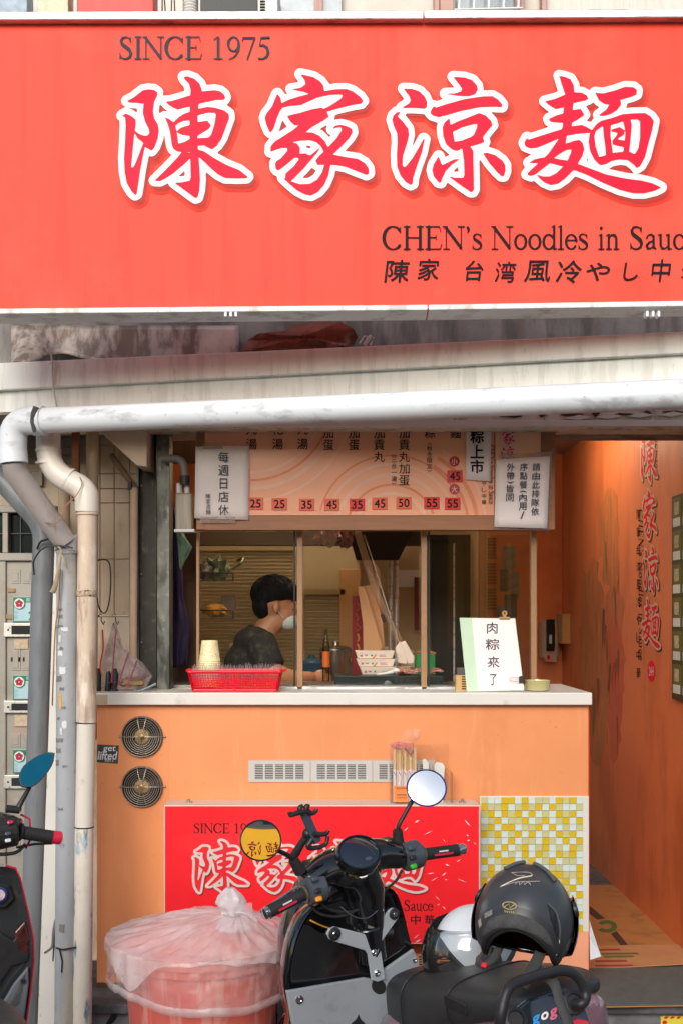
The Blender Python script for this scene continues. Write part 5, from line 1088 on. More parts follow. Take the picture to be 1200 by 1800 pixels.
for k in range(n_c):                                 # stack of paper cups, mouths down
    z0 = zl + .01 + k * .0088; tt = thing('paper_cup', 'cream paper cup nested in the upturned stack behind the red basket' if k < n_c - 1 else 'topmost cream paper cup with coloured confetti print on the stack', 'cup', (cxp, 4.672, z0), 'stacked cream paper cups')
    hgt = .085; MB().lathe([(.044, 0), (.0455, .0015), (.044, .004), (.0435, .005), (.033, hgt), (.031, hgt), (.0305, hgt - .006)], (cxp, 4.672, z0), n=26, cap=True).build('cup_body', m_cup, tt, smooth=40)
    if k == n_c - 1:
        b = MB(); random.seed(17); cols = [('#b3362c', []), ('#2d3a34', []), ('#d98a2a', []), ('#1f7a5c', [])]
        for q in range(70):
            an = R(random.uniform(180, 360)); hz = random.uniform(.012, .078); r = .0436 + (.033 - .0436) * hz / hgt + .0006; c = Vector((cxp + math.cos(an) * r, 4.672 + math.sin(an) * r, z0 + hz)); tq = Vector((-math.sin(an), math.cos(an), 0)); ph = random.uniform(0, 3.1); e1 = tq * math.cos(ph) + Vector((0, 0, 1)) * math.sin(ph); e2 = tq * -math.sin(ph) + Vector((0, 0, 1)) * math.cos(ph)
            l, w = random.uniform(.0015, .0032), random.uniform(.0008, .0014); cols[q % 4][1].append([c + e1 * l, c + e2 * w, c - e1 * l, c - e2 * w])
        for cc, L in cols:
            b = MB()
            for p4 in L: b.add(p4, [(0, 1, 2, 3)])
            stuff(b.build('confetti_print', mk('confetti' + cc, cc, .6), tt))
# clipboard sign
cl = thing('clipboard_sign', 'leaning clipboard with a handwritten white sheet and mint green side strip', 'clipboard', P(865, 1215, 4.56))
Q = [(820, 1216), (921, 1214), (905, 1087), (807, 1086)]
b_ = Vector((0, .004, 0))
dq = lambda y: 4.53 + (1216 - y) / 130 * .07
MB().prism([P(x, y, dq(y)) for x, y in Q], b_).build('board', mk('mint_board', '#b9d3b4', .4, var=.05), cl, bevel=.001)
MB().prism([P(x, y, dq(y) - .0012) for x, y in ((840, 1215), (920, 1213), (904, 1088), (829, 1087))], (0, .001, 0)).build('paper_sheet', m_pap, cl)
for s, x0, y0, w in (('肉', 855, 1094, 19), ('粽', 853, 1123, 24), ('來', 856, 1154, 21), ('了', 860, 1185, 12)): letters(s, lambda x, y: P(x, y, dq(y) - .0022), mk('purple_ink', '#3d2f45', .6), cl, [(x0, y0, x0 + w, y0 + 20)], .012)
c = P(886, 1086, dq(1086)); b = MB(); b.box(c.x - .022, c.x + .022, c.y - .008, c.y + .008, c.z - .008, c.z + .004); b.build('clip_jaw', mk('brass', '#b8956a', .35, .7), cl, bevel=.003); MB().lathe([(.011, 0), (.011, .003), (.004, .003), (.004, 0)], c + Vector((0, 0, .018)), (0, -1, 0), 16, cap=False).build('clip_ring', MATS['brass'], cl); MB().box(c.x - .006, c.x + .006, c.y - .004, c.y - .002, c.z, c.z + .016).build('clip_neck', MATS['brass'], cl)
c = P(917, 1195, 4.53); MB().prism([P(912, 1190, 4.525), P(921, 1187, 4.525), P(922, 1200, 4.525), P(912, 1201, 4.525)], (0, .012, 0)).build('binder_clip', m_wire, cl, bevel=.001); MB().tube([P(912, 1192, 4.524), P(897, 1190, 4.522), P(894, 1194, 4.522), P(897, 1197, 4.522), P(912, 1199, 4.524)], .0012, 6).build('clip_wire', m_fan, cl)
t = thing('toothpick_dispenser', 'small tan perforated toothpick box with dark cap beside the clipboard', 'dispenser', P(810, 1216, 4.55))
MB().pbox(801, 1187, 820, 1215.5, 4.55, .04).build('case', mk('tan_case', '#c9a266', .5), t, bevel=.002); MB().pbox(803, 1174, 816, 1187, 4.555, .03).build('cap', mk('cap_grey', '#5a5552', .3), t, bevel=.003)
for r in range(6): MB().pbox(811, 1189 + r * 4.2, 818, 1191 + r * 4.2, 4.5485, .001).build('slot', m_dark, t)
for k in range(6):
    tt = thing('saucer', 'small cream saucer in the stack at the counter end', 'saucer', (P(945, 0, 4.56).x, 4.565, zl + .0005 + k * .0062), 'stacked saucers on the counter')
    MB().lathe([(.03, 0), (.044, .004), (.0495, .0105), (.0505, .0115), (.049, .0118), (.042, .006), (.0, .004)], (P(945, 0, 4.56).x, 4.565, zl + .0005 + k * .0062), n=30, cap=False).build('dish', mk('saucer_cream', '#e6dfae', .2, var=.03), tt, smooth=60)
tag(MB().tube(spline([P(238, 1213, 4.56), P(246, 1214, 4.54), P(262, 1208, 4.54), P(274, 1202, 4.54)]), [.006, .005, .008, .010], 8, flat=.5).build('ladle_spoon', mk('pale_blue_plastic', '#9db4b8', .2), None, smooth=60), 'pale blue plastic spoon lying at the left end of the counter', 'spoon')
# ================================================================== left of the window: columns, bags, jacket
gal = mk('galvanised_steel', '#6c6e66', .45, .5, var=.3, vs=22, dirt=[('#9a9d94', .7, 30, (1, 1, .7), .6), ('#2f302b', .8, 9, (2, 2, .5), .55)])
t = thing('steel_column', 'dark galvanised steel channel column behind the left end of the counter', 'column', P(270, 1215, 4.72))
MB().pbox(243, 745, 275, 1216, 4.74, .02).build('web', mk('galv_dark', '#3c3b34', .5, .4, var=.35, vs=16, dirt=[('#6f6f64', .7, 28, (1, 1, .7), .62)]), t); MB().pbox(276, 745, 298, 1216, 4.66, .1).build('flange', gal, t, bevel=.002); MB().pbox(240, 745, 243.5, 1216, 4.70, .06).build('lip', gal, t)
for y in (855, 1010, 1130): MB().ell(P(249, y, 4.738), .006).build('bolt', m_fan, t, smooth=60)
tag(MB().box(P(298, 0, 5.08).x, P(345, 0, 5.08).x, 5.08, 5.12, FL, 2.74).build('recess_panel', mk('dark_recess', '#4a3423', .8, var=.3, st=(6, 1, .5))), 'dark brown recess panel behind the purple jacket', 'panel')
tag(MB().pbox(300, 815, 346, 905, 5.0, .03).build('orange_wall_strip', m_owall), 'strip of orange wall beside the water filter', 'wall')
t = thing('water_filter', 'grey pipe bend feeding clear water filter canisters left of the menu', 'water filter', P(325, 935, 4.64))
MB().tube(rp([P(285, 806, 4.62), P(322, 806, 4.6), P(325, 838, 4.6)], .04), .016, 12).build('feed_pipe', mk('filter_grey', '#77716b', .5, var=.2), t, smooth=50); MB().tube([P(325, 836, 4.6), P(325, 852, 4.6)], .02, 12).build('black_collar', m_wire, t, smooth=40)
for x in (315, 329): MB().tube([P(x, 850, 4.62), P(x, 868, 4.62)], .012, 12).build('neck', m_logow, t, smooth=40)
MB().pbox(308, 866, 338, 934, 4.6, .06).build('canister', mk('canister_haze', '#9a8f7e', .2, var=.25, vs=12, st=(6, 6, .4)), t, bevel=.008, seg=3); MB().pbox(306, 930, 342, 935, 4.598, .064).build('bracket', m_logow, t, bevel=.002)
def drape(name, lab, cat, outline_l, outline_r, d, mat, amp, freq, seed):
    n = len(outline_l) - 1
    def fn(u, v):
        k = min(n - 1, int(v * n)); w = v * n - k; a = Vector(outline_l[k]).lerp(Vector(outline_l[k + 1]), w); c = Vector(outline_r[k]).lerp(Vector(outline_r[k + 1]), w); q = a.lerp(c, u)
        return P(q.x, q.y, d - amp * (.5 + .5 * math.sin(u * freq + seed + v * 2)) - amp * noise.noise(Vector((u * 4, v * 5, seed))))
    return tag(MB().grid(fn, 22, 24).build(name, mat, None, smooth=70, solid=.004), lab, cat)
drape('purple_jacket', 'dark purple jacket hanging beside the galvanised column', 'jacket', [(299, 880), (298, 950), (298, 1050), (298, 1150), (300, 1175)], [(304, 880), (318, 960), (322, 1050), (334, 1100), (328, 1170)], 4.95, mk('jacket_purple', '#2a2044', .8, var=.3, vs=20), .03, 9, 1)
drape('green_cloth', 'pale green cloth corner hanging in front of the purple jacket', 'cloth', [(310, 925), (313, 960), (316, 998)], [(314, 927), (338, 962), (318, 1000)], 4.85, mk('cloth_green', '#7a9a86', .8, var=.25, vs=25), .015, 5, 4)
t = thing('hanging_rail', 'thin rail with plastic bags and utensils hung at the left end of the counter', 'rail', P(195, 1085, 4.62)); MB().tube([P(170, 1083, 4.62), P(226, 1083, 4.62)], .005, 8).build('rod', m_fan, t, smooth=60)
for x in (203, 178): MB().tube([P(x, 1080, 4.62), P(x, 1092, 4.615), P(x + 4, 1098, 4.61), P(x + 6, 1092, 4.61)], .0025, 6).build('hook', m_wire, t)
hb = drape('plastic_bag', 'hanging clear plastic bag with pink stripes at the counter end', 'bag', [(199, 1095), (190, 1130), (178, 1160), (174, 1190), (176, 1213)], [(203, 1095), (216, 1140), (250, 1165), (268, 1188), (256, 1210)], 4.60, film_mat('bag_clear', '#d3c3c3', .5, .15, 12, .4), .05, 6, 2)
for pts in (([(226, 1148), (212, 1190), (206, 1212)]), ([(241, 1160), (228, 1195), (222, 1212)]), ([(204, 1105), (200, 1150), (196, 1200)]), ([(190, 1200), (225, 1198), (262, 1180)])): MB().tube([P(x, y, 4.525) for x, y in pts], .0035, 6, flat=.2).build('stripe', mk('stripe_pink', '#b85a80', .5), hb)
tag(MB().tube(spline([P(180, 1107, 4.55), P(181, 1140, 4.54), P(176, 1170, 4.54), P(178, 1185, 4.54)]), [.004, .010, .011, .003], 8, flat=.4).build('red_ribbon', mk('ribbon_red', '#e01824', .4), None, smooth=60), 'red plastic ribbon strip hanging at the left end of the counter', 'ribbon')
for k, (x, y0) in enumerate(((172, 1175), (190, 1180), (202, 1175))): tag(MB().tube([P(x, y0, 4.57), P(x + 1, y0 + 10, 4.57), P(x, 1215, 4.57)], [.006, .012, .013], 8).build('knife_handle', m_wire if k != 1 else mk('handle_black', '#1a1a1c', .35), None, smooth=60), 'black utensil handle standing under the hanging bag', 'utensil', 'black handles at the counter end')
crumple('red_pouch', 'small red pouch between the black utensil handles', 'pouch', 198, 1195, 4.59, .014, .012, .03, mk('pouch_red', '#b3182c', .4), 4, .4)
crumple('bread_bag', 'tan food packet inside the hanging clear bag', 'packet', 232, 1200, 4.59, .05, .03, .022, mk('packet_tan', '#a98a5c', .6, var=.2), 9, .4)
# ================================================================== passage at the right
XW = 1.55
pw = thing('passage_wall', 'orange side wall of the passage printed with vertical brush characters', 'wall', (XW, 6, FL))
MB().box(XW, XW + .12, 4.45, 7.7, FL, 2.749).build('wall_face', m_owall, pw)
def WP(px, py, off=0.): return PL(px, py, (XW, 0, 0), (-1, 0, 0), off)
pb = tag(MB().box(P(850, 0, KB).x + .021, XW - .001, 7.6, 7.7, FL, 2.749).build('passage_end_wall', m_owall), 'orange end wall at the back of the passage', 'wall')
def wlogo(i, cx, cy, sx, sy):
    f = lambda o, dx=0, dy=0: (lambda x, y: WP((x - LOGO_C[i][0]) * sx + cx + dx, (y - LOGO_C[i][1]) * sy + cy + dy + (x - LOGO_C[i][0]) * sx * .25, o))
    c = put(MB(), LG[i]['fill'], f(.004)).build('character', m_logo, pw); put(MB(), LG[i]['out'], f(.003)).build('outline', mk('wall_outline', '#d8b79c', .5), c); put(MB(), LG[i]['sh'][3], f(.002, 1.5, 3)).build('drop_shadow', mk('wall_shadow', '#4d2614', .6), c)
for i, cy in enumerate((805, 906, 1003, 1097)): wlogo(i, 1140 + i * 1.5, cy, .135, .40)
wfn = lambda x, y: WP(x, y, .003)
b = MB(); y = 895
for ch in "CHEN's Noodles in Sauce":
    if ch == ' ': y += 8; continue
    V, Fc = serif(ch); b.add([WP(1122 + p[1] * 8, y + p[0] * 15 + p[1] * 2, .003) for p in V], Fc); y += SER[ch][1] * 18
stuff(b.build('small_lettering', m_blk, pw))
b = MB(); 
for k, ch in enumerate('陳家台湾風冷やし中華'): put(b, fit(glyphs(ch), 1118, 895 + k * 31, 1125, 913 + k * 31), wfn)
stuff(b.build('small_lettering', m_blk, pw))
b = MB(); y = 754
for ch in 'SINCE 1975':
    if ch == ' ': y += 6; continue
    V, Fc = serif(ch); b.add([WP(1150 + p[1] * 5, y + p[0] * 10, .003) for p in V], Fc); y += SER[ch][1] * 12
stuff(b.build('small_lettering', m_blk, pw))
dk = [WP(1144 + 6.5 * math.cos(R(a)), 1180 + 19 * math.sin(R(a)), .003) for a in range(0, 360, 15)]
MB().prism(dk, (.002, 0, 0)).build('round_seal', m_logo, pw); stuff(put(MB(), fit(glyphs('24H', .01), 1140, 1172, 1148, 1188), lambda x, y: WP(x, y, .0045)).build('small_lettering', m_logow, pw))
# faded food picture printed on the wall (flat print)
mu = mk('mural_noodles', '#cc7a40', .5, var=.2, vs=5, st=(1, 3, 1), dirt=[('#9a6230', .5, 6, (1, 4, .6), .54)]); mu2 = mk('mural_bowl', '#cc7442', .5, var=.15, vs=4); mu3 = mk('mural_pepper', '#d2653a', .5, var=.2, vs=5)
def blob2(pts, mat, o):
    cx_ = sum(p[0] for p in pts) / len(pts); cy_ = sum(p[1] for p in pts) / len(pts)
    for j, k in enumerate((1.,)): _blob([(cx_ + (x - cx_) * k, cy_ + (y - cy_) * k) for x, y in pts], mat, o + j * .0025)
def _blob(pts, mat, o): MB().prism([WP(p.x + 7 * noise.noise(p * .035), p.y + 22 * noise.noise(p * .05 + Vector((9, 0, 0))), o) for p in spline([Vector((x, y)).to_3d() for x, y in pts + pts[:1]], 8)[:-1]], (.001, 0, 0)).build('printed_picture', mat, pw)
blob2([(1018, 1110), (1024, 1030), (1036, 985), (1050, 1000), (1060, 1060), (1066, 1130), (1068, 1240), (1060, 1330), (1040, 1330), (1020, 1220)], mu, .0015)
blob2([(1054, 880), (1066, 862), (1080, 870), (1086, 930), (1086, 1010), (1078, 1040), (1062, 1010), (1052, 950)], mu, .0018)
blob2([(1064, 1040), (1078, 1020), (1092, 1040), (1094, 1100), (1086, 1180), (1070, 1160)], mu2, .0012)
blob2([(1066, 1100), (1076, 1085), (1092, 1110), (1096, 1200), (1090, 1290), (1076, 1340), (1066, 1240)], mu3, .0014)
random.seed(41)
for k in range(26):                                   # noodle strands and garnish of the printed picture
    x = random.uniform(1020, 1086); y = random.uniform(900, 1300) if x > 1048 else random.uniform(1020, 1320); l = random.uniform(25, 80); w = random.uniform(.7, 2.0); dx = random.uniform(-4, 4)
    mm = (mk('strand_gold', '#c8843c', .5), mk('strand_olive', '#96662f', .5), mk('strand_dark', '#8a5428', .5), mk('strand_rust', '#b5562a', .5))[k % 4]
    _p = [(x - w, y), (x + dx * .5 - w, y + l / 2), (x + dx, y + l), (x + dx * .5 + w, y + l / 2), (x + w, y + 4)]
    MB().prism([WP(a, c, .0034 + k * .00004) for a, c in _p], (.0004, 0, 0)).build('printed_strand', mm, pw)
nf = thing('ticket_board', 'dark framed board of small paper tickets on the orange passage wall', 'notice board', WP(1198, 1228))
y0_ = WP(1188, 1000).y; zt_, zb_ = WP(1188, 873).z, WP(1188, 1228).z
MB().box(XW - .02, XW - .001, 4.5, y0_, zb_, zt_).build('board', mk('board_olive', '#4a4420', .5, var=.2), nf, bevel=.002)
for k in range(6):
    for j in range(3):
        za = zt_ - .012 - k * (zt_ - zb_ - .02) / 6; ya = y0_ - .02 - j * .14
        tk = MB().box(XW - .0225, XW - .0202, ya - .12, ya, za - .13, za).build('ticket', mk('ticket_olive', '#6d6428', .5, var=.2), nf); MB().box(XW - .0235, XW - .0227, ya - .11, ya - .01, za - .128, za - .09).build('white_strip', m_logow, tk); MB().box(XW - .0235, XW - .0227, ya - .09, ya - .03, za - .075, za - .02).build('white_figure', mk('ticket_cream', '#b7b08e', .6, var=.4, vs=60), tk)
t = thing('soap_dispenser', 'pale wall mounted dispenser with black front stripe on the passage end wall', 'dispenser', P(967, 1163, 7.58))
def rr(x0, y0, x1, y1, d, th, mat, nm, par, bev): return MB().pbox(x0, y0, x1, y1, d, th).build(nm, mat, par, bevel=bev, seg=4)
rr(950, 1090, 984, 1160, 7.5, .095, mk('dispenser_pale', '#b79a86', .3, var=.05), 'body', t, .03); rr(960, 1089, 975, 1145, 7.488, .02, mk('dispenser_black', '#151414', .2), 'front_stripe', t, .008); rr(965, 1116, 970, 1132, 7.475, .02, m_alu, 'window_slot', t, .004); rr(957, 1148, 978, 1164, 7.495, .06, MATS['dispenser_pale'], 'nozzle', t, .006); rr(961, 1152, 966, 1159, 7.49, .01, m_logo, 'red_label', t, .001)
tag(rr(988, 1079, 1008, 1132, 7.35, .2, mk('tan_box', '#c9995f', .6, var=.06), 'wall_box', None, .004), 'plain tan box mounted in the corner beside the soap dispenser', 'box')
# posters seen through the side glass, on the passage end wall
random.seed(19)
for k, (x0, y0, x1, y1) in enumerate(((884, 960, 905, 1000), (878, 1000, 893, 1040), (896, 1006, 912, 1050), (886, 1045, 908, 1085), (872, 1066, 886, 1095))):
    tag(MB().pbox(x0, y0, x1, y1, 7.592, .004).build('wall_poster', mk('poster_grey%d' % (k % 2), ('#8d8a72', '#5f6152')[k % 2], .6, var=.4, vs=20)), 'faded grey green paper sheet in the cluster on the passage end wall', 'poster', 'papers on the passage end wall')
lv = thing('slatted_panel', 'orange slatted grille panel seen through the side glass', 'grille', P(860, 1090, 7.55))
for k in range(24): 
    if k % 8 != 7: MB().pbox(853, 945 + k * 5.6, 872, 948.5 + k * 5.6, 7.58, .012).build('slat', mk('slat_brown', '#8a4a20', .6), lv)
# floor coverings
m_card = mk('cardboard', '#b07740', .8, var=.12, vs=5, bump=.05, dirt=[('#8a5a30', .6, 7, (1, 1, 1), .58)]); m_card2 = mk('cardboard_pale', '#c08a5c', .8, var=.12, vs=6)
def FP(px, py, z): r = ray(px, py); return Vector((0, 0, H)) + r * ((z - H) / r.z)
def floor_sheet(name, lab, cat, pts, z, th, mat, curl=0.): 
    return tag(MB().prism([FP(x, y, z + th) for x, y in pts], (0, 0, -th)).build(name, mat, None, bevel=.001), lab, cat)
floor_sheet('cardboard_mat', 'large flattened brown carton lying along the passage floor', 'cardboard', [(990, 1556), (1076, 1556), (1100, 1575), (1132, 1602), (1190, 1662), (990, 1666)], FL + .001, .004, m_card)
floor_sheet('cardboard_mat', 'nearer flattened carton with red and green print on the passage floor', 'cardboard', [(1000, 1664), (1215, 1660), (1225, 1694), (1000, 1705)], FL + .0065, .004, m_card2)
floor_sheet('cardboard_mat', 'strip of carton edge showing under the front of the grey mat', 'cardboard', [(1020, 1715), (1260, 1712), (1260, 1767), (1030, 1771)], FL + .006, .004, m_card2)
mt = thing('door_mat', 'grey ribbed rubber mat at the mouth of the passage', 'mat', FP(1130, 1740, FL))
mpts = [FP(x, y, FL + .017) for x, y in ((1000, 1703), (1260, 1699), (1260, 1764), (1066, 1767), (1034, 1741), (1000, 1716))]
MB().prism(mpts, (0, 0, -.006)).build('sheet', mk('mat_grey', '#63645c', .85, var=.15, vs=30, bump=.5, bs=260, bst=(1, .15, 1)), mt)
for k, (nm, pts, mm) in enumerate((('printed_band', [(1035, 1592), (1063, 1615), (1049, 1617), (1035, 1606)], '#4c3222'), ('printed_band', [(1083, 1637), (1103, 1661), (1090, 1662), (1073, 1642)], '#4c3222'))):
    MB().prism([FP(x, y, FL + .0062) for x, y in pts], (0, 0, -.0006)).build(nm, mk('carton_brown_ink', mm, .8), bpy.data.objects['cardboard_mat'])
c0 = bpy.data.objects['cardboard_mat']; c1 = bpy.data.objects['cardboard_mat.001']
b = MB(); g = [(1040 + 26 + 18 * math.cos(R(a)), 1629 + 11 * math.sin(R(a))) for a in range(-150, 151, 15)]; g2 = [(1040 + 26 + 9 * math.cos(R(a)), 1629 + 5 * math.sin(R(a))) for a in range(150, -151, -15)]
b.prism([FP(x, y, FL + .0062) for x, y in g + g2], (0, 0, -.0006)).build('printed_letter', mk('carton_green_ink', '#4c6a2c', .8), c0)
for k, (x0, x1, y, mm) in enumerate(((1055, 1120, 1677, '#6d7038'), (1060, 1112, 1682, '#6d7038'), (1045, 1100, 1690, '#a8402c'), (1045, 1110, 1698, '#a8402c'), (1052, 1088, 1670, '#a8402c'))): MB().prism([FP(x, yy, FL + .0117) for x, yy in ((x0, y - 1.5), (x1, y - 2), (x1 + 3, y + 1), (x0 + 2, y + 2))], (0, 0, -.0006)).build('printed_line', mk('carton_ink' + mm, mm, .8), c1)
tag(MB().prism([P(1034.8, 1615, 4.56), P(1042, 1640, 4.5), P(1056, 1682, 4.46), P(1037, 1688, 4.46), P(1036, 1650, 4.48)], (0, .003, 0)).build('paper_flap', mk('pale_paper', '#cdd2d6', .6)), 'pale paper flap sticking out from the counter corner', 'paper')
hz = thing('warning_sticker', 'yellow sticker with red hazard stripes on the step face', 'sticker', P(1185, 1800, 4.33))
MB().pbox(1161, 1787, 1230, 1830, 4.334, .0008).build('sheet', mk('sticker_yellow', '#f2e04a', .5), hz)
for k in range(5): MB().prism([P(1166 + k * 11, 1791.5, 4.3325), P(1172 + k * 11, 1791.5, 4.3325), P(1175 + k * 11, 1787.5, 4.3325), P(1169 + k * 11, 1787.5, 4.3325)], (0, .0005, 0)).build('stripe', mk('stripe_hazard', '#d8262c', .5), hz)
MB().prism([P(1168 + 4 * math.cos(R(a)), 1798 + 3.6 * math.sin(R(a)), 4.3325) for a in range(0, 360, 30)], (0, .0005, 0)).build('red_mark', MATS['stripe_hazard'], hz)
# cables on the ground by the counter foot
b = MB().tube(spline([P(150, 1792, 4.4), P(160, 1772, 4.38), P(175, 1765, 4.36), P(170, 1790, 4.36)]), .007, 8).tube(spline([P(178, 1800, 4.36), P(195, 1795, 4.34), P(204, 1775, 4.34), P(200, 1765, 4.4)]), .012, 8)
tag(b.build('black_cable', m_wire, None, smooth=60), 'black cables looping at the foot of the counter beside the bin', 'cable')
# ================================================================== bin with a plastic bag
bnx, bny = P(356, 0, 3.62).x, 3.62
bn = thing('rubbish_bin', 'round pink plastic bin with domed lid covered by a rubbish bag', 'bin', (bnx, bny, 0))
m_bin = mk('bin_pink', '#d9685c', .5, var=.12, vs=6, st=(1, 1, .15), dirt=[('#efb0a2', .6, 8, (3, 3, .25), .56)])
MB().lathe([(.19, .002), (.2, .01), (.243, .54), (.246, .58), (.26, .585), (.262, .615), (.25, .62)], (bnx, bny, 0), n=48).build('body', m_bin, bn, smooth=40)
MB().lathe([(.268, .61), (.272, .625), (.262, .64), (.20, .665), (.10, .68), (.03, .685)], (bnx, bny, 0), n=48).build('lid', mk('lid_pink', '#e2857a', .45, var=.1), bn, smooth=50)
bg_ = thing('rubbish_bag', 'translucent white rubbish bag pulled over the pink bin and knotted on top', 'bag', (bnx, bny, .42))
def skirt(u, v):
    a = 2 * math.pi * u; e = Vector((math.cos(a), math.sin(a), 0)); n1 = noise.noise(Vector((e.x * 2.2, e.y * 2.2, v * 2.0))); n2 = noise.noise(Vector((e.x * 7 + 3, e.y * 7, v * 3.5 + 2)))
    n3 = abs(noise.noise(Vector((e.x * 9 + v * 2, e.y * 9 - v * 2, v * 1.5)))); n4 = abs(noise.noise(Vector((e.x * 17, e.y * 17, v * 7 + e.x * 5))))
    r = .294 + .008 * math.sin(v * 3.0) + .010 * n1 + .004 * n2 + .012 * (.25 - n3) + .005 * (.25 - n4)
    zb = .505 + .018 * math.sin(a * 2 + .6) + .014 * n1
    return Vector((bnx, bny, .65 * (1 - v) + zb * v)) + e * r
b = MB().grid(skirt, 220, 30); b.build('skirt', film_mat('bag_film', '#efdfe0', .36, .2, 9, .3), bg_, smooth=70)
def hem(u, v):
    p = skirt(u, 1); a = 2 * math.pi * u; return p + Vector((math.cos(a), math.sin(a), 0)) * (.005 * math.sin(v * math.pi) + .002) + Vector((0, 0, .026 * (v - .2)))
MB().grid(hem, 110, 4).build('hem_fold', film_mat('bag_hem', '#efe8ea', .5, .2, 12, .6), bg_, smooth=70)
kx, ky = P(410, 0, 3.55).x - bnx, 3.55 - bny
def top(u, v):
    a = 2 * math.pi * u; e = Vector((math.cos(a), math.sin(a), 0)); n1 = noise.noise(Vector((e.x * 2.5, e.y * 2.5, v * 2.5 + 5))); n2 = noise.noise(Vector((e.x * 8, e.y * 8, v * 5)))
    n3 = abs(noise.noise(Vector((e.x * 5 + v * .8, e.y * 5, v * 1.2)))); n4 = abs(noise.noise(Vector((e.x * 12 + v, e.y * 12, v * 2.5 + e.y * 4))))
    drop = .03 + .025 * n1 + (.05 if False else .06 * math.exp(-((math.atan2(math.sin(a - R(232)), math.cos(a - R(232)))) / .22) ** 2)) - .02 * math.exp(-((math.atan2(math.sin(a - R(285)), math.cos(a - R(285)))) / .5) ** 2)
    w = v ** .8
    if v < .22: q = v / .22; r = .303 + .006 * n2 + .004 * n1; z = .652 - drop * (1 - q) ; r += .012 * (.25 - n3); c = Vector((0, 0, 0))
    else:
        q = (v - .22) / .78; r = (.303) * (1 - q) ** .85 + .03 * q; z = .652 + .02 * math.sin(q * math.pi * .9) + .08 * q ** 1.8 + (.006 * n2 + .012 * n1 + .020 * (.2 - n3) + .007 * (.2 - n4)) * math.sin(q * math.pi) ** .7
        r *= 1 + .05 * n2; c = Vector((kx, ky, 0)) * (q ** 1.2)
    return Vector((bnx, bny, 0)) + c + e * r + Vector((0, 0, z))
MB().grid(top, 220, 60).build('top_cover', film_mat('bag_top', '#f6eef0', .6, .16, 8, .5), bg_, smooth=70)
kc = Vector((bnx + kx, bny + ky, .74))
def knot(u, v):
    a = 2 * math.pi * u; e = Vector((math.cos(a), math.sin(a), 0)); n2 = noise.noise(Vector((e.x * 3, e.y * 3, v * 4)))
    r = (.030, .024, .036, .042, .036, .012)[min(5, int(v * 5.01))]; k = v * 5; i = min(4, int(k)); L = (.055, .034, .030, .044, .040, .012); r = L[i] + (L[i + 1] - L[i]) * (k - i)
    return kc + e * r * (1 + .3 * n2) + Vector((-.01 * v, 0, -.05 + .125 * v))
m_kn = film_mat('bag_knot', '#f3f0f2', .85, .3, 20, .8)
MB().grid(knot, 36, 20).build('knot', m_kn, bg_, smooth=70)
MB().tube([kc + Vector((math.cos(a) * .034, math.sin(a) * .034, -.002 + .006 * math.sin(a))) for a in [R(k * 15) for k in range(24)]], .0025, 6, closed=True).build('string', m_dark, bg_)
def ear(u, v):
    x = -.005 + .075 * v; wv = .05 * (1 - .35 * v); zz = -.055 + .045 * math.sin(v * 2.2)
    return kc + Vector((x + .01 * math.sin(u * 5), -.02 + .02 * math.sin(u * 4 + v * 3), zz + (u - .5) * 2 * wv + .014 * math.sin(u * 9 + v * 5)))
MB().grid(ear, 14, 12).build('loose_ear', film_mat('bag_ear', '#efe9ee', .6, .28, 14, .6), bg_, smooth=70)
# ================================================================== black scooter
def scoot_matrix(th, ph, target, local):
    M = Matrix.Rotation(R(th), 4, 'Z') @ Matrix.Rotation(R(ph), 4, 'Y'); o = Vector(target) - (M @ Vector(local)); o.z = 0
    return Matrix.Translation(o) @ M
SM = scoot_matrix(30, -7, (.083, 3.2, .98), (0, 0, 1.0)); SMI = SM.inverted()
def mkLS(MI):
    def LS(px, py, c, ax=1):
        o = MI @ Vector((0, 0, H)); d = MI.to_3x3() @ ray(px, py); t = (c - o[ax]) / d[ax]; return o + d * t
    return LS
LS = mkLS(SMI)
sc = thing('scooter', 'black electric scooter with round mirrors and mauve tail parked before the counter', 'scooter', (0, 0, 0), mat4=SM)
m_gb = mk('gloss_black', (.006, .006, .007), .1, var=.2, vs=30, coat=1., spec=.6, dirt=[((.07, .07, .065), .35, 90, (1, 1, 1), .68), ((.03, .03, .03), .5, 7, (1, 1, 1), .6)]); m_mb = mk('matte_black', (.018, .018, .02), .45, var=.2, vs=40)
m_gr = mk('panel_grey', '#9da3a9', .36, .15, var=.05, vs=6, dirt=[('#6a6f75', .4, 8, (1, 1, 1), .6)]); m_br = mk('bracket_silver', '#bcc2c7', .32, .35, var=.04)
m_pod = mk('pod_grey', '#4c525c', .4, .2, var=.08); m_mau = mk('mauve_pearl', '#94707e', .25, .3, var=.12, vs=10, coat=.8, dirt=[('#c9653c', .5, 22, (1, 1, 1), .68)])
m_lea = mk('seat_leather', (.03, .032, .034), .42, var=.15, vs=20, bump=.25, bs=240)
m_mir = mk('mirror_silver', '#f2f6f8', .015, 1., var=.0)
m_chr = mk('chrome', '#c9ccd0', .15, 1., var=.05); m_rub = mk('rubber', (.015, .015, .016), .7, var=.2)
yS = .02
out = [(690, 1900), (520, 1900), (516, 1800), (504, 1737), (508, 1690), (516, 1653), (530, 1620), (548, 1597), (576, 1578), (620, 1562), (660, 1555), (680, 1556), (694, 1563), (703, 1577), (712, 1605), (720, 1640), (728, 1668), (738, 1700), (728, 1760), (716, 1830)]
pts = [LS(x, y, yS) for x, y in out]; pts = [p for p in spline(pts + pts[:1], 3)[:-1]]
b = MB(); c = sum(pts, Vector()) / len(pts)
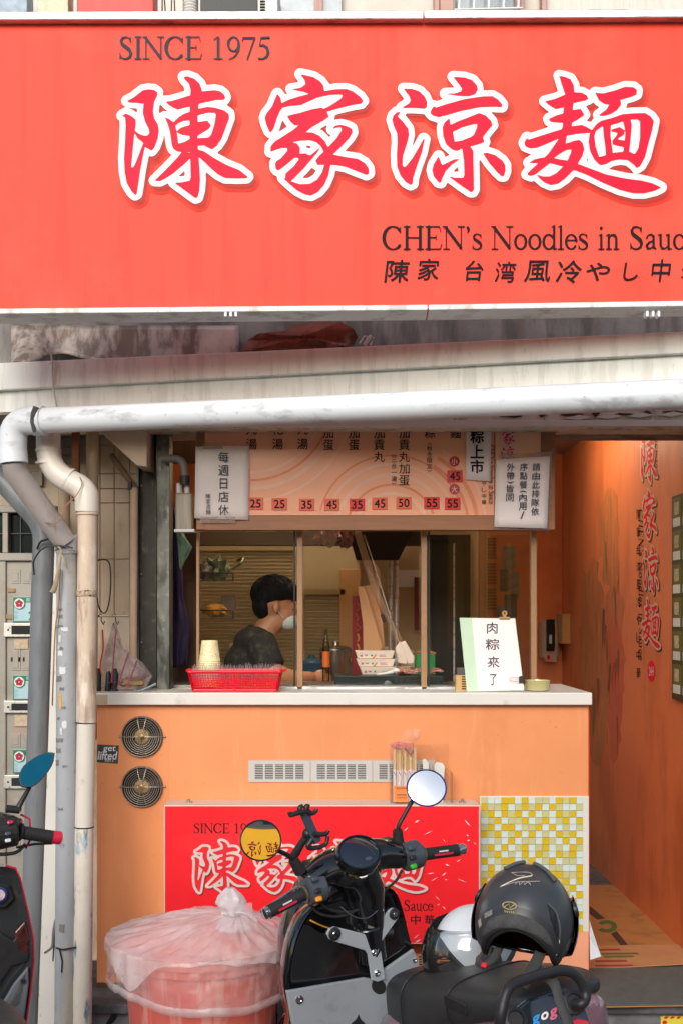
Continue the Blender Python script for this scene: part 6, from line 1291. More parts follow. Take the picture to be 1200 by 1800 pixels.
rings = [[p + Vector((0, .085, 0)) + (c - p) * .10 for p in pts], [p + Vector((0, .04, 0)) + (c - p) * .015 for p in pts], [p + Vector((0, .012, 0)) for p in pts], [p + (c - p) * .03 for p in pts], [p + Vector((0, .014, 0)) + (c - p) * .10 for p in pts]]
b.loft(rings); b.build('leg_shield', m_gb, sc, smooth=45)
# outer front cowl
b = MB(); b.ell((0, .20, .62), .19, .16, .33, 22); b.ell((0, .12, .80), .11, .10, .16, 18); b.build('front_cowl', m_gb, sc, remesh=.014, soft=4)
MB().lathe([(.0, 0), (.06, .0), (.066, .012), (.05, .03)], (0, .33, .68), (0, 1, .1), 24, cap=False).build('headlight', m_chr, sc, smooth=50)
out = [(504, 1743), (642, 1719.5), (655, 1722), (674, 1706), (700, 1688), (727, 1669), (737, 1692), (725, 1760), (690, 1900), (522, 1900), (514, 1800)]
lp = MB().prism([LS(x, y, yS - .012) for x, y in out], (0, .012, 0)).build('lower_panel', m_gr, sc, bevel=.004, seg=3)
MB().prism([LS(x, y, yS - .0135) for x, y in ((630, 1784), (634, 1793), (642, 1800), (634, 1806), (630, 1818), (626, 1806), (617, 1800), (626, 1793))], (0, .001, 0)).build('star_mark', m_mb, lp)
for x, y, r in ((526, 1758, .012), (728, 1688, .008)): c = LS(x, y, yS - .012); MB().lathe([(r, 0), (r, .003), (r * .55, .004), (r * .5, .001), (.0005, .001)], c, (0, -1, 0), 16).build('bolt', m_chr, lp, smooth=40)
c = LS(665, 1735, yS - .012); MB().lathe([(.019, 0), (.019, .002), (.017, .003)], c, (0, -1, 0), 24, sy=1.4).build('key_recess', m_mb, lp)
out = [(588, 1629.5), (634, 1641), (645, 1644.5), (652, 1644), (658, 1639), (683, 1601), (690, 1596.5), (698, 1599), (702.5, 1607), (700.5, 1614), (669.5, 1658), (668.5, 1664), (671, 1682), (677, 1722), (664, 1727), (653.5, 1724), (646.5, 1678), (642, 1672), (589, 1656), (579, 1652), (574.5, 1643), (579, 1633)]
br = MB().prism([LS(x, y, yS - .03) for x, y in out], (0, .008, 0)).build('y_bracket', m_br, sc, bevel=.0025, seg=2)
for x, y, r, mm in ((587.5, 1642, .0185, m_mb), (692, 1607, .0165, m_mb)): c = LS(x, y, yS - .03); MB().lathe([(r, 0), (r, .004), (r - .003, .006)], c, (0, -1, 0), 24).build('rubber_ring', mm, br, smooth=40); MB().lathe([(r * .5, 0), (r * .5, .008), (r * .4, .010), (.0005, .0095)], c, (0, -1, 0), 20).build('bolt', m_chr, br, smooth=40)
for x, y in ((657, 1675), (662.5, 1711)): c = LS(x, y, yS - .03); MB().lathe([(.0095, 0), (.0095, .003), (.007, .005), (.004, .005), (.0035, .002), (.0005, .002)], c, (0, -1, 0), 20).build('bolt', m_chr, br, smooth=35)
for x0, x1 in ((575, 590), (640, 690)): MB().tube([LS(x0, 1640, yS + .005), LS(x1, 1646 if x0 < 600 else 1640, yS - .02)], .012, 10).build('bracket_stub', m_mb, sc, smooth=50)
MB().tube([LS(657, 1670, yS), LS(657, 1670, yS - .026)], .014, 10).build('bracket_stub', m_mb, sc)
tag_orange = MB().tube(spline([LS(545, 1618, yS - .012), LS(553, 1622, yS - .02), LS(566, 1628, yS - .016), LS(578, 1632, yS - .012)]), [.004, .007, .007, .003], 8, flat=.5).build('orange_tag', mk('amber_tag', '#c98a2e', .4), sc, smooth=60)
# handlebar cowl
Dc = LS(627, 1511, -.02); Lc = LS(536, 1556, .0); Rc = LS(708, 1506, .0)
b = MB()
b.tube(spline([Lc, Lc.lerp(Dc, .5) + Vector((0, .02, .004)), Dc + Vector((0, .05, -.03)), Dc.lerp(Rc, .5) + Vector((0, .02, .006)), Rc], 5), [.036, .038, .040, .043, .046, .05, .055, .058, .062, .064, .065, .064, .062, .058, .053, .048, .045, .042, .040, .038, .036], 14)
b.ell(Dc + Vector((0, .035, -.025)), .095, .075, .05, 18, Matrix.Rotation(R(38), 3, 'X'))
S1 = LS(634, 1560, .035); S2 = LS(642, 1612, .045); S3 = LS(648, 1650, .05)
b.tube([Dc + Vector((0, .05, -.03)), S1, S2, S3], [.098, .084, .066, .056], 16, flat=.7)
cw = b.build('handlebar_cowl', m_gb, sc, remesh=.007, soft=6)
MB().tube([S2 + Vector((0, -.01, -.01)), S3 + Vector((0, 0, -.05))], [.062, .064], 20, flat=.8).build('steering_collar', m_gb, sc, smooth=50, bevel=.004)
nd = Vector((0, -.72, .69)); ud = Vector((1, 0, 0)); vd = nd.cross(ud)
def disc(c, n, u, rx, ry, prof, name, mat, par, nn=36):
    n = n.normalized(); u = (u - n * u.dot(n)).normalized(); w = n.cross(u)
    rings = [[c + n * h + u * (math.cos(2 * math.pi * k / nn) * rx * s) + w * (math.sin(2 * math.pi * k / nn) * ry * s) for k in range(nn)] for s, h in prof]
    return MB().loft(rings).build(name, mat, par, smooth=45)
dc = Dc + Vector((0, -.018, .022))
dl = disc(dc, nd, ud, .066, .054, [(1.06, -.02), (1.05, .0), (1.0, .006), (.93, .006), (.90, .001)], 'dial_bezel', m_gb, sc)
disc(dc, nd, ud, .060, .049, [(1.0, .0), (.98, .003), (.7, .007), (.3, .0085), (.02, .009)], 'dial_lens', mk('dial_glass', (.012, .016, .024), .03, coat=1., spec=.8), dl)
disc(dc + vd * -.028 + ud * .012, nd, ud, .011, .006, [(1, .006), (.9, .0085), (.1, .009)], 'dial_button', m_pod, dl)
for s, pc, bts in ((-1, (552, 1562), ((553, 1546, m_pod), (558.5, 1566.5, m_mb), (560, 1581, mk('button_orange', '#e8931e', .4)))), (1, (722, 1504), ((722.5, 1491, m_pod), (725, 1508, m_mb), (726.5, 1523.5, mk('button_green', '#3fae2a', .4))))):
    c = LS(*pc, -.012); pd = MB().tube([c + Vector((-.027, 0, 0)), c + Vector((-.022, 0, 0)), c + Vector((.022, 0, 0)), c + Vector((.027, 0, 0))], [.034, .0415, .0415, .034], 24).build('switch_pod', m_pod, sc, smooth=35)
    for x, y, mm in bts: q = LS(x, y, c.y - .040); MB().obox(q, (1, 0, 0), (0, -1, .35), (0, .35, 1), .020, .012, .014).build('button', mm, pd, bevel=.0045, seg=3)
    g0 = LS(*((535, 1571) if s < 0 else (738, 1503)), -.012); g1 = LS(*((472, 1604) if s < 0 else (802, 1495)), -.012); e1 = LS(*((463, 1608.5) if s < 0 else (817, 1492)), -.012)
    dv = (g1 - g0); L_ = dv.length
    gp = MB().tube([g0.lerp(g1, k / 30) for k in range(31)], [.0235 if k < 2 else (.0172 + (.0009 if k % 3 == 0 else 0)) for k in range(31)], 18).build('grip', m_rub, sc, smooth=30)
    MB().tube([g0.lerp(g1, .0), g0.lerp(g1, .05)], .028, 20).build('grip_flange', mk('flange_brown', '#6a5a4c', .4, .3), gp, smooth=40)
    MB().tube([g1, g1.lerp(e1, .2), g1.lerp(e1, .25), g1.lerp(e1, .8), e1], [.019, .019, .013, .0165, .011], 16).build('bar_end', m_chr, gp, smooth=35)
    nrm = Vector((0, -1, .1)).normalized(); mid = g0.lerp(g1, .55) + nrm * .0178
    MB().obox(mid + Vector((0, 0, -.004)), dv, nrm, nrm.cross(dv), L_ * .5, .0012, .006).build('red_stripe', mk('grip_red', '#c8203c', .5), gp)
    MB().obox(mid + Vector((0, -.0003, .005)), dv, nrm, nrm.cross(dv), L_ * .25, .0012, .004).build('white_mark', m_logow, gp)
    if s < 0: MB().tube(rp([LS(540, 1556, .05), LS(518, 1562, .055), LS(456, 1604, .05)], .02), [.007, .006, .0065], 8, flat=.6).build('brake_lever', m_chr, sc, smooth=60)
    else: MB().tube(rp([LS(715, 1515, .05), LS(742, 1512, .06), LS(800, 1503, .055)], .02), [.007, .006, .0065], 8, flat=.6).build('brake_lever', m_chr, sc, smooth=60)
    MB().obox(LS(*((552, 1516) if s < 0 else (673, 1480)), .03), (1, 0, 0), (0, 1, 0), (0, 0, 1), .06, .04, .016).build('reservoir', m_mb, sc, bevel=.006, seg=3)
RS = SMI.to_3x3()
def mirror(cpx, rx, ry, nw, tilt, stalk, y, rimm):
    c = LS(*cpx, y); n = RS @ Vector(nw).normalized(); u = RS @ Vector((math.cos(tilt), 0, math.sin(tilt)))
    h = disc(c, n, u, rx, ry, [(.3, -.032), (.7, -.026), (.95, -.012), (1.04, -.002), (1.05, .004), (1.0, .006), (.97, .003)], 'mirror', rimm, sc)
    disc(c, n, u, rx * .965, ry * .965, [(1, .0), (.999, .0036), (.6, .0046), (.02, .005)], 'mirror_glass', m_mir, h)
    P_ = [LS(*q) for q in stalk]; MB().tube(rp(P_, .02), .0065, 10).build('mirror_stalk', m_mb, sc, smooth=50)
    MB().tube([P_[0] + Vector((0, 0, -.02)), P_[0] + (P_[1] - P_[0]).normalized() * .03], [.018, .014], 14).build('stalk_boot', m_rub, sc, smooth=50)
    MB().tube([P_[-1], P_[-1].lerp(c - n * .028, .7)], [.009, .018], 12).build('mirror_neck', m_mb, sc, smooth=50)
mirror((458, 1478), .0535, .0515, (.207, -.96, .205), .0, [(527, 1520, .0), (505, 1503, -.01), (484, 1494, -.03)], -.04, m_gb)
mirror((749, 1386), .056, .053, (.05, -1, .42), .1, [(699, 1476, .01), (698, 1455, .0), (722, 1412, -.01), (728, 1402, -.02)], -.03, mk('mirror_blue_rim', '#1c2a78', .12, coat=1.))
for pts in ([(545, 1590), (560, 1606), (590, 1612), (620, 1606)], [(560, 1586), (580, 1600), (612, 1604), (634, 1598)], [(706, 1530), (696, 1548), (676, 1566), (660, 1580)]):
    MB().tube(spline([LS(x, y, .0) for x, y in pts]), .0042, 8).build('cable', m_rub, sc, smooth=60)
MB().tube(spline([LS(x, y, c) for x, y, c in ((598, 1594, -.03), (622, 1612, -.035), (646, 1614, -.035), (664, 1600, -.03))]), .0016, 6).build('panel_seam', m_pod, sc)
# phone holder clamped to the left mirror stem
ph = thing('phone_holder', 'black phone clamp mounted beside the left scooter mirror', 'phone holder', (0, 0, 0), mat4=SM)
A = lambda x, y, c=-.05: LS(x, y, c)
MB().prism([A(528, 1429), A(541, 1422), A(566, 1478), A(553, 1486)], (0, .014, 0)).build('back_plate', mk('holder_plate', '#3b4656', .4), ph, bevel=.003)
for pts in ([(532, 1427), (518, 1431), (510, 1434), (509, 1428)], [(540, 1425), (546, 1431), (554, 1428), (557, 1422)], [(552, 1466), (562, 1468), (574, 1466), (577, 1460)], [(548, 1476), (540, 1488), (545, 1492), (562, 1490), (574, 1484), (576, 1470)], [(528, 1425), (526, 1420), (532, 1417)], [(538, 1423), (538, 1417), (543, 1418)]):
    MB().tube(rp([A(x, y, -.058) for x, y in pts], .008), [.0075, .006], 8).build('clamp_arm', m_mb, ph, smooth=50)
MB().tube([A(545, 1465, -.03), A(532, 1480, -.02), A(516, 1506, .0)], [.014, .010, .012], 10).build('stem', m_mb, ph, smooth=50); MB().ell(A(541, 1466, -.03), .016).build('ball_joint', m_mb, ph, smooth=60)
# seat, body, tail
def sec(y, w, zt, zb, n=20):
    o = []
    for k in range(n):
        a = 2 * math.pi * k / n; ca, sa = math.cos(a), math.sin(a); e = .55
        o.append(Vector((w * math.copysign(abs(ca) ** e, ca), y, (zt + zb) / 2 + (zt - zb) / 2 * math.copysign(abs(sa) ** e, sa))))
    return o
ST = [(-.15, .05, .69, .58), (-.19, .085, .725, .54), (-.30, .115, .76, .56), (-.42, .128, .79, .62), (-.55, .135, .818, .70), (-.66, .135, .842, .748), (-.76, .13, .86, .79), (-.83, .11, .866, .815), (-.865, .07, .862, .83)]
st_ = MB().loft([sec(*q) for q in ST]).build('seat', m_lea, sc, smooth=60, sub=1)
for y in (-.33, -.56):
    q = [s for s in ST]; import bisect
    def ip(y):
        for a, b2 in zip(ST, ST[1:]):
            if b2[0] <= y <= a[0]: t_ = (a[0] - y) / (a[0] - b2[0]); return [a[i] + (b2[i] - a[i]) * t_ for i in range(4)]
    r_ = sec(*ip(y), 28); r_ = [p + (p - Vector((0, y, (ip(y)[2] + ip(y)[3]) / 2))) * .004 for p in r_]; MB().tube(r_, .0022, 6, closed=True).build('seam', m_mb, st_)
bd = LS(800, 1768, -.134, 0); MB().obox(bd, (0, 1, 0), (1, 0, 0), (0, 0, 1), .085, .006, .028).build('seat_badge', m_mb, st_, bevel=.012, seg=4)
BD = [(-.12, .10, .60, .30), (-.22, .13, .66, .28), (-.40, .14, .70, .30), (-.60, .145, .758, .40), (-.75, .128, .815, .52), (-.85, .10, .845, .64), (-.90, .06, .84, .72)]
MB().loft([sec(*q) for q in BD]).build('body', m_mau, sc, smooth=60, sub=1)
MB().box(-.15, .15, -.30, .06, .22, .29).build('floorboard', m_mb, sc, bevel=.02, seg=3)
TL = [(882, 1812), (893, 1783), (925, 1757), (985, 1735), (1010, 1741), (1028, 1765), (1044, 1812), (1046, 1850), (890, 1850)]
def tl(x, y, o=0.): 
    c0, n0 = Vector((0, -.925, .80)), Vector((-.25, -.80, .55)).normalized(); oo = SMI @ Vector((0, 0, H)); dd = SMI.to_3x3() @ ray(x, y); t_ = ((c0 + n0 * o) - oo).dot(n0) / dd.dot(n0); return oo + dd * t_
nb = -Vector((-.25, -.80, .55)).normalized()
tp = MB().prism([tl(x, y) for x, y in TL], nb * .05).build('tail_panel', mk('tail_navy', (.02, .026, .036), .12, var=.1, coat=1.), sc, bevel=.008, seg=3)
cols = [('#1e9be6', 'g'), ('#e8e6e6', 'o'), ('#e86a8a', 'g'), ('#2a6fd0', 'o'), ('#c03a44', 'r'), ('#2a6fd0', 'o')]
for k, (cc, chh) in enumerate(cols):
    x0, y0 = 935 + k * 15.5, 1789 - k * 6.2
    put(MB(), fit(glyphs(chh, .03), x0, y0 - 1, x0 + 13, y0 + (19 if chh == 'g' else 13)), lambda x, y: tl(x, y - (x - x0) * .38, .0012)).build('logo_letter', mk('logo' + cc, cc, .4), tp)
MB().prism([tl(x, y, .006) for x, y in ((978, 1812), (990, 1797), (1015, 1790), (1034, 1794), (1042, 1815), (1042, 1840), (975, 1840))], nb * .012).build('tail_light', mk('tail_red', '#c8102e', .12, coat=1.), tp, bevel=.004)
rl = [LS(x, y, c) for x, y, c in ((876, 1812, -.94), (880, 1785, -.95), (886, 1755, -.945), (897, 1734, -.94), (925, 1722, -.93), (970, 1709, -.92), (998, 1708, -.92), (1016, 1720, -.925), (1027, 1741, -.93), (1028, 1757, -.935), (1020, 1766, -.935), (1010, 1764, -.92))]
MB().tube(spline(rl, 4), .0112, 14).build('grab_rail', m_mb, sc, smooth=60)
for x, y in ((905, 1793), (1008, 1763)): q = tl(x, y, .002); MB().lathe([(.026, 0), (.026, .004), (.018, .006), (.016, .002)], q, -nb, 20).build('rail_socket', m_mb, sc, smooth=40)
for y, nm in ((.36, 'front_wheel'), (-.93, 'rear_wheel')):
    c = Vector((0, y, .225)); w = MB().tube([c + Vector((0, math.cos(R(a)) * .178, math.sin(R(a)) * .178)) for a in range(0, 360, 12)], .046, 12, closed=True).build(nm, m_rub, sc, smooth=60); MB().lathe([(.13, -.03), (.13, .03), (.05, .035), (.05, -.035)], c, (1, 0, 0), 24).build('rim', m_mb, w, smooth=40)
MB().tube([(0, .33, .26), (0, .22, .50)], .03, 10).build('fork', m_mb, sc); MB().tube([(0, -.93, .225), (0, -.55, .36)], .04, 10).build('swing_arm', m_mb, sc)
b = MB(); b.grid(lambda u, v: Vector(((u - .5) * .13, .36 + math.cos(R(20 + v * 150)) * .245, .225 + math.sin(R(20 + v * 150)) * .245 - .05 * (2 * (u - .5)) ** 2)), 8, 16); b.build('front_fender', m_gb, sc, smooth=60, solid=.004)
MB().tube([(-.12, -.35, .25), (-.20, -.42, .02)], .012, 8).build('side_stand', m_mb, sc)
# ================================================================== helmets
def helmet(name, lab, c, yaw, pitch, roll, R3, shell, visor, liner, deco=None, vk=(1.07, .05)):
    M = Matrix.Translation(c) @ Matrix.Rotation(yaw, 4, 'Z') @ Matrix.Rotation(pitch, 4, 'X') @ Matrix.Rotation(roll, 4, 'Y')
    t = thing(name, lab, 'helmet', (0, 0, 0), mat4=M); rx, ry, rz = R3
    def pm(az): 
        c_ = math.cos(az); s2 = math.sin(az) ** 2
        return R(133 * s2 + (1 - s2) * (70 if c_ > 0 else 106))
    def S(az, po, k=1.): return Vector((rx * k * math.sin(po) * math.sin(az), ry * k * math.sin(po) * math.cos(az), rz * k * math.cos(po)))
    NA, NP = 72, 26
    def shell_(k0): return MB().grid(lambda u, v: S(2 * math.pi * u, pm(2 * math.pi * u) * (v if v > .01 else .01), k0), NA, NP)
    sh = shell_(1).build('shell', shell, t, smooth=70)
    shell_(.86).build('liner', liner, t, smooth=70)
    e = [S(a, pm(a), .97) for a in [2 * math.pi * k / NA for k in range(NA)]]; MB().tube(e, .0065, 8, closed=True).build('edge_trim', m_rub, t, smooth=60)
    MB().grid(lambda u, v: S(2 * math.pi * u, pm(2 * math.pi * u) - .0 + .0, 1 - .14 * v), NA, 3).build('edge_lip', liner, t, smooth=60)
    er = [S(math.pi + R(a), pm(math.pi + R(a)) - R(6), .86) for a in range(-75, 76, 6)]; MB().tube(er, [.010 + .014 * math.cos(R(a * 1.1)) for a in range(-75, 76, 6)], 10).build('neck_roll', liner, t, smooth=60)
    for s in (-1, 1): 
        ep = S(R(90) * s, R(100), .80); MB().ell(ep, .022, .045, .055, 14).build('cheek_pad', liner, t, smooth=60)
    vi = MB().grid(lambda u, v: S(R(-88 + 176 * u), R(58 + v * 56), vk[0] + vk[1] * v), 36, 10).build('visor', visor, t, smooth=70, solid=.0018)
    for s in (-1, 1): MB().lathe([(.018, 0), (.018, .006), (.012, .009), (.003, .009)], S(R(88) * s, R(72), 1.02), S(R(88) * s, R(72)), 18).build('visor_pivot', m_mb, t, smooth=40)
    if deco: deco(t, S, pm)
    return t, M
def deco(t, S, pm):
    N = lambda az, po, k=1.006: S(math.pi + R(az), R(po), k)
    # raised rear band
    MB().grid(lambda u, v: S(math.pi + R(-80 + 160 * u), pm(math.pi + R(-80 + 160 * u)) - R(3 + 17 * v), 1.014 - .008 * abs(v - .5) * 2), 40, 5).build('rear_band', mk('helmet_band', (.035, .036, .04), .4, var=.1), t, smooth=60)
    for pts in ([(26, 14), (34, 26), (42, 40)], [(-22, 16), (-34, 22), (-46, 34), (-52, 48)]):
        MB().tube(spline([N(a, p, 1.03) for a, p in pts]), [.006, .012, .012, .005], 8, flat=.8).build('vent_ridge', mk('ridge_grey', (.09, .10, .11), .3), t, smooth=60)
    w = mk('helmet_decal', '#d9d2c0', .4)
    for pts, r in (([(22, 46), (-6, 42), (-12, 47), (6, 54), (26, 66)], .0016), ([(20, 46), (8, 50), (-2, 48)], .0012), ([(28, 67), (10, 60), (-14, 55), (-24, 53)], .0014), ([(8, 62), (4, 58), (2, 62), (-2, 57), (-4, 61), (-8, 57), (-12, 60)], .001)):
        MB().tube(spline([N(a, p) for a, p in pts], 5), r, 6, flat=.5).build('decal_stroke', w, t, smooth=60)
    g = mk('gold_decal', '#c9b67a', .35, .4)
    MB().tube([N(9 + 8 * math.cos(R(a)), 86 + 3.6 * math.sin(R(a)), 1.02) for a in range(0, 360, 20)], .0013, 6, closed=True).build('emblem', g, t); MB().tube([N(15, 88, 1.02), N(10, 84.5, 1.02), N(8, 88, 1.02), N(3, 84, 1.02)], .0012, 6).build('emblem', g, t)
    for k, az in enumerate((14, 11.5, 9, 6.5, 4)): MB().tube([N(az, 91, 1.02), N(az - 1.5, 93, 1.02)], .001, 6).build('emblem_letter', g, t)
    MB().add([N(a, p, 1.021) for a, p in ((30, 91), (42, 95), (41, 100), (29, 96))], [(0, 1, 2, 3)]).build('small_label', mk('label_grey', '#7d7d78', .6, var=.4, vs=90), t)
    MB().add([N(a, p, 1.016) for a, p in ((50, 99), (57, 102), (55, 109), (48, 106))], [(0, 1, 2, 3)]).build('small_label', mk('label_beige', '#b59f8c', .6), t)
    MB().add([N(a, p, 1.012) for a, p in ((-34, 78), (-44, 84), (-52, 98), (-56, 108), (-50, 104), (-40, 92))], [tuple(range(6))]).build('vent_mouth', m_mb, t, solid=.004)
    MB().tube(spline([N(a, p, 1.016) for a, p in ((-34, 77), (-46, 84), (-54, 98), (-57, 108))]), .0022, 6).build('vent_edge', MATS['ridge_grey'], t)
    MB().tube([N(-58, 108, 1.01), N(-66, 124, 1.0)], .002, 6, flat=.4).build('decal_stroke', w, t)
    def strap(pts, w, side):
        q = spline([Vector(p) for p in pts], 6); MB().add([p + Vector(side) * (w * k) for p in q for k in (-1, 1)], [(2 * i, 2 * i + 1, 2 * i + 3, 2 * i + 2) for i in range(len(q) - 1)]).build('chin_strap', mk('strap_web', (.06, .06, .058), .8, bump=.3, bs=300), t, smooth=60, solid=.0025)
    strap([(.05, -.045, -.07), (.045, -.075, -.10), (.038, -.105, -.128), (.03, -.125, -.155)], .0125, (.95, .2, -.2))
    strap([(-.04, -.05, -.075), (-.045, -.085, -.105), (-.062, -.11, -.125)], .011, (.8, .5, 0))
    MB().obox((-.058, -.108, -.122), (1, 0, 0), (0, 1, 0), (0, 0, 1), .012, .008, .01).build('red_buckle', m_logo, t, bevel=.002)
hc = P(921, 1618, 2.58)
helmet('black_helmet', 'matt black open face helmet with chin straps resting on the scooter seat', hc, math.atan2(.30, .95) * -1 , R(-23), R(4), (.110, .126, .125), mk('helmet_black', (.045, .05, .058), .32, var=.12, vs=8), glass_mat('visor_dark', (.06, .035, .05), 1.5), mk('helmet_liner', (.07, .07, .073), .85, var=.3, vs=60, bump=.3, bs=220), deco)
helmet('white_helmet', 'white helmet with clear visor lying behind the black one on the seat', P(832, 1660, 2.92), R(108), R(-6), R(0), (.088, .103, .10), mk('helmet_white', '#d9dde1', .35, var=.02), glass_mat('visor_clear', (.95, .96, .97), 1.4, .03), MATS['helmet_liner'], None, (1.2, .22))
q_ = (spline([LS(945, 1705, -.85), LS(972, 1728, -.93), LS(983, 1760, -.96), LS(1003, 1812, -.99)], 6))
MB_s = MB().add([p + Vector((.95, .1, .3)).normalized() * (.0125 * k) for p in q_ for k in (-1, 1)], [(2 * i, 2 * i + 1, 2 * i + 3, 2 * i + 2) for i in range(len(q_) - 1)])
so = MB_s.build('luggage_strap', MATS['strap_web'], sc, smooth=60, solid=.0025)
# ================================================================== scooter cut by the left edge
SM2 = scoot_matrix(26, -5, tuple(P(80, 1470, 3.15)), (.34, -.02, P(80, 1470, 3.15).z + .03)); LS2 = mkLS(SM2.inverted()); RS2 = SM2.inverted().to_3x3()
s2 = thing('red_trimmed_scooter', 'dark grey scooter with red edge trim and angular blue tinted mirror', 'scooter', (0, 0, 0), mat4=SM2)
m_dg = mk('dark_gloss_grey', (.03, .032, .035), .16, var=.15, vs=10, coat=.8, dirt=[((.25, .12, .09), .3, 5, (1, 1, 1), .6)]); m_rt = mk('red_trim', '#d0203c', .3, coat=.5)
m_gs = mk('grey_step_plastic', '#5f666d', .5, var=.08)
O2 = [(-190, 1560), (-120, 1530), (-40, 1524), (10, 1524), (26, 1528), (34, 1545), (48, 1605), (57, 1650), (58, 1690), (52, 1745), (44, 1800), (38, 1870), (-150, 1870), (-210, 1700)]
p2 = [LS2(x, y, 0) for x, y in O2]; c2 = sum(p2, Vector()) / len(p2); b = MB()
b.loft([[p + Vector((0, .10, 0)) + (c2 - p) * .08 for p in p2], [p + Vector((0, .03, 0)) for p in p2], p2, [p + Vector((0, .02, 0)) + (c2 - p) * .12 for p in p2]]); b.build('leg_shield', m_dg, s2, smooth=40)
MB().tube([LS2(x, y, .006) for x, y in ((10, 1522), (27, 1527), (35, 1545), (49, 1605), (58.5, 1650), (59.5, 1690), (53.5, 1745), (45.5, 1800), (39, 1870))], .0032, 8).build('edge_trim', m_rt, s2, smooth=60)
MB().prism([LS2(x, y, -.008) for x, y in ((50, 1700), (51, 1730), (42, 1800), (36, 1870), (-60, 1870), (-10, 1790), (25, 1730))], (0, .012, 0)).build('step_guard', m_gs, s2, bevel=.004)
for k in range(9): MB().tube([LS2(2 + k * 4, 1790 - k * 7 , -.010), LS2(34 + k * 1.2, 1762 - k * 6, -.010)], .0016, 6).build('grip_rib', m_mb, s2)
c = LS2(40, 1725, -.01); MB().lathe([(.007, 0), (.007, .004), (.003, .004)], c, (0, -1, 0), 14).build('bolt', m_mb, s2)
for pts, mm in (([(0, 1640), (24, 1655), (44, 1622), (52, 1655), (50, 1690), (20, 1700), (-20, 1760), (-20, 1690)], m_mb), ([(26, 1640), (44, 1620), (52, 1650), (51, 1680), (30, 1672)], mk('maroon_gloss', '#5a2c28', .2, coat=.6)), ([(-20, 1550), (15, 1556), (26, 1580), (10, 1596), (-20, 1600)], m_mb)): MB().prism([LS2(x, y, .006) for x, y in pts], (0, .006, 0)).build('sculpted_facet', mm, s2, bevel=.003)
c = LS2(-2, 1573, .002); ig = MB().lathe([(.022, 0), (.022, .006), (.017, .008)], c, (0, -1, 0), 24).build('key_ring', mk('ring_blue', '#2c3a7a', .3), s2, smooth=40); MB().lathe([(.016, .006), (.015, .0095)], c, (0, -1, 0), 20).build('pale_face', mk('ring_face', '#c9b3bb', .4, var=.3, vs=80), ig)
b = MB(); b.tube(spline([LS2(-150, 1450, .03), LS2(-60, 1450, .03), LS2(0, 1455, .02), LS2(36, 1462, .0)], 5), [.06, .06, .058, .055, .052, .05, .05, .048, .046, .045, .044, .042, .04, .038, .036, .034], 14); b.tube([LS2(-60, 1450, .04), LS2(-70, 1560, .08)], [.07, .06], 14); b.build('handlebar_cowl', m_dg, s2, remesh=.008, soft=4)
c = LS2(16, 1462, -.012); sp = MB().tube([c + Vector((-.05, 0, 0)), c + Vector((.02, 0, 0))], [.046, .042], 20).build('switch_pod', m_mb, s2, bevel=.006)
MB().tube([LS2(36, 1432, .03), LS2(52, 1440, .025), LS2(54, 1475, .02), LS2(45, 1492, .02)], .0035, 6).build('red_edge', m_rt, s2)
for x, y, mm in ((18, 1446, m_rt), (14, 1466, m_pod), (14, 1478, m_logow)): MB().obox(LS2(x, y, c.y - .044), (1, 0, 0), (0, -1, .3), (0, .3, 1), .016, .008, .010).build('button', mm, sp, bevel=.003)
g0, g1, e1 = LS2(34, 1463, -.015), LS2(92, 1472, -.015), LS2(108, 1474, -.015)
gp = MB().tube([g0.lerp(g1, k / 30) for k in range(31)], [.026 - .004 * k / 6 if k < 3 else .0178 + (.0008 if k % 3 == 0 else 0) for k in range(31)], 18).build('grip', m_rub, s2, smooth=30)
MB().tube([g1, g1.lerp(e1, .85), e1], [.0185, .0185, .014], 18).build('bar_end', m_rt, gp, smooth=35); MB().tube([g1.lerp(e1, -.05), g1.lerp(e1, .05)], .0188, 18).build('end_ring', m_rt, gp)
MB().tube(rp([LS2(30, 1490, .03), LS2(60, 1484, .05), LS2(92, 1483, .045)], .02), .006, 8, flat=.6).build('brake_lever', m_mb, s2, smooth=60); MB().tube(spline([LS2(-20, 1502, .0), LS2(10, 1502, -.01), LS2(30, 1498, -.01), LS2(44, 1485, .0)]), .005, 8).build('brake_hose', m_rub, s2, smooth=60)
MH = [(95, 1325), (92, 1343), (80, 1362), (62, 1380), (46, 1384), (36, 1380), (34, 1365), (42, 1347), (62, 1332), (82, 1324)]
nm_ = RS2 @ Vector((.25, -1, .35)).normalized(); cm = LS2(65, 1354, -.03)
def MQ(x, y, o): oo = SM2.inverted() @ Vector((0, 0, H)); dd = RS2 @ ray(x, y); return oo + dd * (((cm + nm_ * o) - oo).dot(nm_) / dd.dot(nm_))
mq = [MQ(x, y, 0) for x, y in MH]; cc = sum(mq, Vector()) / len(mq); mq = spline(mq + mq[:1], 4)[:-1]; b = MB()
b.loft([[cc + (p - cc) * .5 - nm_ * .025 for p in mq], [cc + (p - cc) * .95 - nm_ * .012 for p in mq], [cc + (p - cc) * 1.04 for p in mq], [cc + (p - cc) * 1.0 + nm_ * .004 for p in mq]]); mi = b.build('mirror', m_mb, s2, smooth=50)
MB().prism([cc + (p - cc) * .96 + nm_ * .0052 for p in mq], -nm_ * .001).build('mirror_glass', mk('mirror_blue', '#15566e', .02, 1.), mi)
MB().tube([LS2(31, 1424, .0), LS2(33, 1418, .0), LS2(52, 1384, -.02)], [.012, .008, .006], 10).build('mirror_stalk', m_mb, s2, smooth=50); MB().tube([LS2(10, 1422, .0), LS2(34, 1424, .0)], .011, 10).build('mirror_clamp', m_mb, s2, smooth=50)
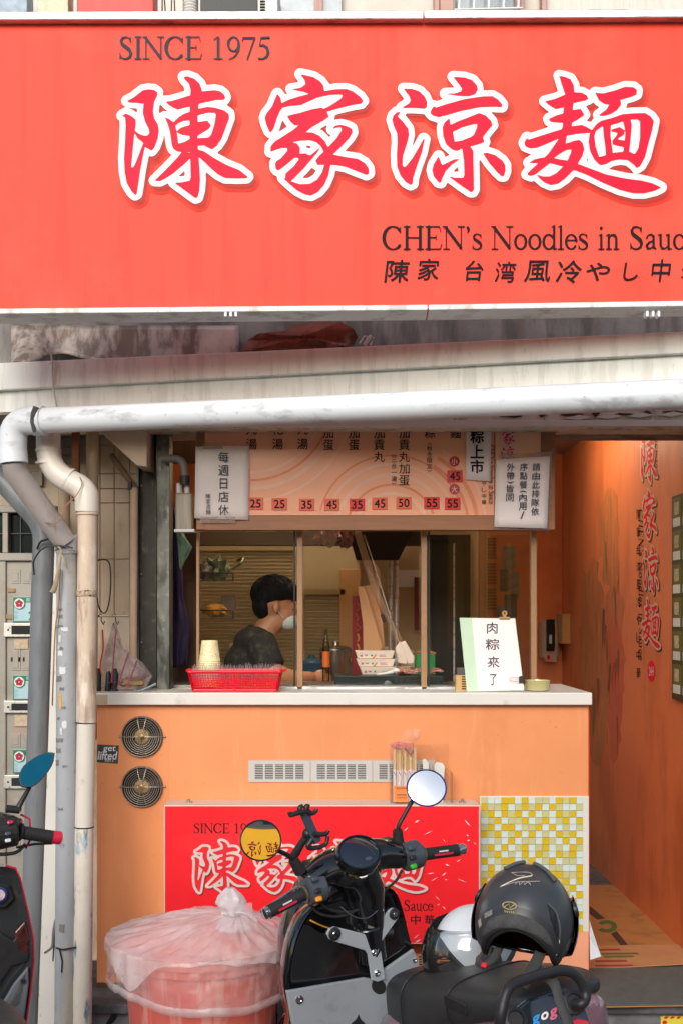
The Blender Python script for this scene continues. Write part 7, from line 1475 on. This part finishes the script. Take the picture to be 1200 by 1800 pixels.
MB().loft([sec(*q) for q in [(-.10, .10, .55, .30), (-.4, .16, .70, .30), (-.8, .15, .78, .45), (-1.0, .08, .78, .62)]]).build('body', m_dg, s2, smooth=60, sub=1)
MB().loft([sec(*q) for q in [(-.2, .07, .72, .66), (-.4, .13, .77, .66), (-.8, .14, .83, .72), (-.95, .07, .82, .75)]]).build('seat', m_lea, s2, smooth=60, sub=1)
for y, nmw in ((.36, 'front_wheel'), (-.9, 'rear_wheel')): c = Vector((0, y, .225)); w = MB().tube([c + Vector((0, math.cos(R(a)) * .178, math.sin(R(a)) * .178)) for a in range(0, 360, 12)], .046, 12, closed=True).build(nmw, m_rub, s2, smooth=60); MB().lathe([(.13, -.03), (.13, .03), (.05, .035), (.05, -.035)], c, (1, 0, 0), 24).build('rim', m_mb, w, smooth=40)
MB().tube([(0, .33, .26), (0, .18, .55)], .03, 10).build('fork', m_mb, s2); MB().box(-.15, .15, -.3, .03, .22, .29).build('floorboard', m_mb, s2, bevel=.02)

# ================================================================== across the street, seen only in mirrors and glass
ob = thing('opposite_building', 'plain pale building across the street with dark windows', 'building', (6, -8, 0))
MB().box(1.6, 12, -9.5, -8, 0, 6.6).build('wall', mk('opposite_wall', '#a39b90', .8, var=.12), ob)
for k in range(5):
    w = MB().box(2.2 + k * 2, 3.6 + k * 2, -8.0, -7.96, 4.8, 6.1).build('window', mk('opposite_frame', '#8f9498', .4, .3), ob, bevel=.01); MB().box(2.3 + k * 2, 3.5 + k * 2, -7.959, -7.95, 4.9, 6.0).build('pane', mk('opposite_pane', '#2a3a44', .1), w)
sunlit_yellow = mk('sign_yellow_sunlit', '#f2b624', .4, var=.03); sunlit_yellow.node_tree.nodes['Principled BSDF'].inputs['Emission Color'].default_value = (*hexc('#f2a820'), 1); sunlit_yellow.node_tree.nodes['Principled BSDF'].inputs['Emission Strength'].default_value = .6  # emission stands in for sunlight on the sign face; it is no lamp
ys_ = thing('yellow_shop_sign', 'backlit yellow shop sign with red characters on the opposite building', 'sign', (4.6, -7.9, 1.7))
MB().box(1.8, 8.0, -7.99, -7.8, 1.2, 4.5).build('panel', sunlit_yellow, ys_, bevel=.01)
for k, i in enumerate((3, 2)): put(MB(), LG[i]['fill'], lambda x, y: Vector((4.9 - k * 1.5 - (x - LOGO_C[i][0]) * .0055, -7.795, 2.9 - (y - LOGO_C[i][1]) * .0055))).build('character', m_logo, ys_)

lo = thing('low_building', 'low pale shop row across the street', 'building', (-5, -8.6, 0))
MB().box(-14, 1.4, -10, -8.6, 0, 3.9).build('wall', mk('low_wall', '#8f8a80', .8, var=.15), lo); MB().box(-14.2, 1.45, -8.6, -7.7, 2.7, 2.82).build('awning', mk('awning_green', '#3f5a4a', .7), lo)
for k in range(6): w = MB().box(-13 + k * 2.4, -11.2 + k * 2.4, -8.6, -8.57, .3, 2.4).build('shopfront', mk('shop_dark', '#2c2f30', .2), lo)
random.seed(51)
for k, (x, lab) in enumerate(((-3.6, 'leafy street tree across the road before the low shops'), (.6, 'leafy street tree across the road beside the yellow sign'))):
    tr_ = thing('street_tree', lab, 'tree', (x, -6.6, 0)); MB().tube(spline([(x, -6.6, 0), (x + .1, -6.6, 1.2), (x - .05, -6.6, 2.4), (x + .1, -6.5, 3.3)]), [.13, .05], 10).build('trunk', mk('bark', '#5a4a3c', .9, var=.3), tr_, smooth=60)
    b = MB()
    for q in range(1500):
        u = Vector((random.gauss(0, 1), random.gauss(0, 1), random.gauss(0, 1))).normalized() * random.random() ** .4; c_ = Vector((x, -6.6, 3.3)) + Vector((u.x * 1.3, u.y * 1.2, u.z * 1.0)); a_ = Vector((random.uniform(-1, 1), random.uniform(-1, 1), random.uniform(-1, 1))).normalized(); e_ = a_.orthogonal().normalized()
        b.add([c_ + a_ * .09, c_ + e_ * .045, c_ - a_ * .09, c_ - e_ * .045], [(0, 1, 2, 3)])
    stuff(b.build('crown', mk('leaf_green', (.06, .1, .03), .6, var=.4, vs=3), tr_))
